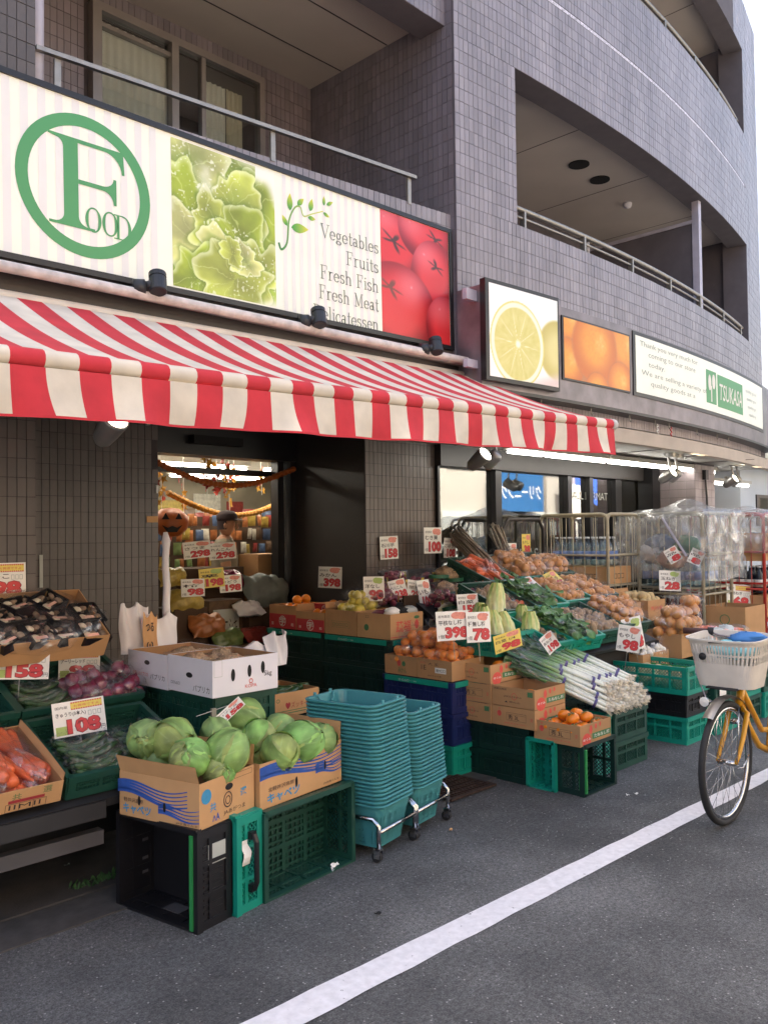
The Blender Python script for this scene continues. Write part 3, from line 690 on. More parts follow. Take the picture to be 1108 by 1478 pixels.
def lettuce(u, v):
    a = .78
    x = u*a; y = v
    wx = fbm(x*3.2+4, y*3.2, 1)-.5; wy = fbm(x*3.2, y*3.2+9, 2)-.5
    col = np.zeros(u.shape+(3,))+sr(176, 205, 70)
    col = mixc(col, sr(214, 224, 60), sstep(.55, .95, v+.4*wx)*sstep(.1, .5, u))
    # overlapping crinkled leaves from back to front: (cx, cy, r, tone)
    leaves = [(.30, .98, .42, 0), (.70, .86, .30, 2), (.78, .62, .30, 1), (.12, .80, .34, 3), (.10, .52, .30, 1), (.60, .64, .24, 2), (.18, .34, .26, 3), (.40, .48, .22, 2), (.62, .40, .24, 1), (.74, .22, .26, 2), (.38, .26, .20, 3), (.22, .08, .24, 1), (.55, .12, .28, 2), (.66, .30, .13, 3), (.50, .33, .10, 2)]
    tones = [sr(214, 218, 66), sr(172, 192, 54), sr(196, 208, 86), sr(220, 224, 138)]
    for i, (cx_, cy_, r, tn) in enumerate(leaves):
        dx = x-cx_*a+.16*wx; dy = y-cy_+.16*wy; ang = np.arctan2(dy, dx)
        rr = r*(1+.16*np.sin(ang*3+i*2.1)+.10*np.sin(ang*7+i)+.05*np.sin(ang*13+i*5)); d = np.hypot(dx, dy)/rr
        sh = fbm(x*9+i*3, y*9, i % 5)
        c = mixc(np.broadcast_to(tones[tn]*.72, col.shape), np.broadcast_to(tones[tn]*1.12, col.shape), sh*.7+.55*d-.25+.25*np.sin(ang*2+i))
        c = mixc(c, sr(120, 150, 50), sstep(.75, .1, d)*.35*(i % 2))
        vein = np.abs(np.sin(ang*4+i+3*sh)); c = mixc(c, sr(226, 236, 160), sstep(.16, .0, vein)*.5)
        c = mixc(c, sr(240, 246, 214), sstep(.80, .98, d)*(.55))            # pale lit rim
        col = mixc(col, sr(96, 128, 30), sstep(1.16, 1.0, d)*.38)           # dark fold behind the rim
        col = mixc(col, c, sstep(1.005, .99, d))
    hot = sstep(.52, .72, fbm(x*4+20, y*4+3, 4)); col = mixc(col, sr(250, 250, 240), hot*.75*sstep(.35, .9, v)*sstep(.9, .2, u))
    dew = sstep(.80, .84, vn(x*70, y*70, 3))*sstep(.4, .6, fbm(x*5, y*5, 6)); col = mixc(col, sr(250, 252, 235), dew*.7)
    e = np.minimum(np.minimum(u, 1-u)/.02, np.minimum(v, 1-v)/.02); n = fbm(u*8, v*8, 2)
    col = mixc(np.broadcast_to(sr(248, 248, 234), col.shape), col, sstep(0, .12, (1-v)*1.0+.1*(u < .8)*1-.05+.25*sstep(.7, .2, u))*sstep(0., .12, 1-u+.3*sstep(.9, .4, v))*sstep(-.02, .1, v+.2*sstep(1., .5, u)))
    return col
ly0 = .012; picture('lettuce_picture', sign, TR(lx0, ly0, .0014), lx1-lx0, SH-.03, 190, 200, lettuce)
def tomato(u, v):
    a = .82; x = u*a; y = v; col = np.zeros(u.shape+(3,))+sr(150, 24, 30)
    col = mixc(col, sr(196, 50, 54), sstep(.2, 1, v))
    for i, (cx_, cy_, rx, ry, hx, hy, stem, sr_) in enumerate([(.16, .72, .40, .30, .05, .95, (.18, .77), .15), (.66, .93, .34, .26, .42, .98, (.80, .90), .12), (.76, .55, .28, .33, .62, .74, (.80, .66), .11), (.22, .20, .46, .40, .42, .42, (.12, .38), .15), (.92, .14, .24, .28, .84, .30, None, 0)]):
        dx = (x-cx_*a)/rx; dy = (y-cy_)/ry; d = np.hypot(dx, dy)
        c = mixc(np.broadcast_to(sr(222, 48, 52), col.shape), np.broadcast_to(sr(132, 12, 24), col.shape), sstep(.45, 1.05, d+.25*(-(dy)*.6)))
        hl = np.hypot(x-hx*a, (y-hy)*1.3); c = mixc(c, sr(238, 110, 118), sstep(.30, .02, hl)*.8); c = mixc(c, sr(252, 214, 220), sstep(.05, .0, hl+.05*fbm(x*20, y*20, i))*.9)
        col = mixc(col, c, sstep(1.01, .985, d))
        if stem:
            sx, sy = stem; dx = (x-sx*a); dy = (y-sy)*1.7+.5*(x-sx*a); r = np.hypot(dx, dy); an = np.arctan2(dy, dx)
            star = sr_*(.26+.85*np.abs(np.cos(an*2.5+i+.4*np.sin(an*2)))**4); col = mixc(col, sr(58, 40, 32) if i != 3 else sr(110, 66, 50), sstep(star, star*.55, r)*.85)
    return col
picture('tomato_picture', sign, TR(tx0, .002, .0014), SL-tx0-.004, SH-.004, 130, 150, tomato)
# ---- sprig of leaves
m = MB()
def ribbon(mb, pts, w0, w1, z, c0, c1, n=24):
    P3 = [Vector((*p, 0)) for p in pts]; out = []
    def cr(t):
        k = t*(len(P3)-1); i = min(int(k), len(P3)-2); f = k-i
        p0, p1, p2, p3 = P3[max(i-1, 0)], P3[i], P3[i+1], P3[min(i+2, len(P3)-1)]
        return .5*((2*p1)+(p2-p0)*f+(2*p0-5*p1+4*p2-p3)*f*f+(3*p1-p0-3*p2+p3)*f**3)
    vs = []; cols = []
    for i in range(n+1):
        t = i/n; p = cr(t); d = (cr(min(t+.01, 1))-cr(max(t-.01, 0))).normalized(); nr = Vector((-d.y, d.x, 0)); ww = (w0+(w1-w0)*t)/2
        vs += [(p.x+nr.x*ww, p.y+nr.y*ww, z), (p.x-nr.x*ww, p.y-nr.y*ww, z)]; c = tuple(lin(tuple(c0[k]*(1-t)+c1[k]*t for k in range(3)))); cols += [c, c]
    mb.add(vs, [(2*i, 2*i+1, 2*i+3, 2*i+2) for i in range(n)], 0, cols)
ribbon(m, [sp(*q) for q in ((402, 350), (406, 360), (414, 350), (417, 318), (425, 300), (433, 299), (438, 312), (450, 309), (466, 305))], .016, .006, .0022, (.2, .5, .25), (.85, .85, .4), 60)
def leaf(mb, base, tip, wd, z=.0026):
    b = Vector((*sp(*base), 0)); t = Vector((*sp(*tip), 0)); d = t-b; nr = Vector((-d.y, d.x, 0)).normalized(); n = 8; vs = []; cols = []
    for i in range(n+1):
        f = i/n; ww = wd*math.sin(PI*f**.8)*.5; p = b+d*f; vs += [(p.x+nr.x*ww, p.y+nr.y*ww, z), (p.x, p.y, z), (p.x-nr.x*ww, p.y-nr.y*ww, z)]
        c = lin((.22+.7*f, .58+.28*f, .22+.02*f)); cols += [c]*3
    mb.add(vs, [q for i in range(n) for q in ((3*i, 3*i+1, 3*i+4, 3*i+3), (3*i+1, 3*i+2, 3*i+5, 3*i+4))], 0, cols)
for b_, t_, w_ in (((418, 304), (418, 279), .045), ((429, 296), (438, 287), .035), ((447, 305), (450, 287), .04), ((414, 326), (407, 310), .035), ((420, 328), (445, 332), .06), ((444, 314), (455, 317), .03), ((467, 297), (467, 283), .025), ((471, 296), (480, 292), .025), ((466, 307), (475, 314), .025)): leaf(m, b_, t_, w_)
m.obj('leaf_sprig', 'leafprint', sign)
# ---- thin slab-serif lettering drawn with strokes
_A = lambda cx, cy, rx, ry, a0, a1: ('a', cx, cy, rx, ry, a0, a1)
G = {  # glyph: (advance, strokes)   x-height .62
 'V': (.72, [((.04, 1), (.34, 0), 1), ((.64, 1), (.34, 0), 0), ((-.04, 1), (.18, 1), 0), ((.52, 1), (.72, 1), 0)]),
 'F': (.66, [((.14, 0), (.14, 1), 1), ((.0, 0), (.28, 0), 0), ((.0, 1), (.56, 1), 0), ((.56, 1), (.56, .76), 0), ((.14, .53), (.4, .53), 0), ((.4, .64), (.4, .42), 0)]),
 'M': (.92, [((.12, 0), (.12, 1), 0), ((.12, 1), (.42, .08), 1), ((.42, .08), (.72, 1), 0), ((.72, 1), (.72, 0), 1), ((.0, 0), (.24, 0), 0), ((.58, 0), (.86, 0), 0), ((.0, 1), (.14, 1), 0), ((.7, 1), (.84, 1), 0)]),
 'D': (.78, [((.14, 0), (.14, 1), 1), ((.0, 0), (.35, 0), 0), ((.0, 1), (.35, 1), 0), _A(.33, .5, .33, .5, -90, 90)]),
 'e': (.52, [_A(.25, .31, .22, .31, 0, 320), ((.04, .33), (.46, .33), 0)]),
 'g': (.52, [_A(.22, .40, .16, .21, 0, 360), _A(.22, -.10, .2, .13, 0, 360), ((.12, .21), (.10, .06), 0), ((.34, .57), (.48, .62), 0)]),
 't': (.36, [((.16, .9), (.16, .1), 1), ((.02, .62), (.34, .62), 0), _A(.25, .1, .09, .1, 180, 330)]),
 'a': (.52, [((.36, .45), (.36, .06), 1), _A(.22, .45, .14, .17, 0, 160), _A(.20, .17, .16, .16, 0, 360), ((.36, .06), (.48, .0), 0)]),
 'b': (.55, [((.10, 0), (.10, 1), 1), ((.0, 1), (.10, 1), 0), _A(.28, .31, .19, .31, -150, 150)]),
 'l': (.28, [((.13, 0), (.13, 1), 1), ((.0, 0), (.26, 0), 0), ((.02, 1), (.13, 1), 0)]),
 's': (.46, [_A(.2, .47, .15, .15, 40, 270), _A(.2, .16, .17, .16, -140, 90), ((.34, .6), (.34, .48), 0), ((.03, .16), (.03, .02), 0)]),
 'r': (.44, [((.12, 0), (.12, .62), 1), ((.0, 0), (.26, 0), 0), ((.0, .62), (.12, .62), 0), _A(.30, .42, .18, .2, 60, 180)]),
 'u': (.60, [((.10, .62), (.10, .18), 1), _A(.27, .18, .17, .18, 180, 350), ((.45, .62), (.45, 0), 1), ((.0, .62), (.10, .62), 0), ((.35, .62), (.45, .62), 0), ((.45, 0), (.56, 0), 0)]),
 'i': (.28, [((.13, 0), (.13, .62), 1), ((.0, 0), (.26, 0), 0), ((.02, .62), (.13, .62), 0), ((.10, .85), (.16, .85), 2)]),
 'h': (.62, [((.10, 0), (.10, 1), 1), ((.0, 1), (.10, 1), 0), _A(.28, .42, .18, .2, 0, 170), ((.46, .42), (.46, 0), 1), ((.0, 0), (.2, 0), 0), ((.36, 0), (.56, 0), 0)]),
 'n': (.62, [((.10, 0), (.10, .62), 1), ((.0, .62), (.10, .62), 0), _A(.28, .42, .18, .2, 0, 170), ((.46, .42), (.46, 0), 1), ((.0, 0), (.2, 0), 0), ((.36, 0), (.56, 0), 0)]),
 'c': (.48, [_A(.25, .31, .22, .31, 50, 320), ((.39, .55), (.39, .42), 0)]),
 ' ': (.36, [])}
def serif_text(mb, s, xr, y, h, width, z=.0024):
    adv = sum(G[c][0] for c in s)+.06*len(s); kx = width/adv; x = xr-width
    def seg(a, b, th):
        a = Vector((*a, 0)); b = Vector((*b, 0)); d = b-a
        if d.length < 1e-6: return
        nr = Vector((-d.y, d.x, 0)).normalized()*th/2; e = d.normalized()*.002; a = a-e; b = b+e
        mb.poly([(a+nr).to_tuple()[:2]+(z,), (a-nr).to_tuple()[:2]+(z,), (b-nr).to_tuple()[:2]+(z,), (b+nr).to_tuple()[:2]+(z,)])
    for c in s:
        ad, st = G[c]
        for q in st:
            if q[0] == 'a':
                _, cx_, cy_, rx, ry, a0, a1 = q; n = max(4, int(abs(a1-a0)/24))
                pts = [(x+(cx_+rx*math.cos(math.radians(a0+(a1-a0)*i/n)))*kx, y+(cy_+ry*math.sin(math.radians(a0+(a1-a0)*i/n)))*h) for i in range(n+1)]
                for i in range(n):
                    vert = abs(pts[i+1][1]-pts[i][1])/(math.hypot(pts[i+1][0]-pts[i][0], pts[i+1][1]-pts[i][1])+1e-9); seg(pts[i], pts[i+1], h*(.04+.055*vert))
            else:
                a, b, th = q; seg((x+a[0]*kx, y+a[1]*h), (x+b[0]*kx, y+b[1]*h), h*(.095 if th == 1 else .045 if th == 0 else .12))
        x += (ad+.06)*kx
lines = [('Vegetables', 464, 367), ('Fruits', 500, 395), ('Fresh Fish', 463, 423), ('Fresh Meat', 461, 450), ('Delicatessen', 453, 478)]
for s, pl, pb in lines:
    xr, yb = sp(547, pb); xl, _ = sp(pl, pb); m = MB(); serif_text(m, s, xr, yb, .088, xr-xl); m.obj('lettering', 'sign_ink', sign)
# ------------------------------------------------------------------ signs on the curved fascia
def on_fascia(off): return lambda x, z: curve(x)+cnorm(x)*off+Vector((0, 0, z))
lem = thing('lemon_sign', 'white light box sign with a sliced lemon picture, black framed', 'sign', (5.0, 3.78, 2.72)); LI = Matrix.Translation((-5.0, -3.78, -2.72))
def lpart(mb, n_, mt, r=lem): o = mb.obj(n_, mt, r); o.matrix_local = r.matrix_world.inverted(); return o
bpy.context.view_layer.update()
x0, x1, z0, z1 = 5.02, 5.83, 2.735, 3.425
def slab(x0, x1, z0, z1, o0, o1, n=8):
    mb = MB(); vs = []
    for i in range(n+1):
        x = x0+(x1-x0)*i/n
        for o_ in (o0, o1):
            p = curve(x)+cnorm(x)*o_; vs += [(p.x, p.y, z0), (p.x, p.y, z1)]
    fs = [f for i in range(n) for f in ((4*i+2, 4*i+6, 4*i+7, 4*i+3), (4*i+1, 4*i+3, 4*i+7, 4*i+5), (4*i, 4*i+4, 4*i+6, 4*i+2))]+[(0, 2, 3, 1), (4*n, 4*n+1, 4*n+3, 4*n+2)]
    mb.add(vs, fs); return mb
lpart(slab(x0-.035, x1+.02, z0-.03, z1+.03, .245, .30), 'frame', 'dark_frame')
def lemon(u, v):
    a = 1.17; x = u*a; y = v; col = np.zeros(u.shape+(3,))+sr(250, 250, 244)
    d2 = np.hypot(x-1.16, (y-.42)*1.0)/.36; c2 = mixc(np.broadcast_to(sr(224, 212, 140), col.shape), sr(198, 182, 96), sstep(.3, 1, d2)); col = mixc(col, c2, sstep(1.02, .9, d2))
    col = mixc(col, sr(226, 206, 200), sstep(.22, .05, y+.35*(1-u)))
    dx = x-.46; dy = y-.40; r = np.hypot(dx*1.02, dy*.98); an = np.arctan2(dy, dx)
    f = np.zeros(u.shape+(3,))+sr(228, 220, 146)
    seg_ = np.abs(np.sin(an*5.0+.35)); pulp = fbm(an*9, r*14, 1)
    f = mixc(f, sr(210, 200, 104), pulp); f = mixc(f, sr(250, 244, 206), sstep(.18, .02, seg_)*sstep(.44, .1, r)); f = mixc(f, sr(250, 248, 226), sstep(.06, .02, r))
    f = mixc(f, sr(250, 246, 220), sstep(.385, .40, r)); f = mixc(f, sr(226, 214, 120), sstep(.435, .45, r))
    return mixc(col, f, sstep(.465, .458, r))
picture('lemon_picture', lem, None, 1, 1, 110, 100, lemon, place=lambda a, b: on_fascia(.302)(x0+(x1-x0)*a, z0+(z1-z0)*b)).matrix_local = LI
m = MB(); m.bx(4.86, 5.02, 3.86, 3.90, 3.30, 3.38); lpart(m, 'bracket', 'white_pipe')
m = MB(); m.bx(4.86, 5.02, 3.86, 3.90, 2.80, 2.86); lpart(m, 'bracket', 'white_pipe')
org = thing('orange_sign', 'orange fruit picture set in the grey metal fascia', 'sign', (5.98, 3.75, 2.84)); bpy.context.view_layer.update()
lpart(slab(5.96, 7.02, 2.825, 3.35, .241, .252, 10), 'frame', 'dark_frame', org)
def orangep(u, v):
    a = 1.9; x = u*a; y = v; col = np.zeros(u.shape+(3,))+sr(196, 120, 60)
    for i, (cx_, cy_, r) in enumerate([(.1, .95, .5), (1.75, .75, .55), (.1, .25, .42), (.85, .62, .62), (1.6, .1, .38), (.9, -.15, .35)]):
        d = np.hypot(x-cx_, y-cy_)/r; c = mixc(np.broadcast_to(sr(240, 158, 50), col.shape), sr(206, 106, 30), sstep(.3, 1.05, d+.2*(cy_-y)/r))
        hl = np.hypot(x-cx_-.25*r, y-cy_-.15*r)/r; c = mixc(c, sr(252, 206, 120), sstep(.4, 0, hl)*.8*fbm(x*18, y*18, i)*1.6); c = mixc(c, sr(214, 120, 40), (fbm(x*26, y*26, 2)-.4)*.8); col = mixc(col, c, sstep(1.01, .98, d)); col = mixc(col, sr(190, 110, 60), sstep(1.1, 1.0, d)*sstep(.99, 1.0, d)*.5)
    return col
picture('orange_picture', org, None, 1, 1, 90, 50, orangep, place=lambda a, b: on_fascia(.254)(5.98+1.02*a, 2.84+.495*b)).matrix_local = org.matrix_world.inverted()
tsk = thing('store_name_sign', 'long white curved fascia sign with green TSUKASA logo', 'sign', (7.12, 3.75, 2.85)); bpy.context.view_layer.update()
lpart(slab(7.08, 11.0, 2.815, 3.405, .241, .250, 40), 'frame', 'dark_frame', tsk); lpart(slab(7.12, 10.95, 2.85, 3.37, .2505, .254, 40), 'panel', 'sign_white', tsk)
def bend(mb, off):
    for i, (x, y, z) in enumerate(mb.v): mb.v[i] = tuple(on_fascia(off)(x, y))
    return mb
m = MB()
for i, (t_, dx) in enumerate((('Thank you very much for', 0), ('coming to our store', .16), ('today.', .16), ('We are selling a variety of', .02), ('quality goods at a', .2))):
    put_text(m, t_, 7.2+dx, 3.27-i*.088, .062, .056*len(t_), bold=-.008)
lpart(bend(m, .2555), 'lettering', 'sign_ink', tsk)
m = MB(); put_rect(m, 8.72, 9.02, 2.93, 3.28)
for i in range(7): put_rect(m, 9.06+i*.13, 9.19+i*.13, 2.92, 3.27)
lpart(bend(m, .2555), 'logo_panel', 'sign_green', tsk)
m = MB(); put_text(m, 'TSUKASA', 9.10, 3.0, .18, .84, bold=.01, skew=.12); put_ell(m, 8.82, 3.15, .045, .085, n=14); put_ell(m, 8.94, 3.17, .05, .08, n=14); put_rect(m, 8.855, 8.885, 2.95, 3.12); lpart(bend(m, .257), 'logo_lettering', 'ink_white', tsk)
m = MB()
for i in range(4): put_text(m, ['great prices', 'fresh every day', 'thank you', 'welcome'][i] if False else 'quality goods at a'[:12-i], 10.1+.05*i, 3.2-i*.09, .05, .5-.06*i)
lpart(bend(m, .2555), 'lettering', 'card_grey', tsk)
# hooks under the fascia
for i, x in enumerate((5.75, 6.45, 7.1, 7.6, 7.9, 8.6, 9.2, 9.6)):
    p = curve(x)+cnorm(x)*.19; m = MB(); m.tube([(p.x, p.y, 2.645), (p.x, p.y, 2.60), (p.x+.02, p.y, 2.585), (p.x+.035, p.y, 2.60)], .005, 5)
    tag(m.obj('hook', 'steel'), 'small metal hook under the curved fascia', 'hook', 'hooks under the fascia')
for x, mt, lb in ((7.62, 'card_white', 'knotted white cord hanging from a fascia hook'), (7.92, 'card_red', 'red cord loop hanging from a fascia hook')):
    p = curve(x)+cnorm(x)*.2; m = MB(); m.tube([(p.x+.02*math.sin(i*2.1), p.y-.004, 2.60-.013*i) for i in range(10)], .006, 5); tag(m.obj('cord', mt), lb, 'cord')
# ------------------------------------------------------------------ striped awning
aw = thing('striped_awning', 'red and white striped fabric awning over the shop entrance', 'awning', (3, 2.9, 2.2)); bpy.context.view_layer.update()
def apart(mb, n_, mt, sm=False): o = mb.obj(n_, mt, aw, sm); o.matrix_local = Matrix.Translation((-3, -2.9, -2.2)); return o
per = .2443; sx = [1.165+per*.5*i for i in range(-9, 34)]; sx = [x for x in sx if x < 5.15]+[5.17]
def topz(x): return 2.715+.0167*(x-1.58)
def barz(x): return 2.197+.0267*(x-1.145)
def awn(x, t):
    """t: 0 at the wall, 1 at the front bar"""
    y = 4.0+(2.93-4.0)*t; z = topz(x)+(barz(x)+.03-topz(x))*t-.035*math.sin(PI*t)+.004*math.sin(x*9)*math.sin(PI*t); return (x, y, z)
for i in range(len(sx)-1):
    a, b = sx[i], sx[i+1]; red = (i % 2 == 1)
    mt = 'awn_red' if red else 'awn_white'
    m = MB(); m.grid(lambda u, v: awn(a+(b-a)*u, v), 2, 14); apart(m, 'roof_stripe', mt, True)
    # fabric rolled round the front bar
    m = MB(); m.grid(lambda u, v: (a+(b-a)*u, 2.90+.036*math.cos(PI*.42+v*PI*1.1), barz(a+(b-a)*u)+.002+.036*math.sin(PI*.42+v*PI*1.1)), 2, 7); apart(m, 'bar_wrap', 'awn_red' if red else 'awn_dirty' if 'awn_dirty' in MATS else 'awn_white', True)
    def val(u, v):
        x = a+(b-a)*u; s_ = v*v
        return (x+s_*(.020*math.sin(x*5+1)+.010*math.sin(x*11)), 2.868+s_*(.020*math.sin(x*7.3)+.014*math.sin(x*17+2))-.012*v, barz(x)-.030-v*.172)
    m = MB(); m.grid(val, 4, 8); apart(m, 'valance_stripe', mt, True)
    m = MB(); m.grid(lambda u, v: tuple(Vector(val(u, 1))+Vector((0, -.0015, .005-.009*v))), 4, 1); apart(m, 'valance_hem', 'awn_red', True)
m = MB(); m.tube([(sx[0], 2.90, barz(sx[0])), (5.2, 2.90, barz(5.2))], .030, 10); apart(m, 'front_bar', 'gutter', True)
m = MB(); m.tube([(5.17, 2.90, barz(5.2)), (5.22, 2.90, barz(5.2))], .040, 12); apart(m, 'bar_end_cap', 'gutter', True)
m = MB(); m.tube([(sx[0], 4.03, topz(sx[0])), (5.15, 4.03, topz(5.15))], .035, 10); apart(m, 'roller', 'awn_white', True)
for x in (1.4, 3.2, 4.95): m = MB(); m.tube([(x, 4.1, 2.62), (x+.25, 3.5, 2.36), (x, 2.92, barz(x)-.01)], .02, 8); apart(m, 'folding_arm', 'steel', True)
m = MB(); m.bx(sx[0], 5.1, 4.06, 4.10, 2.60, 2.86); apart(m, 'backing_board', 'dark_panel')
gt = MB(); gt.tube([(sx[0], 3.97, 2.842+.0092*(sx[0]-1.58)), (5.12, 3.97, 2.875), (5.15, 3.97, 2.865), (5.16, 3.99, 2.78)], .028, 10); gt.bx(sx[0], 5.12, 3.97, 4.10, 2.845, 2.852)
tag(gt.obj('rain_gutter', 'gutter', None, True), 'weathered pale gutter pipe along the top of the striped awning', 'gutter')
# ------------------------------------------------------------------ spot lights above the awning
def spot(px, py, label):
    c = P(px, py, Y=3.93); t = thing('spot_light', label, 'spotlight', c, 'black spotlights on the awning gutter')
    m = MB(); m.tube([(-.115, .05, -.035), (-.06, .03, -.03)], .042, 14); m.tube([(-.06, .03, -.03), (-.02, .0, -.01)], .026, 10); m.obj('knuckle', 'spot_black', t, True)
    m = MB(); m.lathe([(.040, -.06), (.046, -.055), (.046, .02), (.042, .022), (.042, .028), (.046, .03), (.046, .055), (.040, .06)], 20)
    m.obj('housing', 'spot_black', t, False, RX(-18) @ RY(8))
    m = MB(); m.bx(-.13, -.05, .05, .16, -.045, -.03); m.obj('bracket', 'spot_black', t)
spot(228, 408, 'leftmost of the three black spotlights above the awning'); spot(460, 458, 'middle of the three black spotlights above the awning'); spot(629, 499, 'rightmost of the three black spotlights above the awning')
# silver spot lights that are lit
def lit_spot(px, py, Y, yaw, label, two=True):
    c = P(px, py, Y=Y); t = thing('lit_spot_light', label, 'spotlight', TR(*c) @ RZ(yaw))
    m = MB(); m.lathe([(.03, .0), (.045, .02), (.055, .09), (.062, .16), (.062, .175)], 20); m.obj('housing', 'lamp_silver', t, True, RX(58) @ TR(0, 0, -.15))
    m = MB(); m.lathe([(.0, .176), (.054, .1765)], 20); m.obj('lens', 'lamp_glow', t, False, RX(58) @ TR(0, 0, -.15))
    if two: m = MB(); m.lathe([(.03, .0), (.05, .02), (.06, .12), (.06, .14), (.0, .141)], 20); m.obj('second_housing', 'lamp_silver', t, True, TR(.15, .03, -.01) @ RX(-120) @ TR(0, 0, -.07))
    m = MB(); m.lathe([(.06, .17), (.06, .25)], 18); m.lathe([(.06, .17), (.06, .25)], 18, (.17, 0, 0)); m.tube([(0, 0, .0), (0, .03, .18)], .012, 6); m.tube([(.17, 0, .0), (.17, .03, .18)], .012, 6); m.obj('mount', 'lamp_silver', t)
    L_ = bpy.data.lights.new('spot_lamp', 'SPOT'); L_.energy = 6; L_.spot_size = 1.2; L_.color = (1, .9, .7); L_.shadow_soft_size = .05
    lo = bpy.data.objects.new('spot_lamp', L_); COL.objects.link(lo); lo.parent = t; lo.matrix_local = RX(58) @ TR(0, 0, .06) @ RX(180)
lit_spot(165, 609, 3.55, 0, 'lit round spotlight under the awning in front of the tiled wall', False)
lit_spot(697, 658, 3.9, 0, 'lit silver twin spotlight under the awning edge by the window')
lit_spot(968, 683, 4.15, 0, 'lit silver twin spotlight under the curved canopy')
lit_spot(1058, 692, 4.4, 0, 'lit silver twin spotlight at the right end of the curved canopy')
# fluorescent tubes along the canopy
def tube(x0, x1, y, z, label):
    t = thing('tube_light', label, 'tube light', (x0, y, z)); L_ = x1-x0
    m = MB(); m.bx(0, L_, -.05, .05, .025, .07); m.obj('fixture', 'soffit_panel', t)
    m = MB(); m.tube([(.02, 0, 0), (L_-.02, 0, 0)], .018, 8); m.obj('tube', 'tube_glow', t, True)
    m = MB(); m.bx(L_/2-.02, L_/2+.02, -.02, .02, .07, .11); m.obj('hanger', 'soffit_panel', t)
for i, (a, b, lb) in enumerate(((6.35, 6.93, 'lit tube light behind the awning end, first of the row'), (6.95, 8.1, 'lit tube light over the window, second of the row'), (8.15, 9.5, 'lit tube light over the window, third of the row'), (9.52, 10.85, 'lit tube light by the tiled column, last of the row'))): tube(a, b, 4.6, 2.33, lb)
tube(11.4, 13.0, 5.0, 2.25, 'lit tube light beyond the tiled column')
# ------------------------------------------------------------------ inside the shop
mat('rack_cloth', H('6d7470'), .6, var=.2, scale=9); mat('card_brown', H('4a3626'), .85, var=.1)
mat('skin', H('b98a6c'), .6, sss=.0); mat('shirt', H('8e8674'), .9, var=.06, scale=20); mat('cap', H('3b2c2e'), .85); mat('trousers', H('3a3a40'), .9)
mat('pumpkin', H('a8541c'), .45, var=.1); mat('garland', H('c98a2c'), .6, var=.25, scale=30); mat('maple_red', H('a8331f'), .6, rand=.2, var=.2); mat('maple_gold', H('c9962c'), .6, rand=.2)
for i, (x0, x1, y) in enumerate(((4.2, 5.3, 7.1), (5.6, 6.8, 7.1), (3.0, 4.6, 7.8), (5.0, 6.6, 7.8), (6.8, 8.4, 7.8), (3.5, 5.1, 9.4), (5.4, 7.0, 9.4), (7.3, 8.9, 9.4), (4.5, 6.5, 11), (6.8, 8.8, 11))):
    t = thing('ceiling_light', 'lit fluorescent ceiling light inside the shop', 'ceiling light', (x0, y, 2.50), 'ceiling lights inside the shop')
    MB().bx(0, x1-x0, -.09, .09, .03, .12).obj('fixture', 'in_ceil', t)
    m = MB(); m.tube([(.03, -.03, 0), (x1-x0-.03, -.03, 0)], .02, 8); m.tube([(.03, .04, 0), (x1-x0-.03, .04, 0)], .02, 8); m.obj('tube', 'tube_in', t, True)
# shelves with packets
SNACK = [('snack_red', '8e3a34'), ('snack_yellow', 'ab9448'), ('snack_green', '6a7f4c'), ('snack_white', 'bcb8ac'), ('snack_orange', 'a8693c'), ('snack_blue', '445878'), ('snack_brown', '5f4936')]
for n_, c in SNACK: mat(n_, H(c), .35, var=.25, scale=18)
def packet(sd):
    r = random.Random(sd); m = MB()
    w_, h_, d_ = .14, .2, .05
    m.grid(lambda u, v: ((u-.5)*w_, -d_*.5*math.sin(PI*u)**.6*math.sin(PI*v)**.5, v*h_), 6, 7); m.grid(lambda u, v: ((.5-u)*w_, d_*.5*math.sin(PI*u)**.6*math.sin(PI*v)**.5, v*h_), 6, 7); return m
pk = {n_: packet(i).mesh('snack_packet', n_, True) for i, (n_, _) in enumerate(SNACK)}
def canm(mt): m = MB(); m.lathe([(.02, 0), (.033, .004), (.033, .11), (.026, .122), (.0, .122)], 12); return m.mesh('can', mt, True)
cans = [canm(n_) for n_, _ in SNACK]
def shelf(x0, y0, w_, d_, tops, label):
    t = thing('shelf_unit', label, 'shelf', (x0, y0, .05))
    for z in tops: MB().bx(0, w_, 0, d_, z-.03, z).obj('shelf_board', 'in_wall', t)
    m = MB(); m.bx(0, .03, 0, d_, 0, max(tops)-.03); m.bx(w_-.03, w_, 0, d_, 0, max(tops)-.03); m.bx(.03, w_-.03, d_-.03, d_, 0, max(tops)-.03); m.obj('frame', 'card_grey', t)
    return t
def fill(x0, y0, w_, z, n, kind, grp, lab, yoff=.1):
    for i in range(n):
        x = x0+.08+(w_-.16)*i/max(1, n-1)
        if kind == 'p': o = link('snack_packet', pk[SNACK[rnd.randrange(7)][0]])
        else: o = link('drink_can', cans[rnd.randrange(7)])
        o.matrix_world = TR(x, y0+yoff, .05+z) @ RZ((rnd.random()-.5)*25) @ Matrix.Scale(.9+.3*rnd.random(), 4); tag(o, lab, 'snack packet' if kind == 'p' else 'can', grp)
shelf(5.2, 7.9, 2.2, .5, (.85, 1.25), 'low white counter shelf with cans and snack packets behind the man')
fill(5.2, 7.9, 2.2, 1.25, 13, 'p', 'packets on the counter shelf', 'snack packet standing on the top of the counter shelf')
fill(5.2, 7.9, 2.2, .85, 18, 'c', 'cans on the counter shelf', 'drink can in a row on the counter shelf')
shelf(4.6, 10.2, 4.5, .5, (.7, 1.05, 1.4, 1.75), 'tall white shelf unit at the back of the shop')
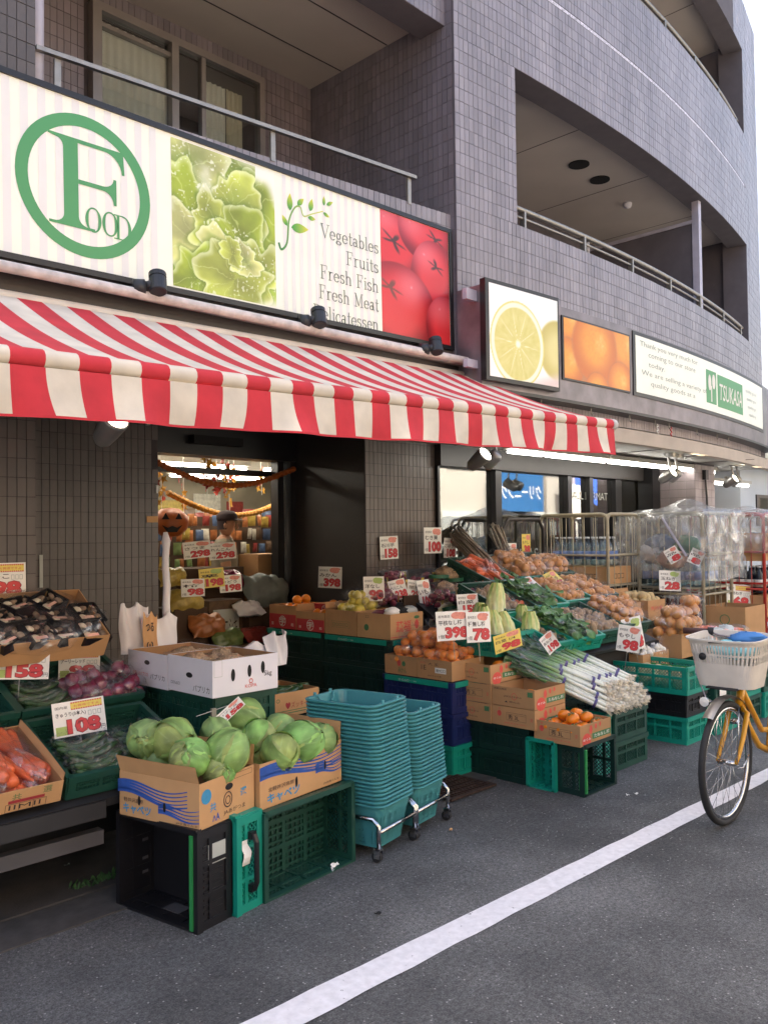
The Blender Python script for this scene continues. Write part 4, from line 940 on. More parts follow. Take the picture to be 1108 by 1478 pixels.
for z in (.7, 1.05, 1.4): fill(4.6, 10.2, 4.5, z, 22, 'p', 'packets on the rear shelf', 'snack packet on the tall rear shelf')
shelf(5.0, 8.9, 3.6, .45, (.9, 1.3, 1.65), 'stocked middle shelf unit beyond the counter')
for z in (.9, 1.3, 1.65): fill(5.0, 8.9, 3.6, z, 24, 'p', 'packets on the middle shelf', 'snack packet on the middle shelf unit')
shelf(3.2, 9.0, 1.2, .5, (.7, 1.1, 1.5), 'dark stocked shelf unit left of the man at the back')
for z in (.7, 1.1): fill(3.2, 9.0, 1.2, z, 7, 'p', 'packets on the left rear shelf', 'snack packet on the left rear shelf')
# freezer cabinet with white front
t = thing('freezer_counter', 'white box freezer counter beyond the man', 'freezer', (5.4, 7.2, .05)); MB().bx(0, 1.6, 0, .6, 0, .78).obj('body', 'white_carton', t); MB().bx(-.02, 1.62, -.03, .62, .78, .84).obj('rim', 'card_grey', t)
# display table just inside the door with cartons, bags and price cards
t = thing('display_table', 'low dark table of bagged goods just inside the door', 'table', (3.4, 5.85, .05)); MB().bx(0, 1.6, 0, .7, .50, .54).obj('table_top', 'card_brown', t)
for a, b in ((.03, .03), (1.5, .03), (.03, .6), (1.5, .6)): MB().bx(a, a+.06, b, b+.06, 0, .5).obj('leg', 'card_brown', t)
def lumpbag(mb, c, r, sd, n=14):
    q = random.Random(sd); ph = [q.random()*6 for _ in range(6)]
    def f(u, v):
        a = 2*PI*u; b = PI*v; k = 1+.13*math.sin(3*a+ph[0])*math.sin(b)+.10*math.sin(5*a+4*b+ph[1])+.08*math.sin(7*b+2*a+ph[2])
        return (c[0]+r[0]*k*math.sin(b)*math.cos(a), c[1]+r[1]*k*math.sin(b)*math.sin(a), c[2]-r[2]*k*math.cos(b))
    mb.grid(f, n, n*2//3, closed=True); return mb
def crumple(r, sd):
    """soft filled bag: pillow with crimped ends and creases"""
    q = random.Random(sd); ph = [q.random()*6 for _ in range(6)]; m = MB()
    def f(sg):
        def g(u, v):
            a, b = (u-.5)*2, (v-.5)*2; t_ = max(0, 1-abs(a)**3.5)**.6*max(0, 1-abs(b)**2.5)**.6
            n = .10*math.sin(9*a+4*b+ph[0])+.08*math.sin(13*b-6*a+ph[1])+.06*math.sin(21*a+ph[2])
            return (a*r*(1+.06*math.sin(5*b+ph[3])), b*r*.62*(1+.08*math.sin(7*a+ph[4]))+.1*r, sg*r*.40*t_*(1+n)+.05*r*math.sin(8*a+ph[5])*abs(b))
        return g
    m.X = RX(55+20*math.sin(sd)); m.grid(f(1), 18, 14); m.grid(lambda u, v: f(-1)(1-u, v), 18, 14); m.X = None; return m
for i, (px, py, Y, rx, mt, lb) in enumerate(((300, 905, 6.0, .17, 'snack_orange', 'orange net bag lying on the table inside the door'), (385, 855, 6.2, .24, 'rack_cloth', 'large grey sack right on the display table inside the door'), (330, 925, 5.95, .15, 'snack_green', 'green bag low on the display table inside the door'), (268, 868, 6.1, .16, 'snack_yellow', 'yellow bag on the table left inside the door'), (372, 918, 5.95, .14, 'snack_red', 'red packet lying low on the display table inside the door'), (360, 880, 6.1, .14, 'bag_white', 'small white bag before the large grey sack'), (330, 838, 6.3, .16, 'red_onion', 'dark purple grapes on the boxes before the man'), (250, 835, 6.2, .13, 'snack_yellow', 'yellow bag behind the wrapped pole'))):
    m = crumple(rx, i); o = m.obj('goods_bag', mt, None, True); c = P(px, py, Y=Y); o.matrix_world = TR(*c); tag(o, lb, 'bag')
for i, (px0, py0, px1, Y, d_, zb, mt, lb) in enumerate(((255, 822, 352, 6.55, .45, .05, 'card_brown', 'tall dark carton stack before the man'), (252, 880, 300, 6.05, .35, .05, 'card_brown', 'brown carton left inside the door'), (302, 868, 350, 6.2, .3, .05, 'snack_brown', 'dark printed carton in the middle of the doorway'), (360, 880, 412, 6.15, .35, .05, 'card_brown', 'brown carton below the grey sack'), (372, 800, 412, 6.5, .3, .05, 'kraft', 'upright brown carton at the right door edge'), (330, 935, 372, 5.8, .25, .05, 'snack_brown', 'low dark carton at the foot of the doorway'))):
    a = P(px0, py0, Y=Y); b = P(px1, py0, Y=Y); m = MB(); w_, h_ = b.x-a.x, a.z-zb; m.bx(0, w_, 0, d_, 0, h_); o = m.obj('stock_carton', mt); o.matrix_world = TR(a.x, Y, zb); tag(o, lb, 'carton')
    if i in (2, 5): m = MB(); put_rect(m, .04, w_-.04, h_*.62, h_*.92); put_text(m, 'ササニシキ', .06, h_*.68, h_*.16, w_-.12, mi=1, z=.001); p_ = m.obj('print', ['card_grey', 'ink_black'], o); p_.matrix_local = basis((0, -.002, 0), (1, 0, 0), (0, 0, 1))
# garlands, hanging maple sprays and a pumpkin balloon
def garland(a, b, sag, n, mt, label, rad=.05):
    a = Vector(a); b = Vector(b); m = MB(); pts = []
    for i in range(n+1):
        t = i/n; p = a+(b-a)*t; p.z -= sag*math.sin(PI*t); pts.append(p)
    m.tube(pts, [rad*(.75+.25*(i % 2)) for i in range(n+1)], 8); tag(m.obj('paper_garland', mt, None, False), label, 'garland')
garland((3.45, 6.0, 2.24), (5.05, 6.05, 2.2), .20, 70, 'pumpkin', 'orange paper garland sagging across the doorway', .028)
garland((4.3, 7.0, 2.0), (6.3, 7.6, 2.05), .22, 70, 'garland', 'golden tinsel garland deeper inside the shop', .032)
def maple(rad):
    m = MB(); pts = []
    for i in range(10):
        r = rad*(1 if i % 2 == 0 else .42)*(1 if i not in (4, 6) else .7); a = PI/2+i*2*PI/10; pts.append((r*math.cos(a), .004*math.sin(i*2), r*math.sin(a)))
    m.poly(pts); return m
mleaf = [maple(.05).mesh('leaf', 'maple_red'), maple(.05).mesh('leaf', 'maple_gold')]
for i in range(14):
    x = 4.0+i*.17+rnd.random()*.1; y = 6.45+rnd.random()*.9; L_ = .35+rnd.random()*.45
    t = thing('maple_spray', 'hanging string of red and gold paper maple leaves inside the shop', 'decoration', (x, y, 2.4), 'hanging maple leaf strings inside the shop')
    m = MB(); m.tube([(0, 0, 0), (.01, 0, -L_)], .003, 4); m.obj('string', 'card_white', t)
    for k in range(9):
        o = link('leaf', mleaf[rnd.randrange(2)], t); o.matrix_local = TR((rnd.random()-.5)*.09, (rnd.random()-.5)*.06, -L_*(.25+.08*k)) @ RZ(rnd.random()*360) @ RY(rnd.random()*360)
for k in range(7):
    m = MB(); m.bx(0, .35+.1*(k % 3), 0, .01, 0, .25+.08*(k % 2)); o = m.obj('poster', ('snack_orange', 'snack_white', 'snack_red', 'snack_brown', 'snack_yellow', 'snack_white', 'snack_red')[k]); o.matrix_world = TR(4.7+.68*k, 12.37, 1.95+.04*(k % 2)); tag(o, 'dim poster high on the back wall, number %s from the left' % ('one', 'two', 'three', 'four', 'five', 'six', 'seven')[k], 'poster')
c = P(246, 754, Y=7.0)
t = thing('pumpkin_balloon', 'orange pumpkin face balloon inside the left of the doorway', 'balloon', TR(*c) @ RZ(-25) @ Matrix.Scale(.85, 4))
m = MB(); m.lathe([(.0, -.16), (.09, -.15), (.17, -.08), (.19, 0), (.17, .08), (.09, .15), (.02, .16)], 32, wob=lambda a, z: 1+.07*abs(math.cos(a*5))); m.obj('body', 'pumpkin', t, True)
m = MB()
for sx_ in (-1, 1): m.poly([(sx_*.03, -.195, .03), (sx_*.11, -.172, .03), (sx_*.07, -.185, .10)])
m.poly([(-.11, -.17, -.03), (-.05, -.192, -.06), (0, -.196, -.04), (.05, -.192, -.06), (.11, -.17, -.03), (.05, -.180, -.11), (-.05, -.180, -.11)]); m.obj('face', 'dark_void', t)
# ------------------------------------------------------------------ the man in the shop, seen from behind in profile
def person(M):
    t = thing('person', 'person in grey T-shirt and dark cap seen from behind inside the shop', 'person', M)
    me = bpy.data.meshes.new('body')
    J = {'pel': (0, 0, .95), 'sp1': (0, 0, 1.12), 'sp2': (0, .01, 1.30), 'nk0': (0, .02, 1.43), 'nk1': (.01, .0, 1.50), 'hd0': (.03, -.02, 1.58), 'hd1': (.03, -.02, 1.66)}
    J.update({'shL': (0, .17, 1.39), 'elL': (.06, .23, 1.12), 'wrL': (.20, .20, .95), 'haL': (.26, .18, .90), 'shR': (0, -.17, 1.39), 'elR': (.05, -.23, 1.11), 'wrR': (.18, -.21, .94), 'haR': (.24, -.2, .88)})
    J.update({'hipL': (0, .09, .90), 'knL': (.02, .10, .50), 'anL': (-.01, .10, .09), 'toL': (.14, .11, .04), 'hipR': (0, -.09, .90), 'knR': (.03, -.10, .50), 'anR': (.0, -.10, .09), 'toR': (.15, -.11, .04)})
    R_ = {'pel': .14, 'sp1': .135, 'sp2': .15, 'nk0': .09, 'nk1': .055, 'hd0': .085, 'hd1': .09, 'shL': .07, 'elL': .045, 'wrL': .032, 'haL': .035, 'hipL': .09, 'knL': .065, 'anL': .045, 'toL': .04}
    ks = list(J); E_ = [('pel', 'sp1'), ('sp1', 'sp2'), ('sp2', 'nk0'), ('nk0', 'nk1'), ('nk1', 'hd0'), ('hd0', 'hd1'), ('pel', 'hipL'), ('hipL', 'knL'), ('knL', 'anL'), ('anL', 'toL'), ('pel', 'hipR'), ('hipR', 'knR'), ('knR', 'anR'), ('anR', 'toR'), ('nk0', 'shL'), ('shL', 'elL'), ('elL', 'wrL'), ('wrL', 'haL'), ('nk0', 'shR'), ('shR', 'elR'), ('elR', 'wrR'), ('wrR', 'haR')]
    me.from_pydata([J[k] for k in ks], [(ks.index(a), ks.index(b)) for a, b in E_], [])
    o = bpy.data.objects.new('body', me); COL.objects.link(o)
    bm = bmesh.new(); bm.from_mesh(me); sk = bm.verts.layers.skin.verify()
    for v, k in zip(bm.verts, ks):
        r = R_.get(k, R_.get(k[:-1]+'L', .05)); v[sk].radius = (r, r); v[sk].use_root = (k == 'pel')
    bm.to_mesh(me); bm.free()
    o.modifiers.new('s', 'SKIN'); o.modifiers.new('ss', 'SUBSURF').levels = 2
    me2 = bpy.data.meshes.new_from_object(o.evaluated_get(bpy.context.evaluated_depsgraph_get())); bpy.data.objects.remove(o)
    me2.materials.clear()
    for k in ('skin', 'shirt', 'trousers'): me2.materials.append(MATS[k])
    for p in me2.polygons:
        z = p.center.z; arm = abs(p.center.y) > .16 and z < 1.24
        p.material_index = 2 if (z < .96 and not (abs(p.center.y) > .15 and p.center.x > .1)) else 1 if (z < 1.46 and not arm) else 0; p.use_smooth = True
    link('body', me2, t)
    m = MB(); m.lathe([(.098, 0), (.103, .025), (.098, .06), (.068, .095), (.0, .108)], 20, (.03, -.02, 1.635)); m.grid(lambda u, v: (.03+(.10+.09*v)*math.cos((u-.5)*1.8), -.02+(.10+.02*v)*math.sin((u-.5)*1.8), 1.655-.015*v), 10, 3); m.obj('cap', 'cap', t, True)
    m = MB(); m.grid(lambda u, v: (.03-.095*math.cos((u-.5)*3.2), -.02+.098*math.sin((u-.5)*3.2), 1.55+.1*v), 12, 3); m.obj('hair', 'cap', t, True)
    for s in (-1, 1): m = MB(); m.lathe([(.0, -.03), (.012, -.02), (.016, .01), (.0, .03)], 8, (.02, -.02+s*.098, 1.59)); m.obj('ear', 'skin', t, True)
    m = MB(); m.lathe([(.0, -.02), (.016, -.012), (.006, .03), (.0, .035)], 8, (.128, -.02, 1.575)); m.obj('nose', 'skin', t, True)
person(TR(4.9, 6.95, .1) @ RZ(-40))
# crowded low racks and hanging goods that fill the shop behind the man
for k in range(150):
    x = 3.9+.09*(k % 30)+rnd.random()*.03; y = 7.62+rnd.random()*.12; z = 1.10+.145*(k//30)+rnd.random()*.02
    o = link('snack_packet', pk[SNACK[rnd.randrange(7)][0]]); o.matrix_world = TR(x, y, z) @ RZ(rnd.uniform(-25, 25)) @ RX(rnd.uniform(-12, 12)) @ Matrix.Scale(.5+.18*rnd.random(), 4); tag(o, 'snack packet hanging on the pegboard rack behind the man', 'snack packet', 'packets on the pegboard rack')
t = thing('pegboard_rack', 'dark pegboard rack of packets behind the man', 'rack', (3.8, 7.85, .05)); MB().bx(0, 2.9, 0, .04, 0, 1.75).obj('board', 'card_brown', t); MB().bx(0, 2.9, -.5, 0, 1.05, 1.09).obj('ledge', 'card_brown', t)
# ------------------------------------------------------------------ low neighbouring building and the street opposite (seen in the shop windows)
mat('pale_wall', H('b9bfc6'), .8, var=.06, scale=1.5); mat('white_wall', H('a9a59b'), .8, var=.05, scale=.8); mat('tan_wall', H('a58f78'), .8, var=.08); mat('sign_blue', H('2a5f92'), .4, var=.04); mat('tarp_blue', H('2a55b0'), .5, var=.1)
nb_ = thing('neighbour_building', 'low pale blue grey building beyond the tiled column', 'building', (13.2, 5.2, 0))
MB().bx(0, 9, 0, 5, 0, 2.55).obj('wall', 'pale_wall', nb_); MB().bx(-.1, 9.1, -.3, 5, 2.55, 2.65).obj('roof', 'pale_wall', nb_)
m = MB(); m.bx(-.03, 0, .2, 1.0, 1.4, 1.8); m.obj('vent_window', 'dark_frame', nb_); m = MB(); m.bx(.6, 1.5, -.02, 0, 1.65, 2.15); m.obj('window', 'dark_frame', nb_); m = MB(); m.bx(.7, 1.05, -.025, -.02, 1.7, 2.1); m.obj('pane', 'glass_up', nb_)
MB().bx(-.02, 9, -.05, 0, 1.55, 1.62).obj('ledge', 'card_grey', nb_)
def house(x0, x1, y, h, mt, label, rows):
    t = thing('opposite_building', label, 'building', (x0, y, 0)); W_ = x1-x0
    MB().bx(0, W_, -6, 0, 0, h).obj('wall', mt, t); MB().bx(-.1, W_+.1, -6, .12, h, h+.2).obj('parapet', 'card_grey', t)
    nx = max(2, int(W_/2.2))
    for j in range(rows):
        for i in range(nx):
            x = (i+.5)*W_/nx; z = 3.6+j*2.8
            if z+1.3 > h: continue
            w2 = MB().bx(x-.65, x+.65, 0, .03, z, z+1.3).obj('window', 'card_grey', t); MB().bx(x-.58, x+.58, .03, .035, z+.07, z+1.23).obj('pane', 'dark_frame', w2)
    for i in range(nx): MB().bx((i+.12)*W_/nx, (i+.88)*W_/nx, 0, .04, .1, 2.3).obj('shutter', 'card_grey' if i % 2 else 'dark_panel', t)
    return t
house(-6, 6.5, -6.2, 6.5, 'tan_wall', 'tan building opposite behind the camera, nearest', 1); house(7, 16.5, -6.4, 7.0, 'white_wall', 'white building opposite reflected in the shop window', 1); house(17, 27, -6.4, 7.0, 'white_wall', 'cream building opposite behind the blue sign', 1); house(27.5, 45, -6.4, 6.5, 'tan_wall', 'far tan building on the opposite side', 1)
t = thing('cleaner_sign', 'blue sign of the dry cleaner across the street, mirrored in the window', 'sign', (22.0, -5.9, 2.3)); MB().bx(0, 2.6, -.15, 0, 0, 1.3).obj('panel', 'sign_blue', t)
m = MB(); put_text(m, 'クリーニング', 0, 0, .5, 2.3); m.obj('lettering', 'card_white', t, False, basis((2.45, .004, .4), (-1, 0, 0), (0, 0, 1)))
t = thing('blue_tarp', 'blue shop tarpaulin across the street, mirrored in the window', 'tarp', (26, -5.9, 2.0)); m = MB(); m.grid(lambda u, v: (u*5, .0+1.2*v+.05*math.sin(u*20), 1.6-1.1*v), 20, 4); m.obj('sheet', 'tarp_blue', t, True)
t = thing('banner_post', 'white banner sign on a post across the street, mirrored in the window', 'sign', (25.3, -5.2, 0)); m = MB(); m.tube([(0, 0, 0), (0, 0, 5)], .1, 8); m.obj('post', 'white_pipe', t); MB().bx(-.3, .3, .1, .13, 1.4, 3.2).obj('banner', 'card_white', t)
mat('awn_dirty', H('b9b3a4'), .8, var=.55, scale=22, det=8)
# ------------------------------------------------------------------ crates
_cr = {}
def crate_mesh(w_, d_, h_, style, mt):
    key = (w_, d_, h_, style, mt)
    if key in _cr: return _cr[key]
    m = MB(); t = .010
    def wall(mapf, L_, hh):
        def bar(a0, a1, z0, z1, o0, o1): 
            q = [mapf(a, o_, z) for z in (z0, z1) for a, o_ in ((a0, o0), (a1, o0), (a1, o1), (a0, o1))]
            m.add(q, [(0,3,2,1),(4,5,6,7),(0,1,5,4),(1,2,6,5),(2,3,7,6),(3,0,4,7)])
        bar(-.006, L_+.006, hh-.03, hh, -.014, t); bar(0, L_, 0, .035, -.004, t)
        bar(0, .035, .035, hh-.03, -.006, t); bar(L_-.035, L_, .035, hh-.03, -.006, t)
        if hh > .15: bar(.035, L_-.035, hh*.55, hh*.55+.018, -.004, t)
        n = max(2, round(L_/.13))
        for i in range(1, n): bar(L_*i/n-.008, L_*i/n+.008, .035, hh-.03, -.005, t)
        if style == 'lattice':
            s_ = .024; z0, z1 = .035, hh-.03; H_ = z1-z0; k = -H_
            while k < L_:
                for sg in (1, -1):
                    a0, a1 = (k, k+H_) if sg > 0 else (k+H_, k); zz0, zz1 = z0, z1
                    pts = []
                    for tt in (0, 1):
                        pts.append((a0+(a1-a0)*tt, zz0+(zz1-zz0)*tt))
                    (xa, za), (xb, zb) = pts
                    if xa > xb: xa, za, xb, zb = xb, zb, xa, za
                    if xb <= .035 or xa >= L_-.035: continue
                    sl = (zb-za)/(xb-xa)
                    if xa < .035: za += sl*(.035-xa); xa = .035
                    if xb > L_-.035: zb += sl*(L_-.035-xb); xb = L_-.035
                    q = .0028
                    v = [mapf(xa, 0, za-q), mapf(xb, 0, zb-q), mapf(xb, 0, zb+q), mapf(xa, 0, za+q), mapf(xa, .005, za-q), mapf(xb, .005, zb-q), mapf(xb, .005, zb+q), mapf(xa, .005, za+q)]
                    m.add(v, [(0,1,2,3),(7,6,5,4),(3,2,6,7),(0,4,5,1)])
                k += s_
        elif style == 'slot':
            k = .045
            while k < L_-.04: bar(k, k+.006, .035, hh-.03, 0, t*.7); k += .0135
            nz = 3
            for j in range(1, nz): bar(.035, L_-.035, .035+(hh-.065)*j/nz-.004, .035+(hh-.065)*j/nz+.004, -.002, t)
        else:
            bar(.035, L_-.035, .035, hh-.03, .003, t*.8)
            k = .06
            while k < L_-.05: bar(k, k+.01, .05, hh-.045, -.001, .003); k += .026
    wall(lambda a, o, z: (a, o, z), w_, h_); wall(lambda a, o, z: (w_-a, d_-o, z), w_, h_)
    wall(lambda a, o, z: (o, d_-a, z), d_, h_); wall(lambda a, o, z: (w_-o, a, z), d_, h_)
    k = .02
    while k < w_: m.bx(k, k+.010, .01, d_-.01, .004, .012); k += .032
    k = .02
    while k < d_: m.bx(.01, w_-.01, k, k+.010, .006, .014); k += .032
    for i in range(1, 4): m.bx(w_*i/4-.012, w_*i/4+.012, .01, d_-.01, .002, .016)
    for i in range(1, 3): m.bx(.01, w_-.01, d_*i/3-.012, d_*i/3+.012, .003, .017)
    _cr[key] = m.mesh('crate', mt); return _cr[key]
COLN = {'plastic_teal': 'teal', 'plastic_dkgreen': 'dark green', 'plastic_deep': 'deep green', 'plastic_black': 'black', 'plastic_navy': 'navy blue'}
def crate(M, w_, d_, h_, mt, style, label, group=None, band=None):
    t = thing('crate', label, 'crate', M, group)
    link('body', crate_mesh(w_, d_, h_, style, mt), t)
    if band:
        m = MB(); m.bx(-.018, -.012, .02, d_-.02, h_-.034, h_+.003); m.bx(.02, w_-.02, -.018, -.012, h_-.034, h_+.003); m.obj('rim_band', band, t)
        m = MB(); put_text(m, '□ ○△□ ─ ××', 0, 0, .013, .16); m.obj('stamp', 'card_white', t, False, basis((-.0186, d_*.75, h_-.026), (0,-1,0), (0,0,1)))
    return t
# ------------------------------------------------------------------ cartons
def carton(M, w_, d_, h_, label, outer='kraft', inner='kraft_in', flaps=(), prints=(), name='carton', group=None, th=.004, tabs=True):
    t = thing(name, label, 'carton', M, group)
    m = MB(); e = .0006
    def wallb(x0, x1, y0, y1):
        m.bx(x0, x1, y0, y1, .003, h_)
    wallb(0, w_, 0, th); wallb(0, w_, d_-th, d_); wallb(0, th, th, d_-th); wallb(w_-th, w_, th, d_-th); m.bx(.001, w_-.001, .001, d_-.001, 0, .003); m.obj('box', outer, t)
    m = MB(); m.bx(th, w_-th, th, d_-th, .0035, .005); m.bx(th, w_-th, d_-th-.001, d_-th-.0003, .005, h_-.001); m.bx(w_-th-.001, w_-th-.0003, th, d_-th-.001, .005, h_-.001); m.bx(th, w_-th, th+.0003, th+.001, .005, h_-.001); m.bx(th+.0003, th+.001, th+.001, d_-th-.001, .005, h_-.001); m.obj('lining', inner, t)
    FA = {'-Y': ((0, 0), (1, 0), (0, -1), w_), '+Y': ((w_, d_), (-1, 0), (0, 1), w_), '-X': ((0, d_), (0, -1), (-1, 0), d_), '+X': ((w_, 0), (0, 1), (1, 0), d_)}
    for side, ang, L_ in flaps:
        (ox, oy), (rx, ry), (nx, ny), W_ = FA[side]; a = math.radians(ang); up = Vector((nx*math.sin(a), ny*math.sin(a), math.cos(a))); r = Vector((rx, ry, 0)); o = Vector((ox-nx*th, oy-ny*th, h_+.001))+r*.003
        n = r.cross(up); m = MB(); m.X = basis(o, r, up, n)
        def fl(u, v): return (u*(W_-.006), v*L_, .006*math.sin(u*PI)*v)
        m.grid(fl, 6, 3); m.grid(lambda u, v: (lambda p: (p[0], p[1], p[2]+.003))(fl(1-u, v)), 6, 3); f_ = m.obj('flap', outer, t)
    by = {}
    for pr in prints:
        face, mt = pr[0], pr[1]; by.setdefault((face, mt), []).append(pr[2:])
    lay = {}
    for (face, mt), items in by.items():
        (ox, oy), (rx, ry), (nx, ny), W_ = FA[face]; lay[face] = lay.get(face, 0)+1; k = .0008+.0003*lay[face]
        M2 = basis((ox+nx*k, oy+ny*k, 0), (rx, ry, 0), (0, 0, 1)); m = MB()
        for it in items:
            kd = it[0]
            if kd == 'T': put_text(m, it[1], it[2]*W_, it[3]*h_, it[4]*h_, it[5]*W_ if it[5] else None, bold=it[6] if len(it) > 6 else 0)
            elif kd == 'R': put_rect(m, it[1]*W_, it[2]*W_, it[3]*h_, it[4]*h_)
            elif kd == 'F': put_frame(m, it[1]*W_, it[2]*W_, it[3]*h_, it[4]*h_, it[5])
            elif kd == 'E': put_ell(m, it[1]*W_, it[2]*h_, it[3], it[4], hole=it[5] if len(it) > 5 else 0)
            elif kd == 'W':            # flowing wave bands
                a0, a1, n, th_, amp, base = it[1:]
                for j in range(n):
                    L2 = []
                    for i in range(25):
                        s_ = i/24; x = (a0+(a1-a0)*s_)*W_; th2 = th_*h_*1.5*(1-.70*s_) if j else th_*h_*2.4*(1-.70*s_); y = (base+j*.055*(1+s_*.6))*h_+amp*h_*math.sin(s_*5.2+.9); L2.append((x, y, th2))
                    m.add([q for (x, y, tt) in L2 for q in ((x, y, 0), (x, y+tt, 0))], [(2*i, 2*i+2, 2*i+3, 2*i+1) for i in range(24)])
        m.obj('print', mt, t, False, M2)
    return t
# ------------------------------------------------------------------ price cards
def price_card(M, w_, h_, num, title, label, kind='y', stand=None, curl=.0, group=None):
    """M: local x right, y up, z towards the viewer; origin at the lower left corner"""
    t = thing('price_card', label, 'price card', M, group)
    def cz(x): return curl*w_*((x/w_-.5)**2)*4
    m = MB(); base = {'y': 'card_white', 'p': 'card_white', 'k': 'card_yellow'}[kind]
    m.grid(lambda u, v: (u*w_, v*h_, cz(u*w_)), 10, 1); m.grid(lambda u, v: ((1-u)*w_, v*h_, cz((1-u)*w_)-.0015), 10, 1); m.obj('board', base, t)
    def bent(mb):
        for i, (x, y, z) in enumerate(mb.v): mb.v[i] = (x, y, z+cz(x))
        return mb
    if kind == 'y':
        m = MB()
        for xx in range(10):
            put_rect(m, w_*(.36+.06*xx), w_*(.42+.06*xx), h_*.76, h_*.95, .001)
        bent(m).obj('banner', 'card_yellow', t); m = MB(); n = 13
        for i in range(n): a = w_*(.36+.6*i/n); m.poly([(a, h_*.74, .0012), (a+.6*w_/n, h_*.74, .0012), (a+.3*w_/n, h_*.79, .0012)]); m.poly([(a, h_*.96, .0012), (a+.6*w_/n, h_*.96, .0012), (a+.3*w_/n, h_*.91, .0012)][::-1])
        put_text(m, 'お買得ですよ', w_*.42, h_*.81, h_*.07, w_*.48, z=.0013); bent(m).obj('banner_print', 'card_red', t)
        m = MB()
        for i in range(3): put_frame(m, w_*(.68+.09*i), w_*(.75+.09*i), h_*.52, h_*.66, .003, .001)
        bent(m).obj('box_print', 'card_grey', t)
        m = MB(); put_rect(m, w_*.04, w_*.26, h_*.05, h_*.30, .001); bent(m).obj('corner_print', 'card_green', t)
        m = MB(); put_text(m, '1ふくろ', w_*.07, h_*.12, h_*.10, w_*.17, z=.0016); put_text(m, title, w_*.06, h_*.55, h_*.15, w_*.58, bold=.012, z=.0014); put_text(m, '国内産', w_*.06, h_*.80, h_*.08, w_*.24, z=.0014); put_text(m, '円', w_*.90, h_*.07, h_*.13, w_*.08, z=.0014); bent(m).obj('title_print', 'ink_black', t)
        nx0, nw, ny, nh = w_*.27, w_*.62, h_*.06, h_*.42
    else:
        m = MB(); hs = sum(map(ord, label)); put_ell(m, w_*(.62+.02*(hs % 3)), h_*.84, w_*.16, h_*.12, .001, 14); put_ell(m, w_*(.80-.02*(hs % 4)), h_*.80, w_*.15, h_*.10, .0011, 14); put_ell(m, w_*.74, h_*(.89-.01*(hs % 5)), w_*.2, h_*.07, .0012, 14); bent(m).obj('banner', ('card_pink', 'card_pink', 'card_green', 'card_pink')[hs % 4], t)
        m = MB(); put_text(m, title, w_*.06, h_*.52, h_*.17, w_*.72, bold=.012, z=.0014); put_text(m, '産地直送', w_*.06, h_*.78, h_*.09, w_*.36, z=.0014); put_text(m, '1個', w_*.05, h_*.08, h_*.13, w_*.16, z=.0014); bent(m).obj('title_print', 'ink_black', t)
        nx0, nw, ny, nh = w_*.26, w_*.68, h_*.07, h_*.38
    m = MB(); put_text(m, num, nx0-.02*w_, ny-.02*h_, nh+.04*h_, nw+.04*w_, bold=.07, z=.0018); bent(m).obj('number_outline', 'card_outline', t)
    m = MB(); put_text(m, num, nx0, ny, nh, nw, bold=.045, z=.0024); bent(m).obj('number', 'card_red', t)
    if stand: m = MB(); m.tube([(w_*.5, h_*.1, -.004), (w_*.5, -stand, -.004)], .0025, 5); m.obj('stick', 'steel', t)
    return t
def facing(px, py, yaw=0, tilt=0, roll=0, X=None, Y=None, z=None, at=None):
    """frame for a card standing at a photo point; yaw 0 faces the street (-Y), +yaw turns towards the camera's left (-X)"""
    o = at if at is not None else P(px, py, X=X, Y=Y, z=z)
    return TR(*o) @ RZ(-yaw) @ RX(90-tilt) @ RZ(roll)
# ------------------------------------------------------------------ produce materials and meshes
mat('carrot', H('de6a3c'), .42, var=.12, scale=30, rand=.08, bump=.3, bscale=70)
mat('cucumber', H('35552c'), .35, var=.25, scale=25, rand=.12, bump=.4, bscale=120)
mat('zucchini', H('2c4a26'), .3, var=.3, scale=40, rand=.1)
mat('onion', H('c68a4c'), .35, var=.16, scale=14, rand=.10)
mat('orange', H('ee8b24'), .4, var=.06, scale=40, rand=.06, bump=.3, bscale=160)
mat('mandarin', H('f6933f'), .4, var=.06, scale=40, rand=.07, bump=.25, bscale=140)
mat('persimmon', H('ea8420'), .3, var=.06, scale=8, rand=.05)
mat('pear', H('cdbb4a'), .4, var=.1, scale=20, rand=.1)
mat('calyx', H('6a7040'), .7)
mat('cabbage', (1, 1, 1), .58, attr=True, var=.06, scale=14, bump=.35, bscale=50)
mat('napa', (1, 1, 1), .5, attr=True, var=.08, scale=18, bump=.3, bscale=60)
mat('leek', (1, 1, 1), .35, attr=True, var=.08, scale=12)
mat('roots', H('e2d8c0'), .8)
mat('tie_purple', H('4d4278'), .5)
mat('tape_red', H('c23a44'), .5)
mat('mushroom', H('8a7560'), .6, var=.18, scale=24, rand=.15)
mat('mushroom_stem', H('d8cdb6'), .6, var=.06)
mat('tray_black', H('17171a'), .3)
mat('label_pink', H('e8b7a4'), .5, var=.1, scale=80)
mat('greens', H('55803f'), .5, var=.3, scale=20, rand=.2)
mat('greens_dark', H('40643c'), .5, var=.3, scale=20, rand=.2)
mat('asparagus', H('5a6038'), .6, var=.3, scale=30)
mat('burdock', H('8b7c68'), .8, var=.3, scale=40, rand=.12)
mat('tuber', H('a48a6a'), .8, var=.25, scale=30, rand=.12)
mat('potato', H('c2a878'), .7, var=.15, scale=30, rand=.1)
mat('garlic', H('e6dfd0'), .6, var=.06)
mat('sweet_potato', H('7a3144'), .6, var=.18, scale=20, rand=.12)
mat('shred', H('b99a74'), .6, var=.4, scale=70)
mat('label_yellow', H('d8b544'), .5, var=.2, scale=50)
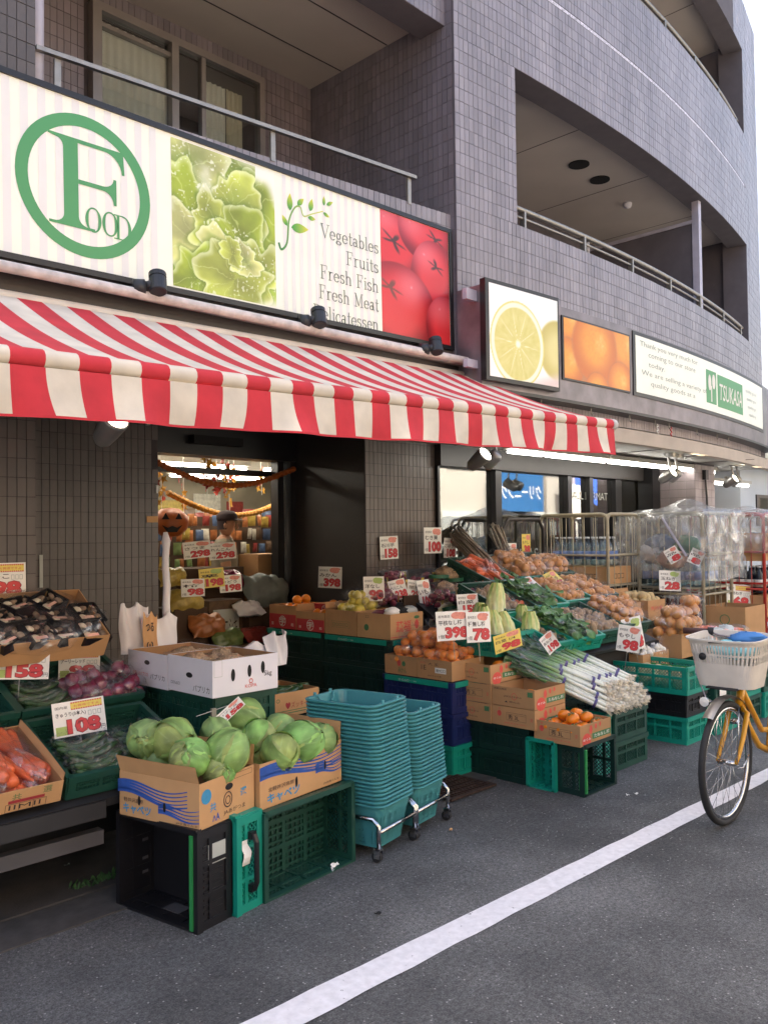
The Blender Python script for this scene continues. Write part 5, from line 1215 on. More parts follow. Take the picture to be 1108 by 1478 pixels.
def lumpy(prof, n=14, wob=.05, sd=0):
    q = random.Random(sd); p1, p2 = q.random()*6, q.random()*6
    m = MB(); m.lathe(prof, n, wob=lambda a, z: 1+wob*math.sin(2*a+p1+z*20)+wob*.6*math.sin(3*a+p2)); return m
def sph(r, k=9, ze=1.0, top=0.): return [(max(r*math.sin(PI*i/k), .0001), -r*ze*math.cos(PI*i/k)+(top if i == k else 0)) for i in range(k+1)]
ME = {}
def mk(name, mats, builder): ME[name] = builder.mesh(name, mats, True); return ME[name]
for i in range(3):
    q = random.Random(i); m = MB(); L_ = .17; n = 10; m.lathe([(.0001, L_), (.010, L_-.001), (.021, L_-.008)]+[(.022*(1-.72*(j/n)**1.3)*(1+.05*q.random()), L_-.012-(L_-.014)*j/n) for j in range(1, n+1)]+[(.0001, -.006)], 12); mk(f'carrot{i}', 'carrot', m)
    m = MB(); b_ = .02+.02*q.random(); m.tube([(b_*math.sin(PI*j/10), 0, -.1+.2*j/10) for j in range(11)], [.006]+[.0135+.0015*math.sin(j*2.1+i) for j in range(9)]+[.007], 10); mk(f'cucumber{i}', 'cucumber', m)
    m = MB(); m.tube([(b_*.6*math.sin(PI*j/8), 0, -.1+.2*j/8) for j in range(9)], [.012, .022, .024, .024, .024, .024, .023, .018, .010], 12); mk(f'zucchini{i}', 'zucchini', m)
    mk(f'red_onion{i}', 'red_onion', lumpy(sph(.036, 9, .9, .012), 16, .02, i)); mk(f'onion{i}', 'onion', lumpy(sph(.040, 9, .92, .014), 16, .02, i))
    mk(f'orange{i}', 'orange', lumpy(sph(.037, 9, .92), 16, .01, i)); mk(f'mandarin{i}', 'mandarin', lumpy(sph(.036, 9, .86), 16, .02, i)); mk(f'pear{i}', 'pear', lumpy(sph(.036, 9, .95), 16, .02, i))
    mk(f'potato{i}', 'potato', lumpy(sph(.034, 8, 1.25), 12, .08, i)); mk(f'tuber{i}', 'tuber', lumpy(sph(.026, 8, 1.7), 10, .12, i)); mk(f'garlic{i}', 'garlic', lumpy(sph(.028, 8, .85, .016), 14, .04, i)); mk(f'sweet_potato{i}', 'sweet_potato', lumpy(sph(.026, 9, 2.6), 12, .08, i))
m = MB(); m.lathe(sph(.043, 10, .74), 18, wob=lambda a, z: 1+.035*math.cos(4*a)); mk('persimmon', 'persimmon', m)
m = MB()
for k in range(4): a = k*PI/2; m.poly([(0, 0, .034), (.02*math.cos(a-.5), .02*math.sin(a-.5), .035), (.028*math.cos(a), .028*math.sin(a), .031), (.02*math.cos(a+.5), .02*math.sin(a+.5), .035)])
mk('calyx', 'calyx', m)
# cabbages: wrapped head plus overlapping ruffled leaves with veins
def cab_leaf(R_, yaw, wid, sd, r0):
    q = random.Random(sd); ph = q.random()*6; m = MB()
    top = .80+.12*q.random()
    def f(u, v):
        a = (u-.5)*2; b = PI*(.06+top*v); w2 = wid*(.35+.65*math.sin(PI*min(1, .15+.85*v))**.7); lam = a*w2/max(.35, math.sin(b))
        lam = max(-2.3, min(2.3, lam)); edge = max(abs(a), 0 if v < .6 else (v-.6)/.4)
        r = R_*(1+r0+.02*edge**2+.34*max(0, edge-.70)**1.3*(.55+.7*math.sin(8*a+10*v+ph))+.010*math.sin(9*lam+6*v+ph)+.030*(float(vn(u*13+sd, v*11+sd*3, sd))-.5)+.014*(float(vn(u*31+sd, v*27, sd+1))-.5))
        r += R_*.022*math.exp(-(a/.07)**2)*(1-v)
        x = r*math.sin(b)*math.cos(lam); y = r*math.sin(b)*math.sin(lam); z = -r*.90*math.cos(b); return (x*math.cos(yaw)-y*math.sin(yaw), x*math.sin(yaw)+y*math.cos(yaw), z)
    dk_ = (sd % 10)/5; base = (.57-.14*dk_+.09*q.random(), .67-.10*dk_+.06*q.random(), .36-.03*dk_+.06*q.random()); pale = (.74, .82, .58)
    def c(u, v):
        a = (u-.5)*2; rib = math.exp(-(a/(.045*(1.25-v)))**2); s_ = abs(math.sin(((v*1.3-abs(a)*.55)*11+ph+.5*math.sin(6*a+3*v))))
        ve = max(0, 1-s_*5.0)*.6*(1-abs(a)*.4); k = min(1, rib*.75*max(0, 1-v*1.15)+ve*.8*(1-.5*v)+.5*max(0, .3-v)); dk = 1-.10*math.sin(5*a+4*v+ph)+.22*(float(vn(u*9+sd, v*9, sd+2))-.5)
        return lin(tuple((base[i]*dk)*(1-k)+pale[i]*k for i in range(3)))
    m.grid(f, 40, 30, 0, c); return m
def cabbage_proto(i):
    t = thing('cabbage', 'c', 'cabbage'); R_ = .090
    m = MB(); m.lathe(sph(R_*.98, 12, .9), 24, col=[lin((.70, .78, .52))]*13, wob=lambda a, z: 1+.02*math.sin(3*a+i)); m.obj('head', 'cabbage', t, True)
    for k in range(5): cab_leaf(R_, k*2.5+i, 1.55-.10*k, i*10+k, .012+.024*k).obj('leaf', 'cabbage', t, True)
    return t
# bags with clear film: a thing with the goods as parts
def bagmesh(rx, ry, rz, sd, mt='film', knot=True):
    q = random.Random(sd); ph = [q.random()*6 for _ in range(5)]; m = MB()
    def f(u, v):
        a = 2*PI*u; b = PI*v; k = 1+.05*math.sin(5*a+ph[0])*math.sin(b)+.04*math.sin(9*a+6*b+ph[1])+.03*math.sin(13*a-5*b+ph[2])
        return (rx*k*math.sin(b)**.8*math.cos(a), ry*k*math.sin(b)**.8*math.sin(a), -rz*k*math.cos(b))
    m.grid(f, 20, 12, closed=True)
    if knot:
        m.grid(lambda u, v: ((.012+.03*v*(1+.3*math.sin(u*25)))*math.cos(2*PI*u), (.012+.03*v*(1+.3*math.cos(u*21)))*math.sin(2*PI*u), rz*.98+v*.05), 12, 3, closed=True)
    return m.mesh('film', mt, True)
BAGS = {}
def bag_proto(key, item, cells, r3, itemscale=1.0, mt='film', name='produce_bag', knot=True, label=None, tagm=None):
    t = thing(name, 'x', 'produce bag')
    for i, (x, y, z, rx, ry, rz) in enumerate(cells):
        o = link(item.rstrip('0123456789'), ME[item+str(i % 3)] if item+'0' in ME else ME[item], t); o.matrix_local = TR(x, y, z) @ RZ(rz) @ RY(ry) @ RX(rx) @ Matrix.Scale(itemscale, 4)
    if mt: link('film', bagmesh(*r3, sum(map(ord, key)), mt, knot), t).matrix_local = TR(0, 0, r3[2]*.8)
    if tagm: m = MB(); m.grid(lambda u, v: (-.03+.06*u, -r3[1]*.98, r3[2]*.5+.05*v), 2, 2); m.obj('label', tagm, t)
    BAGS[key] = t; return t
def cluster(n, rx, ry, r, sd, layers=2, lie=False):
    q = random.Random(sd); out = []
    for k in range(n):
        L_ = k*layers//n; a = 2.4*k; rr = math.sqrt((k % max(1, n//layers)+.4)/max(1, n//layers))*(1-.25*L_)
        out.append((rx*rr*math.cos(a), ry*rr*math.sin(a), r+L_*r*1.45, q.random()*60-30, q.random()*60-30 if not lie else 90, q.random()*360 if not lie else q.random()*30-15))
    return out
bag_proto('onion', 'onion', cluster(8, .075, .065, .038, 1), (.12, .11, .085), name='onion_bag')
bag_proto('mandarin', 'mandarin', cluster(9, .075, .07, .034, 2), (.12, .11, .085), name='mandarin_bag')
bag_proto('pear', 'pear', cluster(8, .07, .06, .034, 3), (.11, .10, .085), name='pear_bag')
bag_proto('carrot', 'carrot', [(-.085, .026*(k-1)+.004*k, .022+.02*(k == 1), 0, 90, 4*k) for k in range(3)], (.13, .065, .045), 1.15, name='carrot_bag', knot=False, mt='film_heavy')
bag_proto('cucumber', 'cucumber', [(0, .026*(k-1), .016+.018*(k == 1), 0, 90, 2*k) for k in range(3)], (.145, .06, .04), 1.15, name='cucumber_bag', knot=False)
bag_proto('red_onion', 'red_onion', cluster(5, .06, .05, .034, 4), (.10, .08, .07), name='red_onion_bag', mt='film_heavy')
bag_proto('tuber', 'tuber', cluster(9, .07, .05, .025, 5), (.11, .08, .06), name='tuber_bag')
bag_proto('garlic', 'garlic', cluster(5, .05, .045, .026, 7), (.085, .075, .06), name='garlic_bag')
bag_proto('sweet_potato', 'sweet_potato', [(0, .045*(k-1), .026+.035*(k == 1), 0, 90, 8*k) for k in range(3)], (.12, .09, .07), name='sweet_potato_bag', knot=True, tagm='label_yellow')
# leafy bags
def leafbag(key, mt, n, sz, r3, sd, flm='film'):
    q = random.Random(sd); t = thing('greens_bag', 'x', 'produce bag'); m = MB()
    for k in range(n):
        a = q.random()*6.28; rr = q.random()**.5; c = Vector((r3[0]*.85*rr*math.cos(a), r3[1]*.85*rr*math.sin(a), r3[2]*(.3+1.1*q.random()))); m.X = TR(*c) @ RZ(q.random()*360) @ RX(q.random()*70-35) @ RY(q.random()*50-25)
        s_ = sz*(.7+.6*q.random()); m.grid(lambda u, v: ((u-.5)*s_*math.sin(PI*(.12+.85*v)), v*s_*1.2, .12*s_*math.sin(u*9+k)*v+.1*s_*math.cos(v*4)), 4, 4)
    m.X = None; o = m.obj('leaves', mt, t, True); o['kind'] = 'stuff'
    if flm: link('film', bagmesh(*r3, sd, flm), t).matrix_local = TR(0, 0, r3[2]*.8)
    BAGS[key] = t
leafbag('greens', 'greens', 26, .07, (.12, .08, .06), 3)
def shredbag(key, sd, band=True):
    t = thing('root_strip_bag', 'x', 'produce bag'); m = lumpbag(MB(), (0, 0, .05), (.10, .075, .055), sd, 18); m.obj('contents', 'shred', t, True)
    m = MB()
    if band: m.grid(lambda u, v: (-.102+.204*v*.0+(.106)*math.sin(2*PI*u)*1.0, .081*math.cos(2*PI*u), .0+.03*v+.012), 20, 2, closed=True); m.obj('band', 'bag_green', t, True)
    link('film', bagmesh(.115, .09, .065, sd), t).matrix_local = TR(0, 0, .05); BAGS[key] = t
shredbag('shred', 4); shredbag('slices', 9, False)
protos_used = set()
def bag(key, M, label, group=None, s=1.0, name=None):
    M = (M if isinstance(M, Matrix) else TR(*M)) @ Matrix.Scale(s, 4); r = BAGS[key]
    if key not in protos_used: protos_used.add(key); r.matrix_world = M; r['label'] = label; r['group'] = group or label; return r
    return dup(r, M, label, group or label)
CABS = []
def cabbage(i, M, label, group=None):
    while len(CABS) < 3: CABS.append([cabbage_proto(len(CABS)), False])
    c = CABS[i % 3]
    if not c[1]: c[1] = True; c[0].matrix_world = M; c[0]['label'] = label; o = c[0]
    else: o = dup(c[0], M, label)
    if group: o['group'] = group
    return o
def single(me, M, name, label, cat, group=None): return tag(link(name, ME[me], None, M), label, cat, group)
def JR(a=180): return RZ(rnd.uniform(-a, a)) @ RX(rnd.uniform(-25, 25)) @ RY(rnd.uniform(-25, 25))
# ------------------------------------------------------------------ left display stand
rack = thing('display_rack', 'low dark metal display rack under the carrots and cucumbers', 'rack', (1.0, 3.42, 0)); mat('rack_dark', H('2a2a2c'), .5, var=.1); mat('rack_grey', H('5a585a'), .5, metal=.3, var=.1)
m = MB(); m.X = TR(-.6, 0, .465) @ RX(20); m.bx(0, 1.86, -.02, .98, -.02, .02); m.obj('sloped_shelf', 'rack_dark', rack)
m = MB(); m.bx(-.6, .78, -.03, .0, .40, .47); m.obj('front_board', 'rack_dark', rack); m = MB(); m.bx(-.6, .8, .03, .08, .27, .33); m.obj('lower_rail', 'rack_grey', rack); m = MB(); m.bx(-.6, 1.25, .75, .78, .05, .6); m.obj('back_board', 'rack_dark', rack)
for x in (-.58, 1.15):
    for y in (.04, .8): MB().bx(x, x+.05, y, y+.05, .0, .44 if y < .5 else .72).obj('leg', 'rack_dark', rack)
T1 = TR(1.62, 3.43, .50) @ RX(20); T2 = TR(1.64, 3.93, .70) @ RX(20)
crate(T1, .58, .47, .11, 'plastic_dkgreen', 'slot', 'dark green crate of bagged cucumbers beside the carrot carton')
crate(T2, .60, .45, .11, 'plastic_dkgreen', 'slot', 'dark green crate of red onions and zucchini below the mushrooms')
crate(TR(1.02, 3.93, .70) @ RX(20), .60, .45, .11, 'plastic_dkgreen', 'slot', 'dark green crate behind the carrot carton at the left edge')
TC = TR(1.13, 3.39, .515) @ RX(20)
carton(TC, .45, .46, .095, 'open brown carton of bagged carrots at the left edge', 'kraft_light', flaps=(('+X', 8, .03),), prints=[('-Y', 'ink_green', 'T', '共', .55, .55, .3, .08), ('-Y', 'ink_green', 'T', '選', .82, .62, .3, .08), ('-Y', 'ink_darkred', 'R', .52, .84, .42, .56), ('-Y', 'ink_black', 'F', .5, .86, .02, .40, .002), ('-Y', 'ink_black', 'R', .62, .624, .02, .40), ('-Y', 'ink_black', 'R', .74, .744, .02, .40), ('-Y', 'ink_black', 'T', 'ⅡMⅡ', .53, .12, .22, .28)])
n = 0
for L_ in range(3):
    for j in range(4):
        for i in range(3):
            if L_ == 2 and (i == 2 or j == 3): continue
            bag('carrot', TC @ TR(.08+.14*i+rnd.uniform(-.015, .015), .14+.065*j+rnd.uniform(-.01, .01), .012+.042*L_) @ RZ(rnd.choice((-80, -100, 90))+rnd.uniform(-14, 14)) @ RX(rnd.uniform(-12, 12)), 'clear bag of carrots heaped in the carton at the left edge', 'carrot bags in the left carton')
for L_ in range(3):
    for j in range(3):
        for i in range(2):
            bag('cucumber', T1 @ TR(.17+.25*i+rnd.uniform(-.02, .02), .07+.085*j, .02+.035*L_) @ RZ(rnd.uniform(-10, 10)) @ RX(rnd.uniform(-8, 8)), 'clear bag of cucumbers in the dark green crate', 'cucumber bags in the left crate')
for j in range(4): bag('cucumber', T2 @ TR(.17, .06+.07*j, .03+.02*(j % 2)) @ RZ(rnd.uniform(-14, 14)), 'bag of dark green zucchini left of the red onions', 'bags left of the red onions')
for k in range(8): bag('red_onion', T2 @ TR(.34+.075*(k % 4), .08+.14*(k//4), .03+.02*(k % 2)) @ JR(), 'bag of shiny red onions in the dark green crate', 'red onion bags in the left crate')
# mushroom carton wrapped in film
TM = TR(1.42, 4.06, .985) @ RX(33)
mc = carton(TM, .70, .40, .13, 'film wrapped carton of black mushroom trays against the column', 'kraft')
link('wrap', bagmesh(.40, .235, .085, 11, 'film_heavy', False), mc).matrix_local = TR(.35, .20, .105)
tr_m = MB(); tr_m.grid(lambda u, v: ((u-.5)*.13*(1.15 if v > .5 else 1), 0, 0), 1, 1) if False else None
def tray_proto():
    t = thing('mushroom_tray', 'x', 'tray'); m = MB(); w_, d_, h_ = .155, .125, .046
    m.bx(-w_/2, w_/2, -d_/2, d_/2, 0, .004); 
    for a in (-1, 1): m.bx(a*w_/2-.004, a*w_/2+.004, -d_/2-.004, d_/2+.004, 0, h_); m.bx(-w_/2, w_/2, a*d_/2-.004, a*d_/2+.004, 0, h_)
    m.obj('tray', 'tray_black', t)
    for k in range(6):
        x, y = -.046+.046*(k % 3), -.028+.056*(k//3); m = MB(); m.lathe([(.008, 0), (.008, .014), (.020, .014), (.024, .019), (.020, .028), (.008, .034), (.0, .035)], 12, (0, 0, 0)); m.X = TR(x, y, .012) @ RX(rnd.uniform(-40, 40)) @ RY(rnd.uniform(-40, 40)); m.v = [tuple(m.X @ Vector(v_)) for v_ in m.v]; m.X = None; m.obj('mushroom', 'mushroom' if k % 3 else 'mushroom_stem', t, True)
    m = MB(); m.grid(lambda u, v: (-.06+.07*u, -.045+.018*v, .047), 1, 1); m.obj('label', 'label_pink', t)
    m = MB(); m.grid(lambda u, v: ((u-.5)*w_, (v-.5)*d_, .034+.012*math.sin(PI*u)*math.sin(PI*v)), 6, 6); m.obj('film', 'film', t, True); return t
tp = tray_proto(); first = True
for j in range(3):
    for i in range(5):
        if j == 2 and i == 4: continue
        M_ = TM @ TR(.09+.135*i+.02*(j % 2), .07+.12*j, .075+.012*((i+j) % 3)) @ RZ(28+rnd.uniform(-22, 22)) @ RX(rnd.uniform(-16, 16)) @ RY(rnd.uniform(-16, 16))
        lab = 'black tray of mushrooms under film in the wrapped carton'
        if first: tp.matrix_world = M_; tp['label'] = lab; tp['group'] = 'mushroom trays in the wrapped carton'; first = False
        else: dup(tp, M_)
# green stalks bundle in a dark crate behind the paprika cartons
TA = TR(2.10, 4.46, .64)
crate(TA, .36, .42, .22, 'plastic_dkgreen', 'slot', 'dark green crate of green stalks behind the white cartons')
MBX = thing('crate_support', 'stacked dark crates under the green stalks', 'crate', (2.10, 4.46, 0)); link('body', crate_mesh(.36, .42, .31, 'panel', 'plastic_deep'), MBX); link('body', crate_mesh(.36, .42, .31, 'panel', 'plastic_deep'), MBX, TR(0, 0, .31))
for b_ in range(5):
    t = thing('asparagus_bundle', 'bundle of dull green stalks leaning left behind the white bags', 'vegetables', TA @ TR(.06+.06*b_, .1+.05*(b_ % 2), .05) @ RY(-28+4*b_) @ RX(-8), 'bundles of green stalks')
    m = MB()
    for k in range(9): a = k*2.4; r = .028*math.sqrt(k/9); m.tube([(r*math.cos(a), r*math.sin(a), 0), (r*math.cos(a)*1.1, r*math.sin(a)*1.1, .30+.03*math.sin(k))], [.009, .007], 6); m.lathe([(.007, 0), (.011, .015), (.007, .035), (.0, .05)], 6, (r*math.cos(a)*1.1, r*math.sin(a)*1.1, .30+.03*math.sin(k)))
    m.obj('stalks', 'asparagus', t, True); m = MB(); m.tube([(0, 0, .08), (0, 0, .10)], .042, 14, cap=False); m.obj('band', 'tie_purple', t)
# price cards on the left stand
price_card(facing(79, 1067, 22, 12, 5, Y=3.76), .225, .155, '108', 'きゅうり(3本入)', 'white price card reading 108 above the bagged cucumbers', curl=.10, stand=.08)
price_card(facing(84, 981, 22, 10, -2, Y=4.30), .205, .145, '98', 'アーリーレッド', 'white price card reading 98 above the red onions', curl=.05, stand=.1)
price_card(facing(-14, 981, 22, 10, -4, Y=4.14), .255, .150, '158', 'きゅうり(5本入)', 'white price card reading 158 at the left edge', curl=.10, stand=.1)
price_card(facing(-30, 866, 0, 2, 0, Y=4.40), .235, .18, '98', 'きのこ', 'white price card reading 98 yen on the column at the left edge')
# ------------------------------------------------------------------ white paprika cartons on crates
for k in range(4): crate(TR(2.37, 3.45, .203*k), .36, .74, .20, 'plastic_deep' if k < 3 else 'plastic_dkgreen', 'panel', 'dark green crate in the stack under the white paprika cartons, %s' % ('lowest', 'second from below', 'third from below', 'topmost')[k], band='plastic_teal' if k == 2 else None)
pp = [('-X', 'ink_red', 'T', '京都山のパプリカ', .12, .28, .13, .40), ('-X', 'ink_black', 'T', 'パプリカ', .58, .24, .16, .36), ('-X', 'ink_black', 'E', .5, .70, .026, .012)]
carton(TR(2.325, 3.795, .81), .39, .385, .175, 'white paprika carton, the farther of the two', 'white_carton', 'kraft_in', prints=pp)
pp2 = [('-X', 'ink_black', 'T', 'パプリカ', .58, .10, .18, .36), ('-X', 'ink_black', 'T', '□○△□', .08, .2, .08, .2), ('-X', 'dark_void', 'E', .5, .52, .028, .013), ('-Y', 'dark_void', 'E', .30, .55, .012, .030), ('-Y', 'dark_void', 'E', .55, .60, .012, .030), ('-Y', 'dark_void', 'E', .76, .65, .012, .030), ('-Y', 'ink_black', 'T', '5kg', .78, .36, .18, .12), ('-Y', 'ink_red', 'T', 'KOPA', .48, .14, .10, .18), ('-Y', 'ink_red', 'E', .57, .32, .012, .012, .004), ('-Y', 'card_grey', 'F', .02, .14, .55, 1.0, .002)]
carton(TR(2.325, 3.40, .818), .39, .39, .175, 'white paprika carton marked 5kg, the nearer of the two', 'white_carton', 'kraft_in', prints=pp2)
for k in range(9): bag('slices', TR(2.43+.095*(k % 3), 3.50+.22*(k//3)+rnd.uniform(-.02, .02), .90+.02*(k % 2)) @ RZ(rnd.uniform(0, 180)), 'crinkly clear bag of dried slices in the white cartons', 'bags in the white paprika cartons', .72)
def sheetbag(px0, py0, px1, py1, Y, mt, label, name, sd, thick=.03, cat='bag', wav=.012):
    a = P(px0, py1, Y=Y); b = P(px1, py0, Y=Y); W_ = b.x-a.x; H_ = b.z-a.z; m = MB(); q = random.Random(sd); ph = q.random()*6
    f = lambda s: (lambda u, v: ((u)*W_+.010*math.sin(v*5+ph)*(1-v), s*thick*math.sin(PI*u)**.5*(1-.75*v)+wav*math.sin(u*14+ph+3*v)*v, v*H_+.018*math.sin(u*11+ph)*v))
    m.grid(f(-1), 14, 10); m.grid(lambda u, v: f(1)(1-u, v), 14, 10); o = m.obj(name, mt, None, True); o.matrix_world = TR(*a); return tag(o, label, cat)
sheetbag(173, 872, 212, 945, 4.28, 'bag_white', 'crumpled white plastic bag hanging behind the white cartons, left', 'plastic_bag', 1, wav=.02)
sheetbag(206, 887, 255, 946, 4.24, 'bag_white', 'flat white plastic bag hanging below the wrapped pole', 'plastic_bag', 2)
o = sheetbag(207, 886, 227, 947, 4.20, 'kraft_light', 'brown paper strip with black handwriting before the white bags', 'paper_sign', 3, .004, 'paper sign', .004)
m = MB(); put_text(m, 'つる', 0, 0, .05, .05, bold=.02); put_text(m, 'ω', .005, -.09, .035, .04, bold=.02); m.obj('writing', 'ink_black', o, False, basis((.01, -.012, .13), (1, 0, 0), (0, 0, 1)))
a = P(239, 768, Y=4.42); b = P(242, 950, Y=4.42)
m = MB(); N = 14; m.tube([a+(b-a)*(i/N)+Vector((.004*math.sin(i*1.3), 0, 0)) for i in range(N+1)], [.012, .026, .020]+[.020+.007*i/N for i in range(N-2)], 10); o = m.obj('wrapped_pole', 'bag_white', None, True); tag(o, 'upright pole wrapped in white plastic beside the shop door', 'pole')
m = MB(); m.bx(0, .05, 0, .05, 0, .78); pb = m.obj('pole_stand', 'rack_dark'); pb.matrix_world = TR(b.x-.025, 4.395, .012); tag(pb, 'dark stand under the white wrapped pole', 'stand')
sheetbag(345, 925, 404, 960, 3.86, 'bag_white', 'white bag behind the nearer paprika carton', 'plastic_bag', 5, .05); sheetbag(384, 912, 415, 962, 3.82, 'bag_white', 'pointed white plastic bag at the right of the paprika carton', 'plastic_bag', 6, .03, wav=.03)
cl = thing('card_clip', 'small steel clip stand on the front of the white carton', 'clip', P(308, 1035, Y=3.33)); m = MB(); m.tube([(0, 0, -.30), (0, 0, .0)], .004, 6); m.tube([(-.1, -.01, .02), (.08, .0, .04)], .0025, 5); m.bx(-.012, .012, -.008, .008, -.01, .04); m.obj('wire', 'steel', cl)
price_card(facing(322, 1046, 35, 10, 40, Y=3.30), .135, .05, '158', 'パプリカ', 'narrow slanted price tag hanging before the white carton', 'p', curl=.05)
# ------------------------------------------------------------------ front crates on the road and the cabbage cartons
Bk = basis((1.945, 2.945, 0.0), (0, 0, 0), (0, 0, 0)) if False else None
yb = RZ(9)
crate(TR(1.925, 2.945, 0) @ yb @ TR(.20, .48, 0) @ basis((0, 0, 0), (0, -1, 0), (0, 0, 1)), .48, .395, .20, 'plastic_black', 'panel', 'black folding crate lying on its side, open towards the left', None)
bc = [o for o in COL.objects if o.name.startswith('crate') and o.get('label', '').startswith('black folding')][0]
m = MB(); m.bx(.452, .470, .01, .385, .198, .206); m.obj('latch_strip', 'plastic_lime', bc)
m = MB()
for (x, y) in ((.02, .10), (.02, .16), (.02, .24)): m.bx(.012, .014, y, y+.012, .05, .08)
m.bx(.20, .30, .0105, .012, .06, .13); m.obj('sticker', 'rack_grey', bc); m = MB(); m.bx(.012, .468, .012, .383, .015, .018); m.obj('base_sheet', 'plastic_black', bc)
m = MB(); m.bx(.481, .4825, .25, .33, .03, .13); m.obj('label_window', 'card_grey', bc)
tc_ = crate(TR(2.115, 2.955, 0) @ yb @ basis((.175, .45, 0), (0, -1, 0), (0, 0, 1)), .45, .40, .165, 'plastic_teal', 'lattice', 'teal crate standing on edge between the black and green crates')
m = MB(); m.bx(.452, .475, .08, .11, .06, .09); m.bx(.452, .475, .30, .33, .06, .09); m.tube([(.475, .09, .075), (.49, .12, .075), (.49, .29, .075), (.475, .32, .075)], .012, 8); m.obj('handle', 'plastic_black', tc_)
m = MB(); m.grid(lambda u, v: (.464+.01*math.sin(u*5), .20+.1*u, .09+.045*v+.006*math.sin(u*9)), 6, 2); m.obj('torn_label', 'card_white', tc_)
gc = crate(TR(2.30, 2.965, 0) @ RZ(6) @ basis((0, .20, 0), (1, 0, 0), (0, 0, 1)), .575, .375, .20, 'plastic_dkgreen', 'lattice', 'dark green crate on its side, open to the street, under a cabbage carton')
m = MB(); m.bx(.01, .565, .005, .37, .002, .004); m.obj('base_sheet', 'plastic_deep', gc); m = MB(); m.grid(lambda u, v: (.44+.05*u, .002+.005*math.sin(u*6)+.02*v, .19-.02*v), 4, 1); m.obj('torn_label', 'card_white', gc)
wv = [('W', -.02, .86, 5, .045, .10, .45), ('W', .5, 1.0, 4, .035, .05, .16)]
cp = [('-X', 'ink_blue', *wv[0]), ('-X', 'ink_blue', *wv[1]), ('-X', 'ink_cyan', 'T', 'キャベツ', .05, .08, .22, .36, .03), ('-X', 'ink_black', 'T', '軽井沢高原', .06, .33, .10, .25), ('-X', 'ink_black', 'T', 'JA全農ぐんま', .72, .05, .06, .26), ('-X', 'dark_void', 'E', .26, .40, .008, .02), ('-X', 'dark_void', 'E', .58, .36, .008, .02),
      ('-Y', 'ink_cyan', 'E', .12, .68, .03, .03), ('-Y', 'ink_cyan', 'T', '共', .18, .30, .20, .11, .02), ('-Y', 'ink_cyan', 'T', '選', .73, .38, .20, .12, .02), ('-Y', 'ink_black', 'E', .50, .44, .028, .033, .005), ('-Y', 'ink_black', 'E', .50, .43, .016, .018, .004), ('-Y', 'ink_black', 'T', 'JAあがつま', .42, .10, .13, .40), ('-Y', 'ink_blue', 'T', '∧A', .22, .08, .16, .13, .02), ('-Y', 'dark_void', 'E', .52, .72, .024, .014), ('-Y', 'ink_black', 'F', .62, .95, .84, .96, .0015)]
K1 = TR(1.945, 2.942, .402) @ RZ(14)
carton(K1, .345, .45, .185, 'brown carton of cabbages with blue waves, on the black crate', 'kraft_light', flaps=(('-X', 18, .075), ('+X', 6, .085)), prints=cp)
cp2 = [('-Y', 'ink_blue', 'W', .0, 1.0, 5, .045, .10, .55), ('-Y', 'ink_blue', 'W', .66, 1.0, 4, .035, .05, .34), ('-Y', 'ink_cyan', 'T', 'キャベツ', .08, .08, .22, .38, .03), ('-Y', 'ink_black', 'T', '北軽井沢高原', .09, .34, .10, .30), ('-Y', 'ink_black', 'T', 'JA全農ぐんま', .76, .06, .06, .2), ('-Y', 'dark_void', 'E', .42, .36, .008, .024), ('-Y', 'dark_void', 'E', .78, .52, .007, .022)]
K2 = TR(2.295, 3.005, .385) @ RZ(8)
carton(K2, .56, .40, .20, 'brown carton of cabbages with blue waves, on the green crate', 'kraft_light', flaps=(('+X', 4, .085), ('+Y', 10, .06)), prints=cp2)
ci = 0
NM1 = ['leftmost green', 'big green upper', 'front middle green', 'small back green', 'big green right hand', 'lowest green', 'half hidden lower left green']; NM2 = ['highest green', 'left hand green', 'middle back green', 'lower front green', 'big right hand green', 'rightmost small green', 'half hidden lowest green']
for (px, py, z, s) in ((212, 1066, .69, 1.02), (250, 1068, .685, 1.12), (274, 1094, .655, 1.0), (312, 1056, .68, .85), (329, 1086, .655, 1.12), (316, 1112, .59, .85), (228, 1095, .60, .9)):
    cabbage(ci, TR(*P(px, py, z=z)) @ RZ(rnd.uniform(0, 360)) @ RX(rnd.uniform(35, 85)) @ RZ(rnd.uniform(0, 360)) @ Matrix.Diagonal((s*.88, s*.88, s*.98, 1)), NM1[ci]+' cabbage in the carton on the black crate'); ci += 1
for (px, py, z, s) in ((354, 1038, .69, 1.1), (374, 1064, .645, .95), (404, 1056, .64, 1.0), (404, 1086, .595, 1.0), (436, 1070, .615, 1.15), (463, 1068, .59, .9), (385, 1100, .54, .8)):
    cabbage(ci, TR(*P(px, py, z=z)) @ RZ(rnd.uniform(0, 360)) @ RX(rnd.uniform(35, 85)) @ RZ(rnd.uniform(0, 360)) @ Matrix.Diagonal((s*.88, s*.88, s*.98, 1)), NM2[ci-7]+' cabbage in the carton on the dark green crate'); ci += 1
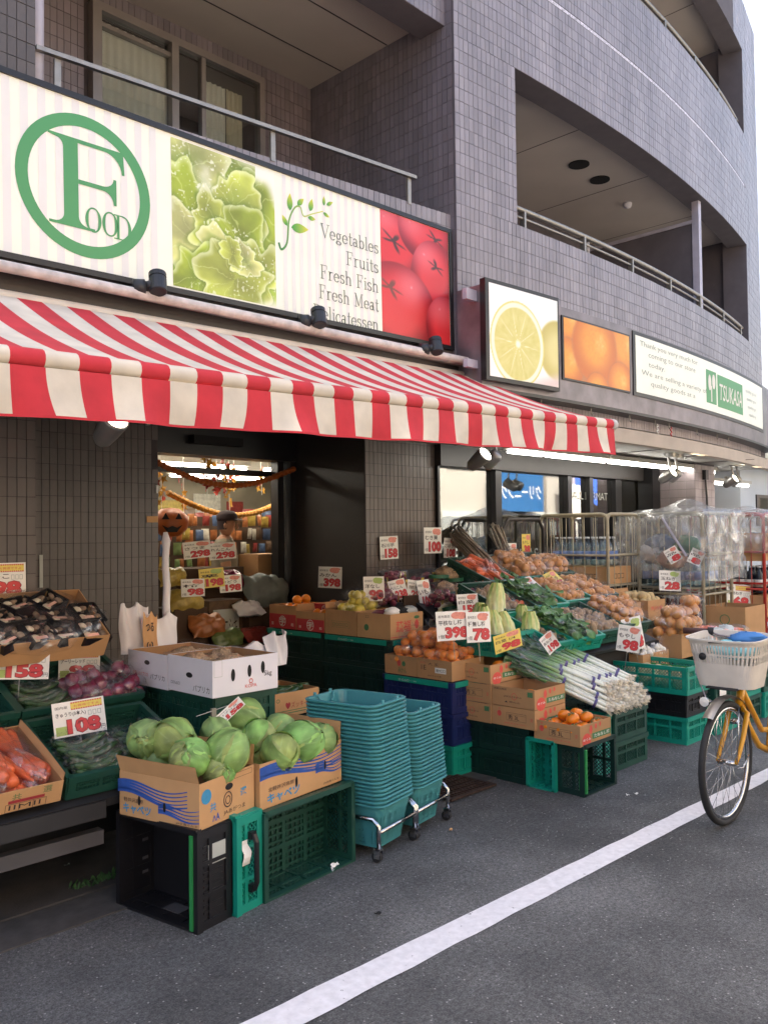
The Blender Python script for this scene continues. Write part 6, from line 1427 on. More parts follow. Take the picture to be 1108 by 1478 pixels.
# zucchini carton behind the cabbages
Z1 = TR(2.98, 3.80, .555)
crate(TR(2.98, 3.80, 0), .40, .40, .27, 'plastic_deep', 'panel', 'dark crate on the ground under the zucchini carton, lower'); crate(TR(2.98, 3.80, .275), .40, .40, .27, 'plastic_deep', 'panel', 'dark crate under the zucchini carton, upper')
carton(Z1, .36, .36, .135, 'brown carton of zucchini behind the cabbages', 'kraft_light', prints=[('-Y', 'ink_green', 'E', .15, .7, .014, .011, .004), ('-Y', 'ink_green', 'R', .0, 1, .12, .16), ('-Y', 'ink_green', 'R', .0, 1, .22, .25), ('-Y', 'ink_darkred', 'T', '♥ズッキーニ', .3, .3, .28, .55)])
for k in range(9): single(f'zucchini{k % 3}', Z1 @ TR(.08+.1*(k % 3), .08+.09*(k//3), .11+.02*(k % 2)) @ RZ(rnd.uniform(-30, 30)) @ RY(90) @ Matrix.Scale(1.25, 4), 'zucchini', 'dark green zucchini in the carton behind the cabbages', 'zucchini', 'zucchini in the carton')
# ------------------------------------------------------------------ stacked shopping baskets on trolleys
def basket_mesh():
    m = MB(); N = 56; h_ = .215; tx, ty, bx_, by_ = .165, .215, .130, .175; rc = .045
    def loop(hx, hy, z, r):
        pts = []
        for k in range(N):
            s_ = k/N*4; side = int(s_); f = s_-side
            cx_, cy_ = ((hx-r, hy-r), (-(hx-r), hy-r), (-(hx-r), -(hy-r)), (hx-r, -(hy-r)))[side]
            if f < .5:
                a = side*PI/2+f*PI; pts.append((cx_+r*math.cos(a), cy_+r*math.sin(a), z))
            else:
                n_ = ((-(hx-r), hy), (-hx, -(hy-r)), (hx-r, -hy), (hx, hy-r))[side]; p0 = (cx_+r*math.cos((side+1)*PI/2), cy_+r*math.sin((side+1)*PI/2)); g_ = (f-.5)*2; pts.append((p0[0]+(n_[0]-p0[0])*g_, p0[1]+(n_[1]-p0[1])*g_, z))
        return pts
    def lp(t, o=0): return loop(bx_+(tx-bx_)*t+o, by_+(ty-by_)*t+o, h_*t, rc)
    def strip(a, b, skip=None):
        o = len(m.v); m.add(a+b, [(k, (k+1) % N, N+(k+1) % N, N+k) for k in range(N) if not (skip and skip(k))])
    # solid bands and slots
    cuts = [0, .08, .40, .48, .72, 1.0]
    for i in range(5):
        t0, t1 = cuts[i], cuts[i+1]; sl = (lambda k: k % 2 == 0) if i in (1, 3) else None
        strip(lp(t0), lp(t1), sl); strip(lp(t1, -.004), lp(t0, -.004), sl)
        if sl:
            pass
    # thin bars inside the slots
    for k in range(0, N, 2):
        for (t0, t1) in ((.08, .40), (.48, .72)):
            a0, b0 = Vector(lp(t0)[k]), Vector(lp(t0)[(k+1) % N]); a1, b1 = Vector(lp(t1)[k]), Vector(lp(t1)[(k+1) % N])
            for q in (.5,): m.add([a0.lerp(b0, q-.08), a0.lerp(b0, q+.08), a1.lerp(b1, q+.08), a1.lerp(b1, q-.08)], [(0, 1, 2, 3)])
    # rim: rounded flange
    prof = [(0, h_-.007), (.013, h_-.009), (.018, h_-.005), (.018, h_), (.013, h_+.003), (0, h_+.003), (-.004, h_)]
    L0 = None
    for o_, z in prof:
        L1 = loop(tx+o_, ty+o_, z, rc+max(o_, 0))
        if L0: strip(L0, L1)
        L0 = L1
    strip(loop(bx_-.004, by_-.004, .004, rc), loop(.03, .05, .004, .02))
    m.poly(loop(.03, .05, .004, .02)); m.poly([(x, y, 0) for x, y, z in loop(bx_, by_, 0, rc)][::-1])
    return m.mesh('basket', 'basket', False)
bme = basket_mesh(); bme.polygons.foreach_set('use_smooth', [True]*len(bme.polygons))
hm = MB()
for s_ in (-1, 1):
    for x_ in (-.07, .07): hm.tube([(x_, s_*.222, .208), (x_, s_*.222, .232)], .009, 8); hm.tube([(x_, s_*.205, .216), (x_*.8, s_*.19, .19), (x_*.5, s_*.188, .17)], .005, 6)
hme = hm.mesh('handle', 'basket', True)
def bstack(cx_, cy_, n, dz, lab, which):
    for i in range(n):
        t = thing('shopping_basket', lab if 0 < i < n-1 else ('topmost ' if i else 'lowest ')+lab, 'basket', TR(cx_-.06*i/n, cy_-.01*i/n, .045+dz*i) @ TR(rnd.uniform(-.002, .002), rnd.uniform(-.002, .002), 0) @ RZ(12+rnd.uniform(-1.2, 1.2)) @ Matrix.Diagonal((.94, .94, 1, 1)), 'nested baskets of the %s stack' % which); link('body', bme, t)
        if i == n-1: link('handle', hme, t)
bstack(3.075, 3.16, 26, .0198, 'teal plastic shopping basket nested in the taller left stack', 'left'); bstack(3.43, 3.235, 21, .0198, 'teal plastic shopping basket nested in the lower right stack', 'right')
def cart(cx_, cy_, label):
    t = thing('basket_trolley', label, 'trolley', TR(cx_, cy_, 0) @ RZ(12))
    m = MB(); hx, hy, z = .172, .20, .20
    for s_ in (-1, 1): m.tube([(-hx, s_*hy, .07), (-hx, s_*hy, z-.03), (-hx+.02, s_*hy, z), (hx-.02, s_*hy, z), (hx, s_*hy, z-.03), (hx, s_*hy, .07)] if False else [(s_*hx, -hy, .07), (s_*hx, -hy, z-.03), (s_*hx, -hy+.03, z), (s_*hx, hy-.03, z), (s_*hx, hy, z-.03), (s_*hx, hy, .07)], .011, 10)
    m.tube([(-hx, -hy, z-.06), (hx, -hy, z-.06)], .010, 10); m.tube([(-hx, hy, z-.06), (hx, hy, z-.06)], .010, 10); m.obj('frame', 'chrome', t, True)
    for a in (-1, 1):
        for b2 in (-1, 1):
            w_ = MB(); w_.tube([(a*hx-.010, b2*hy+.01, .026), (a*hx+.010, b2*hy+.01, .026)], .026, 16); wo2 = w_.obj('wheel', 'rubber', t, False); f_ = MB(); f_.bx(a*hx-.016, a*hx-.012, b2*hy-.012, b2*hy+.02, .02, .07); f_.bx(a*hx+.012, a*hx+.016, b2*hy-.012, b2*hy+.02, .02, .07); f_.bx(a*hx-.016, a*hx+.016, b2*hy-.014, b2*hy+.014, .058, .07); f_.obj('fork', 'chrome', wo2)
cart(3.075, 3.16, 'chrome trolley under the taller left basket stack'); cart(3.43, 3.235, 'chrome trolley under the lower right basket stack')
# ------------------------------------------------------------------ crate stacks right of the entrance, with fruit cartons
for s_, (y0, nm) in enumerate(((4.19, 'near'), (4.885, 'far'))):
    for k in range(4):
        top = k == 3; z0 = .228*k+(.02 if s_ else 0)*(1 if top else 0)
        crate(TR(4.35, y0, .208*k), .42, .685, .206, 'plastic_deep', 'panel', 'deep green crate in the %s fruit stack by the entrance, %s' % (nm, ('lowest', 'second from below', 'third from below', 'topmost')[k]), band='plastic_teal' if top else None)
rp = [('-X', 'box_red', 'R', .0, 1, .0, .62), ('-X', 'ink_white', 'E', .5, .32, .042, .042, .005), ('-X', 'ink_white', 'T', '宇', .38, .14, .36, .24, .02), ('-X', 'ink_white', 'T', '果', .08, .12, .14, .09), ('-X', 'ink_white', 'T', '和', .82, .12, .14, .09)]
carton(TR(4.36, 5.225, .838), .40, .335, .185, 'red banded carton of oranges by the door, farther one', prints=rp)
rb2 = carton(TR(4.36, 4.89, .838), .40, .325, .15, 'red banded carton of oranges by the door, nearer one with raised red flap', prints=rp, flaps=(('+Y', 0, .05),))
m = MB(); m.bx(0, .003, .0, .27, 0, .075); o = m.obj('red_flap', 'box_red', rb2, False, TR(.16, .01, .13) @ RY(-14)); m = MB(); put_ell(m, .14, .02, .06, .05, hole=.005); put_text(m, '宇和', .10, .03, .03, .08); m.obj('print', 'ink_white', rb2, False, TR(.16, .01, .13) @ RY(-14) @ basis((-.0015, .27, 0), (0, -1, 0), (0, 0, 1)))
def heap(me, M, nx, ny, nl, dx, dy, dz, name, label, cat, group, s=1., z0=.04):
    for l in range(nl):
        for j in range(ny-l):
            for i in range(nx-l): single(f'{me}{(i+j) % 3}' if me+'0' in ME else me, M @ TR((i+.5+.5*l)*dx+rnd.uniform(-.006, .006), (j+.5+.5*l)*dy+rnd.uniform(-.006, .006), z0+l*dz+rnd.uniform(-.005, .005)) @ JR() @ Matrix.Scale(s, 4), name, label, cat, group)
heap('orange', TR(4.38, 5.25, .89), 4, 3, 3, .09, .092, .065, 'orange', 'orange piled in the farther red banded carton', 'orange', 'oranges in the farther red carton', 1.1)
heap('orange', TR(4.38, 4.91, .88), 2, 3, 2, .075, .088, .05, 'orange', 'orange in front of the raised red flap', 'orange', 'oranges before the red flap'); heap('orange', TR(4.55, 4.91, .92), 2, 3, 2, .09, .09, .065, 'orange', 'orange behind the raised red flap', 'orange', 'oranges behind the red flap', 1.1)
carton(TR(4.36, 4.54, .835), .40, .335, .185, 'brown carton of bagged yellow fruit', prints=[('-X', 'ink_green', 'F', .2, .8, .3, .55, .0015), ('-X', 'ink_green', 'T', '□○□○□', .24, .36, .12, .5)], flaps=(('+Y', 10, .05),))
for k, (x, y, z) in enumerate(((.09, .10, .09), (.09, .21, .10), (.22, .09, .11), (.24, .21, .11), (.16, .15, .19), (.28, .13, .17))): bag('pear', TR(4.38+x, 4.55+y, .85+z) @ RZ(60*k), 'clear bag of yellow fruit in the brown carton', 'yellow fruit bags')
carton(TR(4.36, 4.19, .835), .345, .335, .18, 'brown carton with red lettering on its front', 'kraft_light', prints=[('-Y', 'ink_red', 'T', '蔬福', .16, .25, .46, .46, .01), ('-Y', 'ink_red', 'E', .80, .52, .022, .034), ('-Y', 'ink_green', 'E', .80, .80, .03, .012), ('-Y', 'ink_red', 'R', .0, 1, .07, .10), ('-X', 'ink_green', 'E', .28, .42, .024, .024), ('-X', 'ink_black', 'T', 'エコ', .25, .8, .1, .1)])
for k in range(4): single(f'sweet_potato{k % 3}', TR(4.42+.07*k, 4.37, 1.01) @ RX(80) @ RZ(30*k), 'sweet_potato', 'sweet potato in the carton with red lettering', 'sweet potato', 'sweet potatoes in the red lettered carton')
for k in range(3): o = lumpbag(MB(), (0, 0, 0), (.07, .05, .035), 40+k).obj('patterned_pack', ['card_white', 'dark_void', 'card_grey'][k], None, True); o.matrix_world = TR(4.46+.09*k, 4.27, 1.02); tag(o, ('white', 'black', 'grey')[k]+' packet lying in the carton with red lettering', 'packet')
price_card(facing(459, 848, 90, 3, 0, X=5.105), .31, .19, '398', 'みかん', 'price card reading 398 on the dark door panel', 'p')
price_card(facing(525, 868, 40, 12, 0, Y=4.66), .16, .19, '98', '洋なし', 'brownish price card beside the bagged yellow fruit', 'p', stand=.1)
# support block behind (dark stacked crates) for the bagged goods along the wall
sup = thing('display_rack', 'dark stepped rack behind the fruit cartons, along the wall', 'rack', (4.80, 4.1, 0))
MB().bx(.0, 1.3, .0, .95, 0, .85).obj('step', 'rack_dark', sup); MB().bx(.0, 1.3, .45, .95, .85, 1.05).obj('step', 'rack_dark', sup); MB().bx(1.3, 2.5, .2, .85, 0, .75).obj('step', 'rack_dark', sup)
m = MB(); m.X = TR(.18, .08, .86) @ RX(30); m.bx(0, .95, 0, .85, -.03, 0); m.obj('sloped_board', 'rack_dark', sup)
# bagged sweet potatoes and root strips
q = random.Random(5)
for k in range(22):
    px = 545+q.random()*95; py = 868-q.random()*40; Y_ = 4.55+.3*(868-py)/40; p = P(px, py, Y=Y_); p.z = max(p.z-.05, 1.02); bag('sweet_potato', TR(*p) @ RZ(q.random()*180) @ RX(q.random()*30-15), 'clear bag of purple sweet potatoes with yellow label by the wall', 'sweet potato bags by the wall', .95)
for k in range(20):
    px = 640+q.random()*70; py = 882-q.random()*60; Y_ = 4.25+.45*(882-py)/60; p = P(px, py, Y=Y_); p.z -= .05; bag('shred', TR(*p) @ RZ(q.random()*180) @ RX(q.random()*40-20), 'clear bag of shredded root with green band below the burdock', 'shredded root bags', 1.0)
for k in range(9):
    px = 622+q.random()*60; py = 872-q.random()*18; p = P(px, py, Y=4.12+.02*k); p.z -= .04; bag('sweet_potato', TR(*p) @ RZ(q.random()*60) @ RX(q.random()*30-15), 'clear bag of dark red roots before the shredded root bags', 'dark red root bags', .85)
carton(TR(5.0, 4.62, 1.05), .22, .30, .15, 'open brown carton among the bagged roots', 'kraft', flaps=(('+Y', 12, .08),))
# burdock bundles leaning on the window
def bundle(a, b, n, rad, label, L_=None):
    a = Vector(a); b = Vector(b); t = thing('burdock_bundle', label, 'burdock', TR(*b)); d = a-b; s_ = d.orthogonal().normalized(); u_ = d.normalized().cross(s_)
    for k in range(n):
        r = rad*math.sqrt((k+.5)/n); an = 2.4*k; o_ = s_*r*math.cos(an)+u_*r*math.sin(an); m = MB(); N = 6; le = .9+.12*rnd.random(); m.tube([o_*(.75+.35*i/N)+d*le*i/N+Vector((.006*math.sin(i+k), .006*math.cos(i*1.3+k), 0)) for i in range(N+1)], [.006]+[.008+.003*i/N for i in range(N)], 6); m.obj('stick', 'burdock', t, True)
    m = MB(); N = 5; m.tube([d*i/N for i in range(N+1)], [rad*1.2, rad*1.15, rad*1.1, rad*1.1, rad*1.15, rad*1.3], 14, cap=False); m.obj('film', 'film', t, True)
A_ = P(655, 768, Y=4.95); B_ = P(738, 848, Y=4.25); bundle(A_, B_, 34, .075, 'thick bundle of burdock sticks leaning left on the window'); A_ = P(712, 762, Y=5.0); B_ = P(748, 838, Y=4.35); bundle(A_, B_, 22, .055, 'thinner bundle of burdock sticks leaning right of the thick bundle')
# cards by the wall
price_card(facing(549, 808, 8, 0, 2, Y=5.17), .20, .20, '158', '石川芋', 'price card in a bag taped to the tiled pilaster', 'p')
price_card(facing(612, 799, 10, 0, 0, Y=5.0), .20, .23, '100', 'むき栗', 'larger price card reading 100 at the pilaster edge', 'p'); price_card(facing(640, 805, 10, 0, -3, Y=4.95), .14, .18, '108', 'ごぼう', 'smaller price card reading 108 beside the larger card', 'p')
price_card(facing(567, 868, 30, 15, 12, Y=4.60), .14, .16, '238', 'れんこん', 'grey price card reading 238 above the red lettered carton', 'p', stand=.05); price_card(facing(587, 863, 20, 12, -10, Y=4.56), .15, .15, '298', '里芋', 'grey price card reading 298 beside the card reading 238', 'p', stand=.05)
m = MB(); m.bx(0, .13, 0, .10, 0, .14); o = m.obj('card_holder_box', 'card_brown'); o.matrix_world = TR(*P(583, 886, Y=4.54)) @ RZ(-20); tag(o, 'small brown box holding the card reading 298', 'box')
price_card(facing(608, 882, 15, 10, 5, Y=4.48), .12, .24, '108', 'いも', 'pinkish price card hanging right of the brown box', 'p')
price_card(facing(731, 812, 8, 0, 0, Y=5.0), .14, .19, '198', 'うど', 'white price card right of the burdock bundles', 'p'); price_card(facing(753, 801, 8, 0, 0, Y=5.0), .125, .21, '38', 'もやし', 'yellow price card reading 38 on the window', 'k')
# ------------------------------------------------------------------ mandarins on navy crates
for k, mt in enumerate(('plastic_teal', 'plastic_navy', 'plastic_navy')): crate(TR(4.28, 3.57, .205*k), .36, .605, .203, mt, 'panel', ('teal crate at the bottom of the mandarin stack', 'navy blue crate in the middle of the mandarin stack', 'navy blue crate with green rim at the top of the mandarin stack')[k], band='plastic_teal' if k == 2 else None)
carton(TR(4.29, 3.88, .618), .34, .30, .13, 'brown mandarin carton, farther of two', prints=[('-X', 'ink_red', 'E', .45, .62, .018, .022), ('-X', 'ink_green', 'T', 'みかん', .42, .12, .26, .26, .01), ('-X', 'ink_green', 'E', .6, .6, .016, .018)]); carton(TR(4.29, 3.575, .618), .34, .30, .13, 'brown mandarin carton with white label, nearer of two', prints=[('-X', 'ink_white', 'R', .52, .84, .34, .62), ('-X', 'ink_black', 'T', '優M□□', .55, .40, .15, .26), ('-X', 'ink_black', 'T', '1E', .12, .45, .24, .14), ('-X', 'ink_black', 'T', '大 玉', .32, .70, .14, .3), ('-X', 'ink_black', 'T', 'JAみかんの里', .3, .12, .10, .4), ('-X', 'ink_red', 'T', 'みかん', .1, .75, .12, .15)])
for k, (x, y, z) in enumerate(((.10, .10, .09), (.11, .24, .09), (.11, .38, .09), (.10, .52, .09), (.27, .12, .10), (.27, .28, .10), (.27, .45, .10), (.17, .18, .19), (.18, .34, .20), (.18, .48, .19), (.28, .36, .21))): bag('mandarin', TR(4.28+x, 3.57+y, .60+z) @ RZ(50*k), 'clear bag of mandarins heaped on the brown cartons', 'mandarin bags')
# ------------------------------------------------------------------ persimmon cartons on dark crates
for k in range(2):
    for j, y0 in enumerate((3.12, 3.50)): crate(TR(4.47, y0, .178*k), .42, .375, .176, 'plastic_deep', 'panel', 'deep green crate under the persimmon cartons, %s %s' % (('near', 'far')[j], ('lower', 'upper')[k]))
PX = [('-X', 'ink_red', 'E', .17, .62, .016, .019), ('-X', 'ink_red', 'T', '柿', .15, .82, .1, .05), ('-X', 'ink_black', 'F', .34, .80, .32, .72, .0014), ('-X', 'ink_black', 'R', .34, .80, .62, .63), ('-X', 'ink_black', 'T', '秀 3L', .38, .36, .26, .26), ('-X', 'ink_red', 'T', 'JA紀北かわかみ', .28, .12, .10, .52), ('-X', 'ink_red', 'T', '富有', .90, .4, .2, .05)]
PA = [('-X', 'ink_black', 'T', '和歌山県産', .05, .82, .10, .3), ('-X', 'ink_black', 'T', 'JA紀北かわかみ', .28, .46, .12, .42), ('-X', 'ink_red', 'E', .53, .55, .020, .022, .003), ('-X', 'ink_black', 'T', '▲ 柿の山', .30, .2, .10, .36), ('-X', 'ink_green', 'R', .84, .96, .62, .88)]
PY = [('-Y', 'ink_red', 'E', .20, .24, .050, .042), ('-Y', 'ink_red', 'E', .34, .70, .018, .026), ('-Y', 'ink_red', 'E', .50, .80, .012, .016), ('-Y', 'ink_red', 'E', .64, .84, .010, .014), ('-Y', 'ink_green', 'R', .38, .98, .22, .50), ('-Y', 'ink_white', 'T', 'たねなし柿', .44, .27, .18, .5, .01), ('-Y', 'ink_white', 'T', 'めぐみ', .09, .22, .13, .24, .01)]
L0, L1, L2 = .357, .482, .607; bw, bd, bh = .345, .325, .122
carton(TR(4.43, 3.37, L0), bw, bd, bh, 'persimmon carton at the bottom of the far column', prints=PA+PY); carton(TR(4.43, 3.37, L1), bw, bd, bh, 'persimmon carton in the middle of the far column', prints=PX+PY); carton(TR(4.43, 3.37, L2), bw, bd, bh, 'open persimmon carton on top of the far column', prints=PA+PY, flaps=(('+Y', 0, .06),), outer='kraft')
carton(TR(4.44, 3.04, L0), bw, bd, bh, 'persimmon carton at the bottom of the middle column', prints=PX+PY); carton(TR(4.44, 3.04, L1), bw, bd, bh, 'open persimmon carton on top of the middle column', prints=PA+PY)
carton(TR(4.46, 2.735, .300), .36, .325, .125, 'open front persimmon carton filled with ripe fruit', prints=PX+PY)
def persim(M, label, group):
    t = thing('persimmon', label, 'persimmon', M, group); link('fruit', ME['persimmon'], t); link('calyx', ME['calyx'], t)
for j in range(3):
    for i in range(4): persim(TR(4.50+.088*i, 2.79+.095*j, .385+rnd.uniform(0, .01)) @ JR(), 'orange persimmon in the open front carton', 'persimmons in the front carton')
for x, y in ((4.55, 2.84), (4.64, 2.80), (4.70, 2.90), (4.60, 2.93)): persim(TR(x, y, .445) @ JR(), 'orange persimmon on the top layer of the front carton', 'persimmons on top of the front carton')
for x, y, z in ((4.70, 3.42, .70), (4.62, 3.45, .70), (4.53, 3.12, .56)): persim(TR(x, y, z) @ JR(), 'lone persimmon left in the emptied cartons', 'persimmons left in emptied cartons')
crate(TR(4.50, 2.72, 0) @ basis((0, .20, 0), (1, 0, 0), (0, 0, 1)), .36, .295, .19, 'plastic_deep', 'lattice', 'dark crate on its side, open to the street, below the persimmons'); dk = [o for o in COL.objects if o.get('label', '').startswith('dark crate on its side')][0]
m = MB(); m.bx(-.004, .014, .02, .28, .15, .20); m.obj('latch_strip', 'plastic_lime', dk)
crate(TR(4.455, 2.93, 0) @ basis((.30, .17, 0), (0, 0, 1), (-1, 0, 0)) if False else TR(4.455, 2.925, 0) @ basis((0, .185, 0), (0, -1, 0), (0, 0, 1)) @ TR(0, 0, -.17), .185, .295, .17, 'plastic_teal', 'lattice', 'teal crate standing on edge beside the dark open crate')
# ------------------------------------------------------------------ chinese cabbages in a slotted basket, cards 398 and 78
rk2 = thing('display_rack', 'dark rack carrying the tilted produce crates', 'rack', (4.85, 3.3, 0)); MB().bx(.02, 2.6, .10, .14, 0, .66).obj('front_panel', 'dark_void', rk2)
for xa, xb, ya, yb_ in ((.20, 1.74, .0, .49), (.24, 2.0, .50, .99), (.69, 2.03, 1.0, 1.5)):
    m = MB(); m.X = TR(0, .0, .70) @ RX(22); m.bx(xa, xb, ya, yb_, -.03, -.005); m.obj('sloped_shelf', 'rack_dark', rk2)
for x in (.05, 1.3, 2.5): MB().bx(x, x+.05, .15, .2, 0, .68).obj('leg', 'rack_dark', rk2); MB().bx(x, x+.05, 1.3, 1.35, 0, 1.16).obj('leg', 'rack_dark', rk2)
nbk = crate(TR(4.60, 3.45, .755), .42, .40, .15, 'plastic_teal', 'slot', 'teal slotted basket of chinese cabbages'); MB().bx(4.42, 4.8, 3.72, 3.82, 0, .754).obj('x', 'rack_dark') if False else None
s2 = thing('crate_support', 'dark crate tower under the chinese cabbage basket', 'crate', (4.48, 3.74, 0)); link('body', crate_mesh(.36, .14, .37, 'panel', 'plastic_deep'), s2); link('body', crate_mesh(.36, .14, .38, 'panel', 'plastic_deep'), s2, TR(0, 0, .372))
def napa_mesh(sd):
    m = MB(); n = 20; k = 14; prof = []; cols = []
    for i in range(k+1):
        t = i/k; r = .052*(math.sin(PI*min(1, .12+.80*t))**.6)*(1-.12*t)+.004; prof.append((max(r if i < k else .004, .002), .27*t))
    vs = []
    def f(u, v):
        a = 2*PI*u; t = v; r = .062*(math.sin(PI*(.12+.80*t))**.5)*(1+.06*math.sin(7*a+sd)+.05*math.sin(13*a+9*t+sd)*t+.05*math.sin(29*a+23*t)*t+.10*(float(vn(u*26+sd, v*14, 2))-.5)*(.3+t)); return (r*math.cos(a), r*math.sin(a)*.85, .27*t)
    def c(u, v):
        rib = .5+.5*math.sin(7*2*PI*u+sd); k = max(0, min(1, (.95-v)*1.25*(.45+.75*rib))); fr = float(vn(u*40, v*26, 3)); g_ = (.88-.10*fr, .87-.08*fr, .58-.1*fr) if math.sin(7*2*PI*u+sd+2) > -.3 else (.62-.14*fr, .72-.10*fr, .38-.1*fr); w_ = (.96, .95, .86); sp_ = .12*math.sin(31*u+17*v); return lin(tuple(max(0, min(1, g_[i]*(1-k)+w_[i]*k+sp_*(.1))) for i in range(3)))
    m.grid(f, 42, 22, 0, c, closed=True); return m.mesh('chinese_cabbage', 'napa', True)
NP = [napa_mesh(i*1.7) for i in range(3)]
for k, (px, py, Y, lean, s) in enumerate(((713, 888, 3.80, 6, 1.25), (697, 912, 3.62, -14, 1.1), (716, 925, 3.52, 8, 1.15), (738, 922, 3.56, 14, 1.1), (766, 925, 3.50, 2, 1.15), (690, 905, 3.72, -10, 1.0), (750, 905, 3.70, 8, 1.0))):
    p = P(px, py, Y=Y); o = link('chinese_cabbage', NP[k % 3]); o.matrix_world = TR(p.x, p.y, p.z-.10) @ RZ(40*k) @ RY(lean) @ Matrix.Scale(s, 4); tag(o, ('tall upright chinese cabbage standing highest', 'upright chinese cabbage leaning left', 'upright chinese cabbage at the basket front', 'chinese cabbage leaning right in the basket', 'short upright chinese cabbage at the right end of the basket', 'chinese cabbage at the back left of the basket', 'chinese cabbage at the back right of the basket')[k], 'chinese cabbage')
for k, (px, py, Y) in enumerate(((630, 884, 4.40), (652, 878, 4.45), (627, 903, 4.32))): p = P(px, py, Y=Y); o = link('chinese_cabbage', NP[k]); o.matrix_world = TR(*p) @ RZ(-20+25*k) @ RY(80) @ Matrix.Scale(1.25, 4); tag(o, ('chinese cabbage lying on the mandarins, upper', 'chinese cabbage lying farthest back', 'chinese cabbage lying lowest behind the card')[k], 'chinese cabbage')
s3 = thing('crate_support', 'dark crate under the lying chinese cabbages', 'crate', (4.2, 3.95, .0)); link('body', crate_mesh(.36, .3, .40, 'panel', 'plastic_deep'), s3) if False else None
bpy.data.objects.remove(s3)
price_card(facing(631, 926, 18, 6, 0, Y=3.52), .245, .185, '398', '平核なし柿', 'large white price card reading 398 before the lying chinese cabbages', 'p', stand=.12); price_card(facing(674, 928, 12, 6, -2, Y=3.44), .20, .195, '78', '種無し柿', 'large white price card reading 78 beside the card reading 398', 'p', stand=.12)
price_card(facing(661, 888, 12, 8, 0, Y=3.95), .20, .15, '158', '白菜', 'rounded price card above the card reading 78', 'p'); price_card(facing(715, 945, 12, 0, 10, Y=3.39), .24, .12, '98', '白菜 1/4', 'white notice clipped to the teal basket front', 'k')
# ------------------------------------------------------------------ tilted crates of bagged vegetables
def row(x, y, z, w_, mt, style, label): M_ = TR(x, y, z) @ RX(22); crate(M_, w_, .47, .11, mt, style, label); return M_
A1 = row(5.04, 3.30, .725, .22, 'plastic_teal', 'slot', 'teal tilted crate of root packs right of the chinese cabbages'); A2 = row(5.27, 3.30, .725, .40, 'plastic_teal', 'slot', 'teal tilted crate of greens and ginger in the front row'); A3 = row(5.69, 3.34, .74, .42, 'plastic_dkgreen', 'slot', 'dark green tilted crate of knobbly tubers in the front row'); A4 = row(6.13, 3.38, .75, .42, 'plastic_dkgreen', 'slot', 'dark green tilted crate of onions at the right of the front row')
B1 = row(5.10, 3.76, .92, .40, 'plastic_dkgreen', 'slot', 'dark green tilted crate with cards in the second row'); B2 = row(5.52, 3.77, .92, .42, 'plastic_teal', 'slot', 'teal tilted crate of dark greens in the second row'); B3 = row(5.96, 3.79, .93, .42, 'plastic_teal', 'slot', 'teal tilted crate of onions in the second row'); B4 = row(6.40, 3.82, .94, .42, 'plastic_dkgreen', 'slot', 'dark green tilted crate of onions right of the second row')
C1 = row(5.55, 4.24, 1.10, .42, 'plastic_dkgreen', 'slot', 'dark green tilted crate of carrots in the back row'); C2 = row(5.99, 4.26, 1.11, .42, 'plastic_dkgreen', 'slot', 'dark green tilted crate of onions in the back row'); C3 = row(6.43, 4.28, 1.12, .42, 'plastic_dkgreen', 'slot', 'dark green tilted crate at the right of the back row')
def fillc(M_, key, nx, ny, label, group, s=.95, x0=.09, y0=.09, dx=.12, dy=.12, z=.03, lay=1):
    for l in range(lay):
        for j in range(ny):
            for i in range(nx): bag(key, M_ @ TR(x0+dx*i+rnd.uniform(-.015, .015), y0+dy*j+rnd.uniform(-.01, .01), z+.05*l) @ RZ(rnd.uniform(0, 180)) @ RX(rnd.uniform(-15, 15)), label, group, s*rnd.uniform(.9, 1.1))
fillc(A1, 'tuber', 1, 3, 'clear bag of pale roots in the crate by the chinese cabbages', 'pale root bags'); fillc(A2, 'greens', 2, 3, 'clear bag of green leaves in the teal front crate', 'green leaf bags in the front crate', lay=2); fillc(A2, 'tuber', 1, 3, 'clear bag of ginger at the right of the teal front crate', 'ginger bags', x0=.32, lay=2); fillc(A3, 'tuber', 3, 3, 'clear bag of knobbly tubers in the dark front crate', 'tuber bags in the dark front crate'); fillc(A4, 'onion', 3, 3, 'clear bag of onions at the right end of the front row', 'onion bags in the front row', .9, lay=2)
fillc(B1, 'tuber', 2, 3, 'clear bag of brown roots below the tilted price cards', 'brown root bags'); fillc(B1, 'carrot', 1, 3, 'clear bag of carrots below the tilted price cards', 'carrot bags in the second row', 1., .32, .1, .1, .12); fillc(B2, 'greens', 2, 3, 'clear bag of dark greens in the second row', 'dark greens bags in the second row', lay=2); fillc(B2, 'tuber', 1, 3, 'clear bag of mushrooms coloured tubers in the second row', 'tuber bags in the second row', x0=.32); fillc(B3, 'onion', 3, 3, 'clear bag of onions in the teal second row crate', 'onion bags in the second row', .9); fillc(B4, 'onion', 3, 3, 'clear bag of onions in the dark second row crate', 'onion bags at the right of the second row', .9)
fillc(C1, 'carrot', 2, 4, 'clear bag of carrots in the back row', 'carrot bags in the back row', 1., .12, .07, .17, .10, lay=2); fillc(C2, 'onion', 3, 3, 'clear bag of onions in the back row', 'onion bags in the back row', .95, lay=2); fillc(C3, 'onion', 3, 2, 'clear bag of onions at the right of the back row', 'onion bags at the right of the back row', .95, lay=2)
for px, py, yw, tl, rl, w_, h_, nmb, ti, lb, kd in ((748, 858, 8, 52, -18, .19, .20, '98', '小松菜', 'tilted price card left above the dark leaves', 'p'), (769, 862, 8, 50, 14, .22, .20, '150', '人参', 'tilted white price card in the middle above the dark leaves', 'p'), (806, 852, 8, 46, 16, .18, .19, '150', '玉ねぎ', 'tilted yellow price card at the right above the dark leaves', 'k')): price_card(facing(px, py, yw, tl, rl, Y=3.95), w_, h_, nmb, ti, lb, kd)
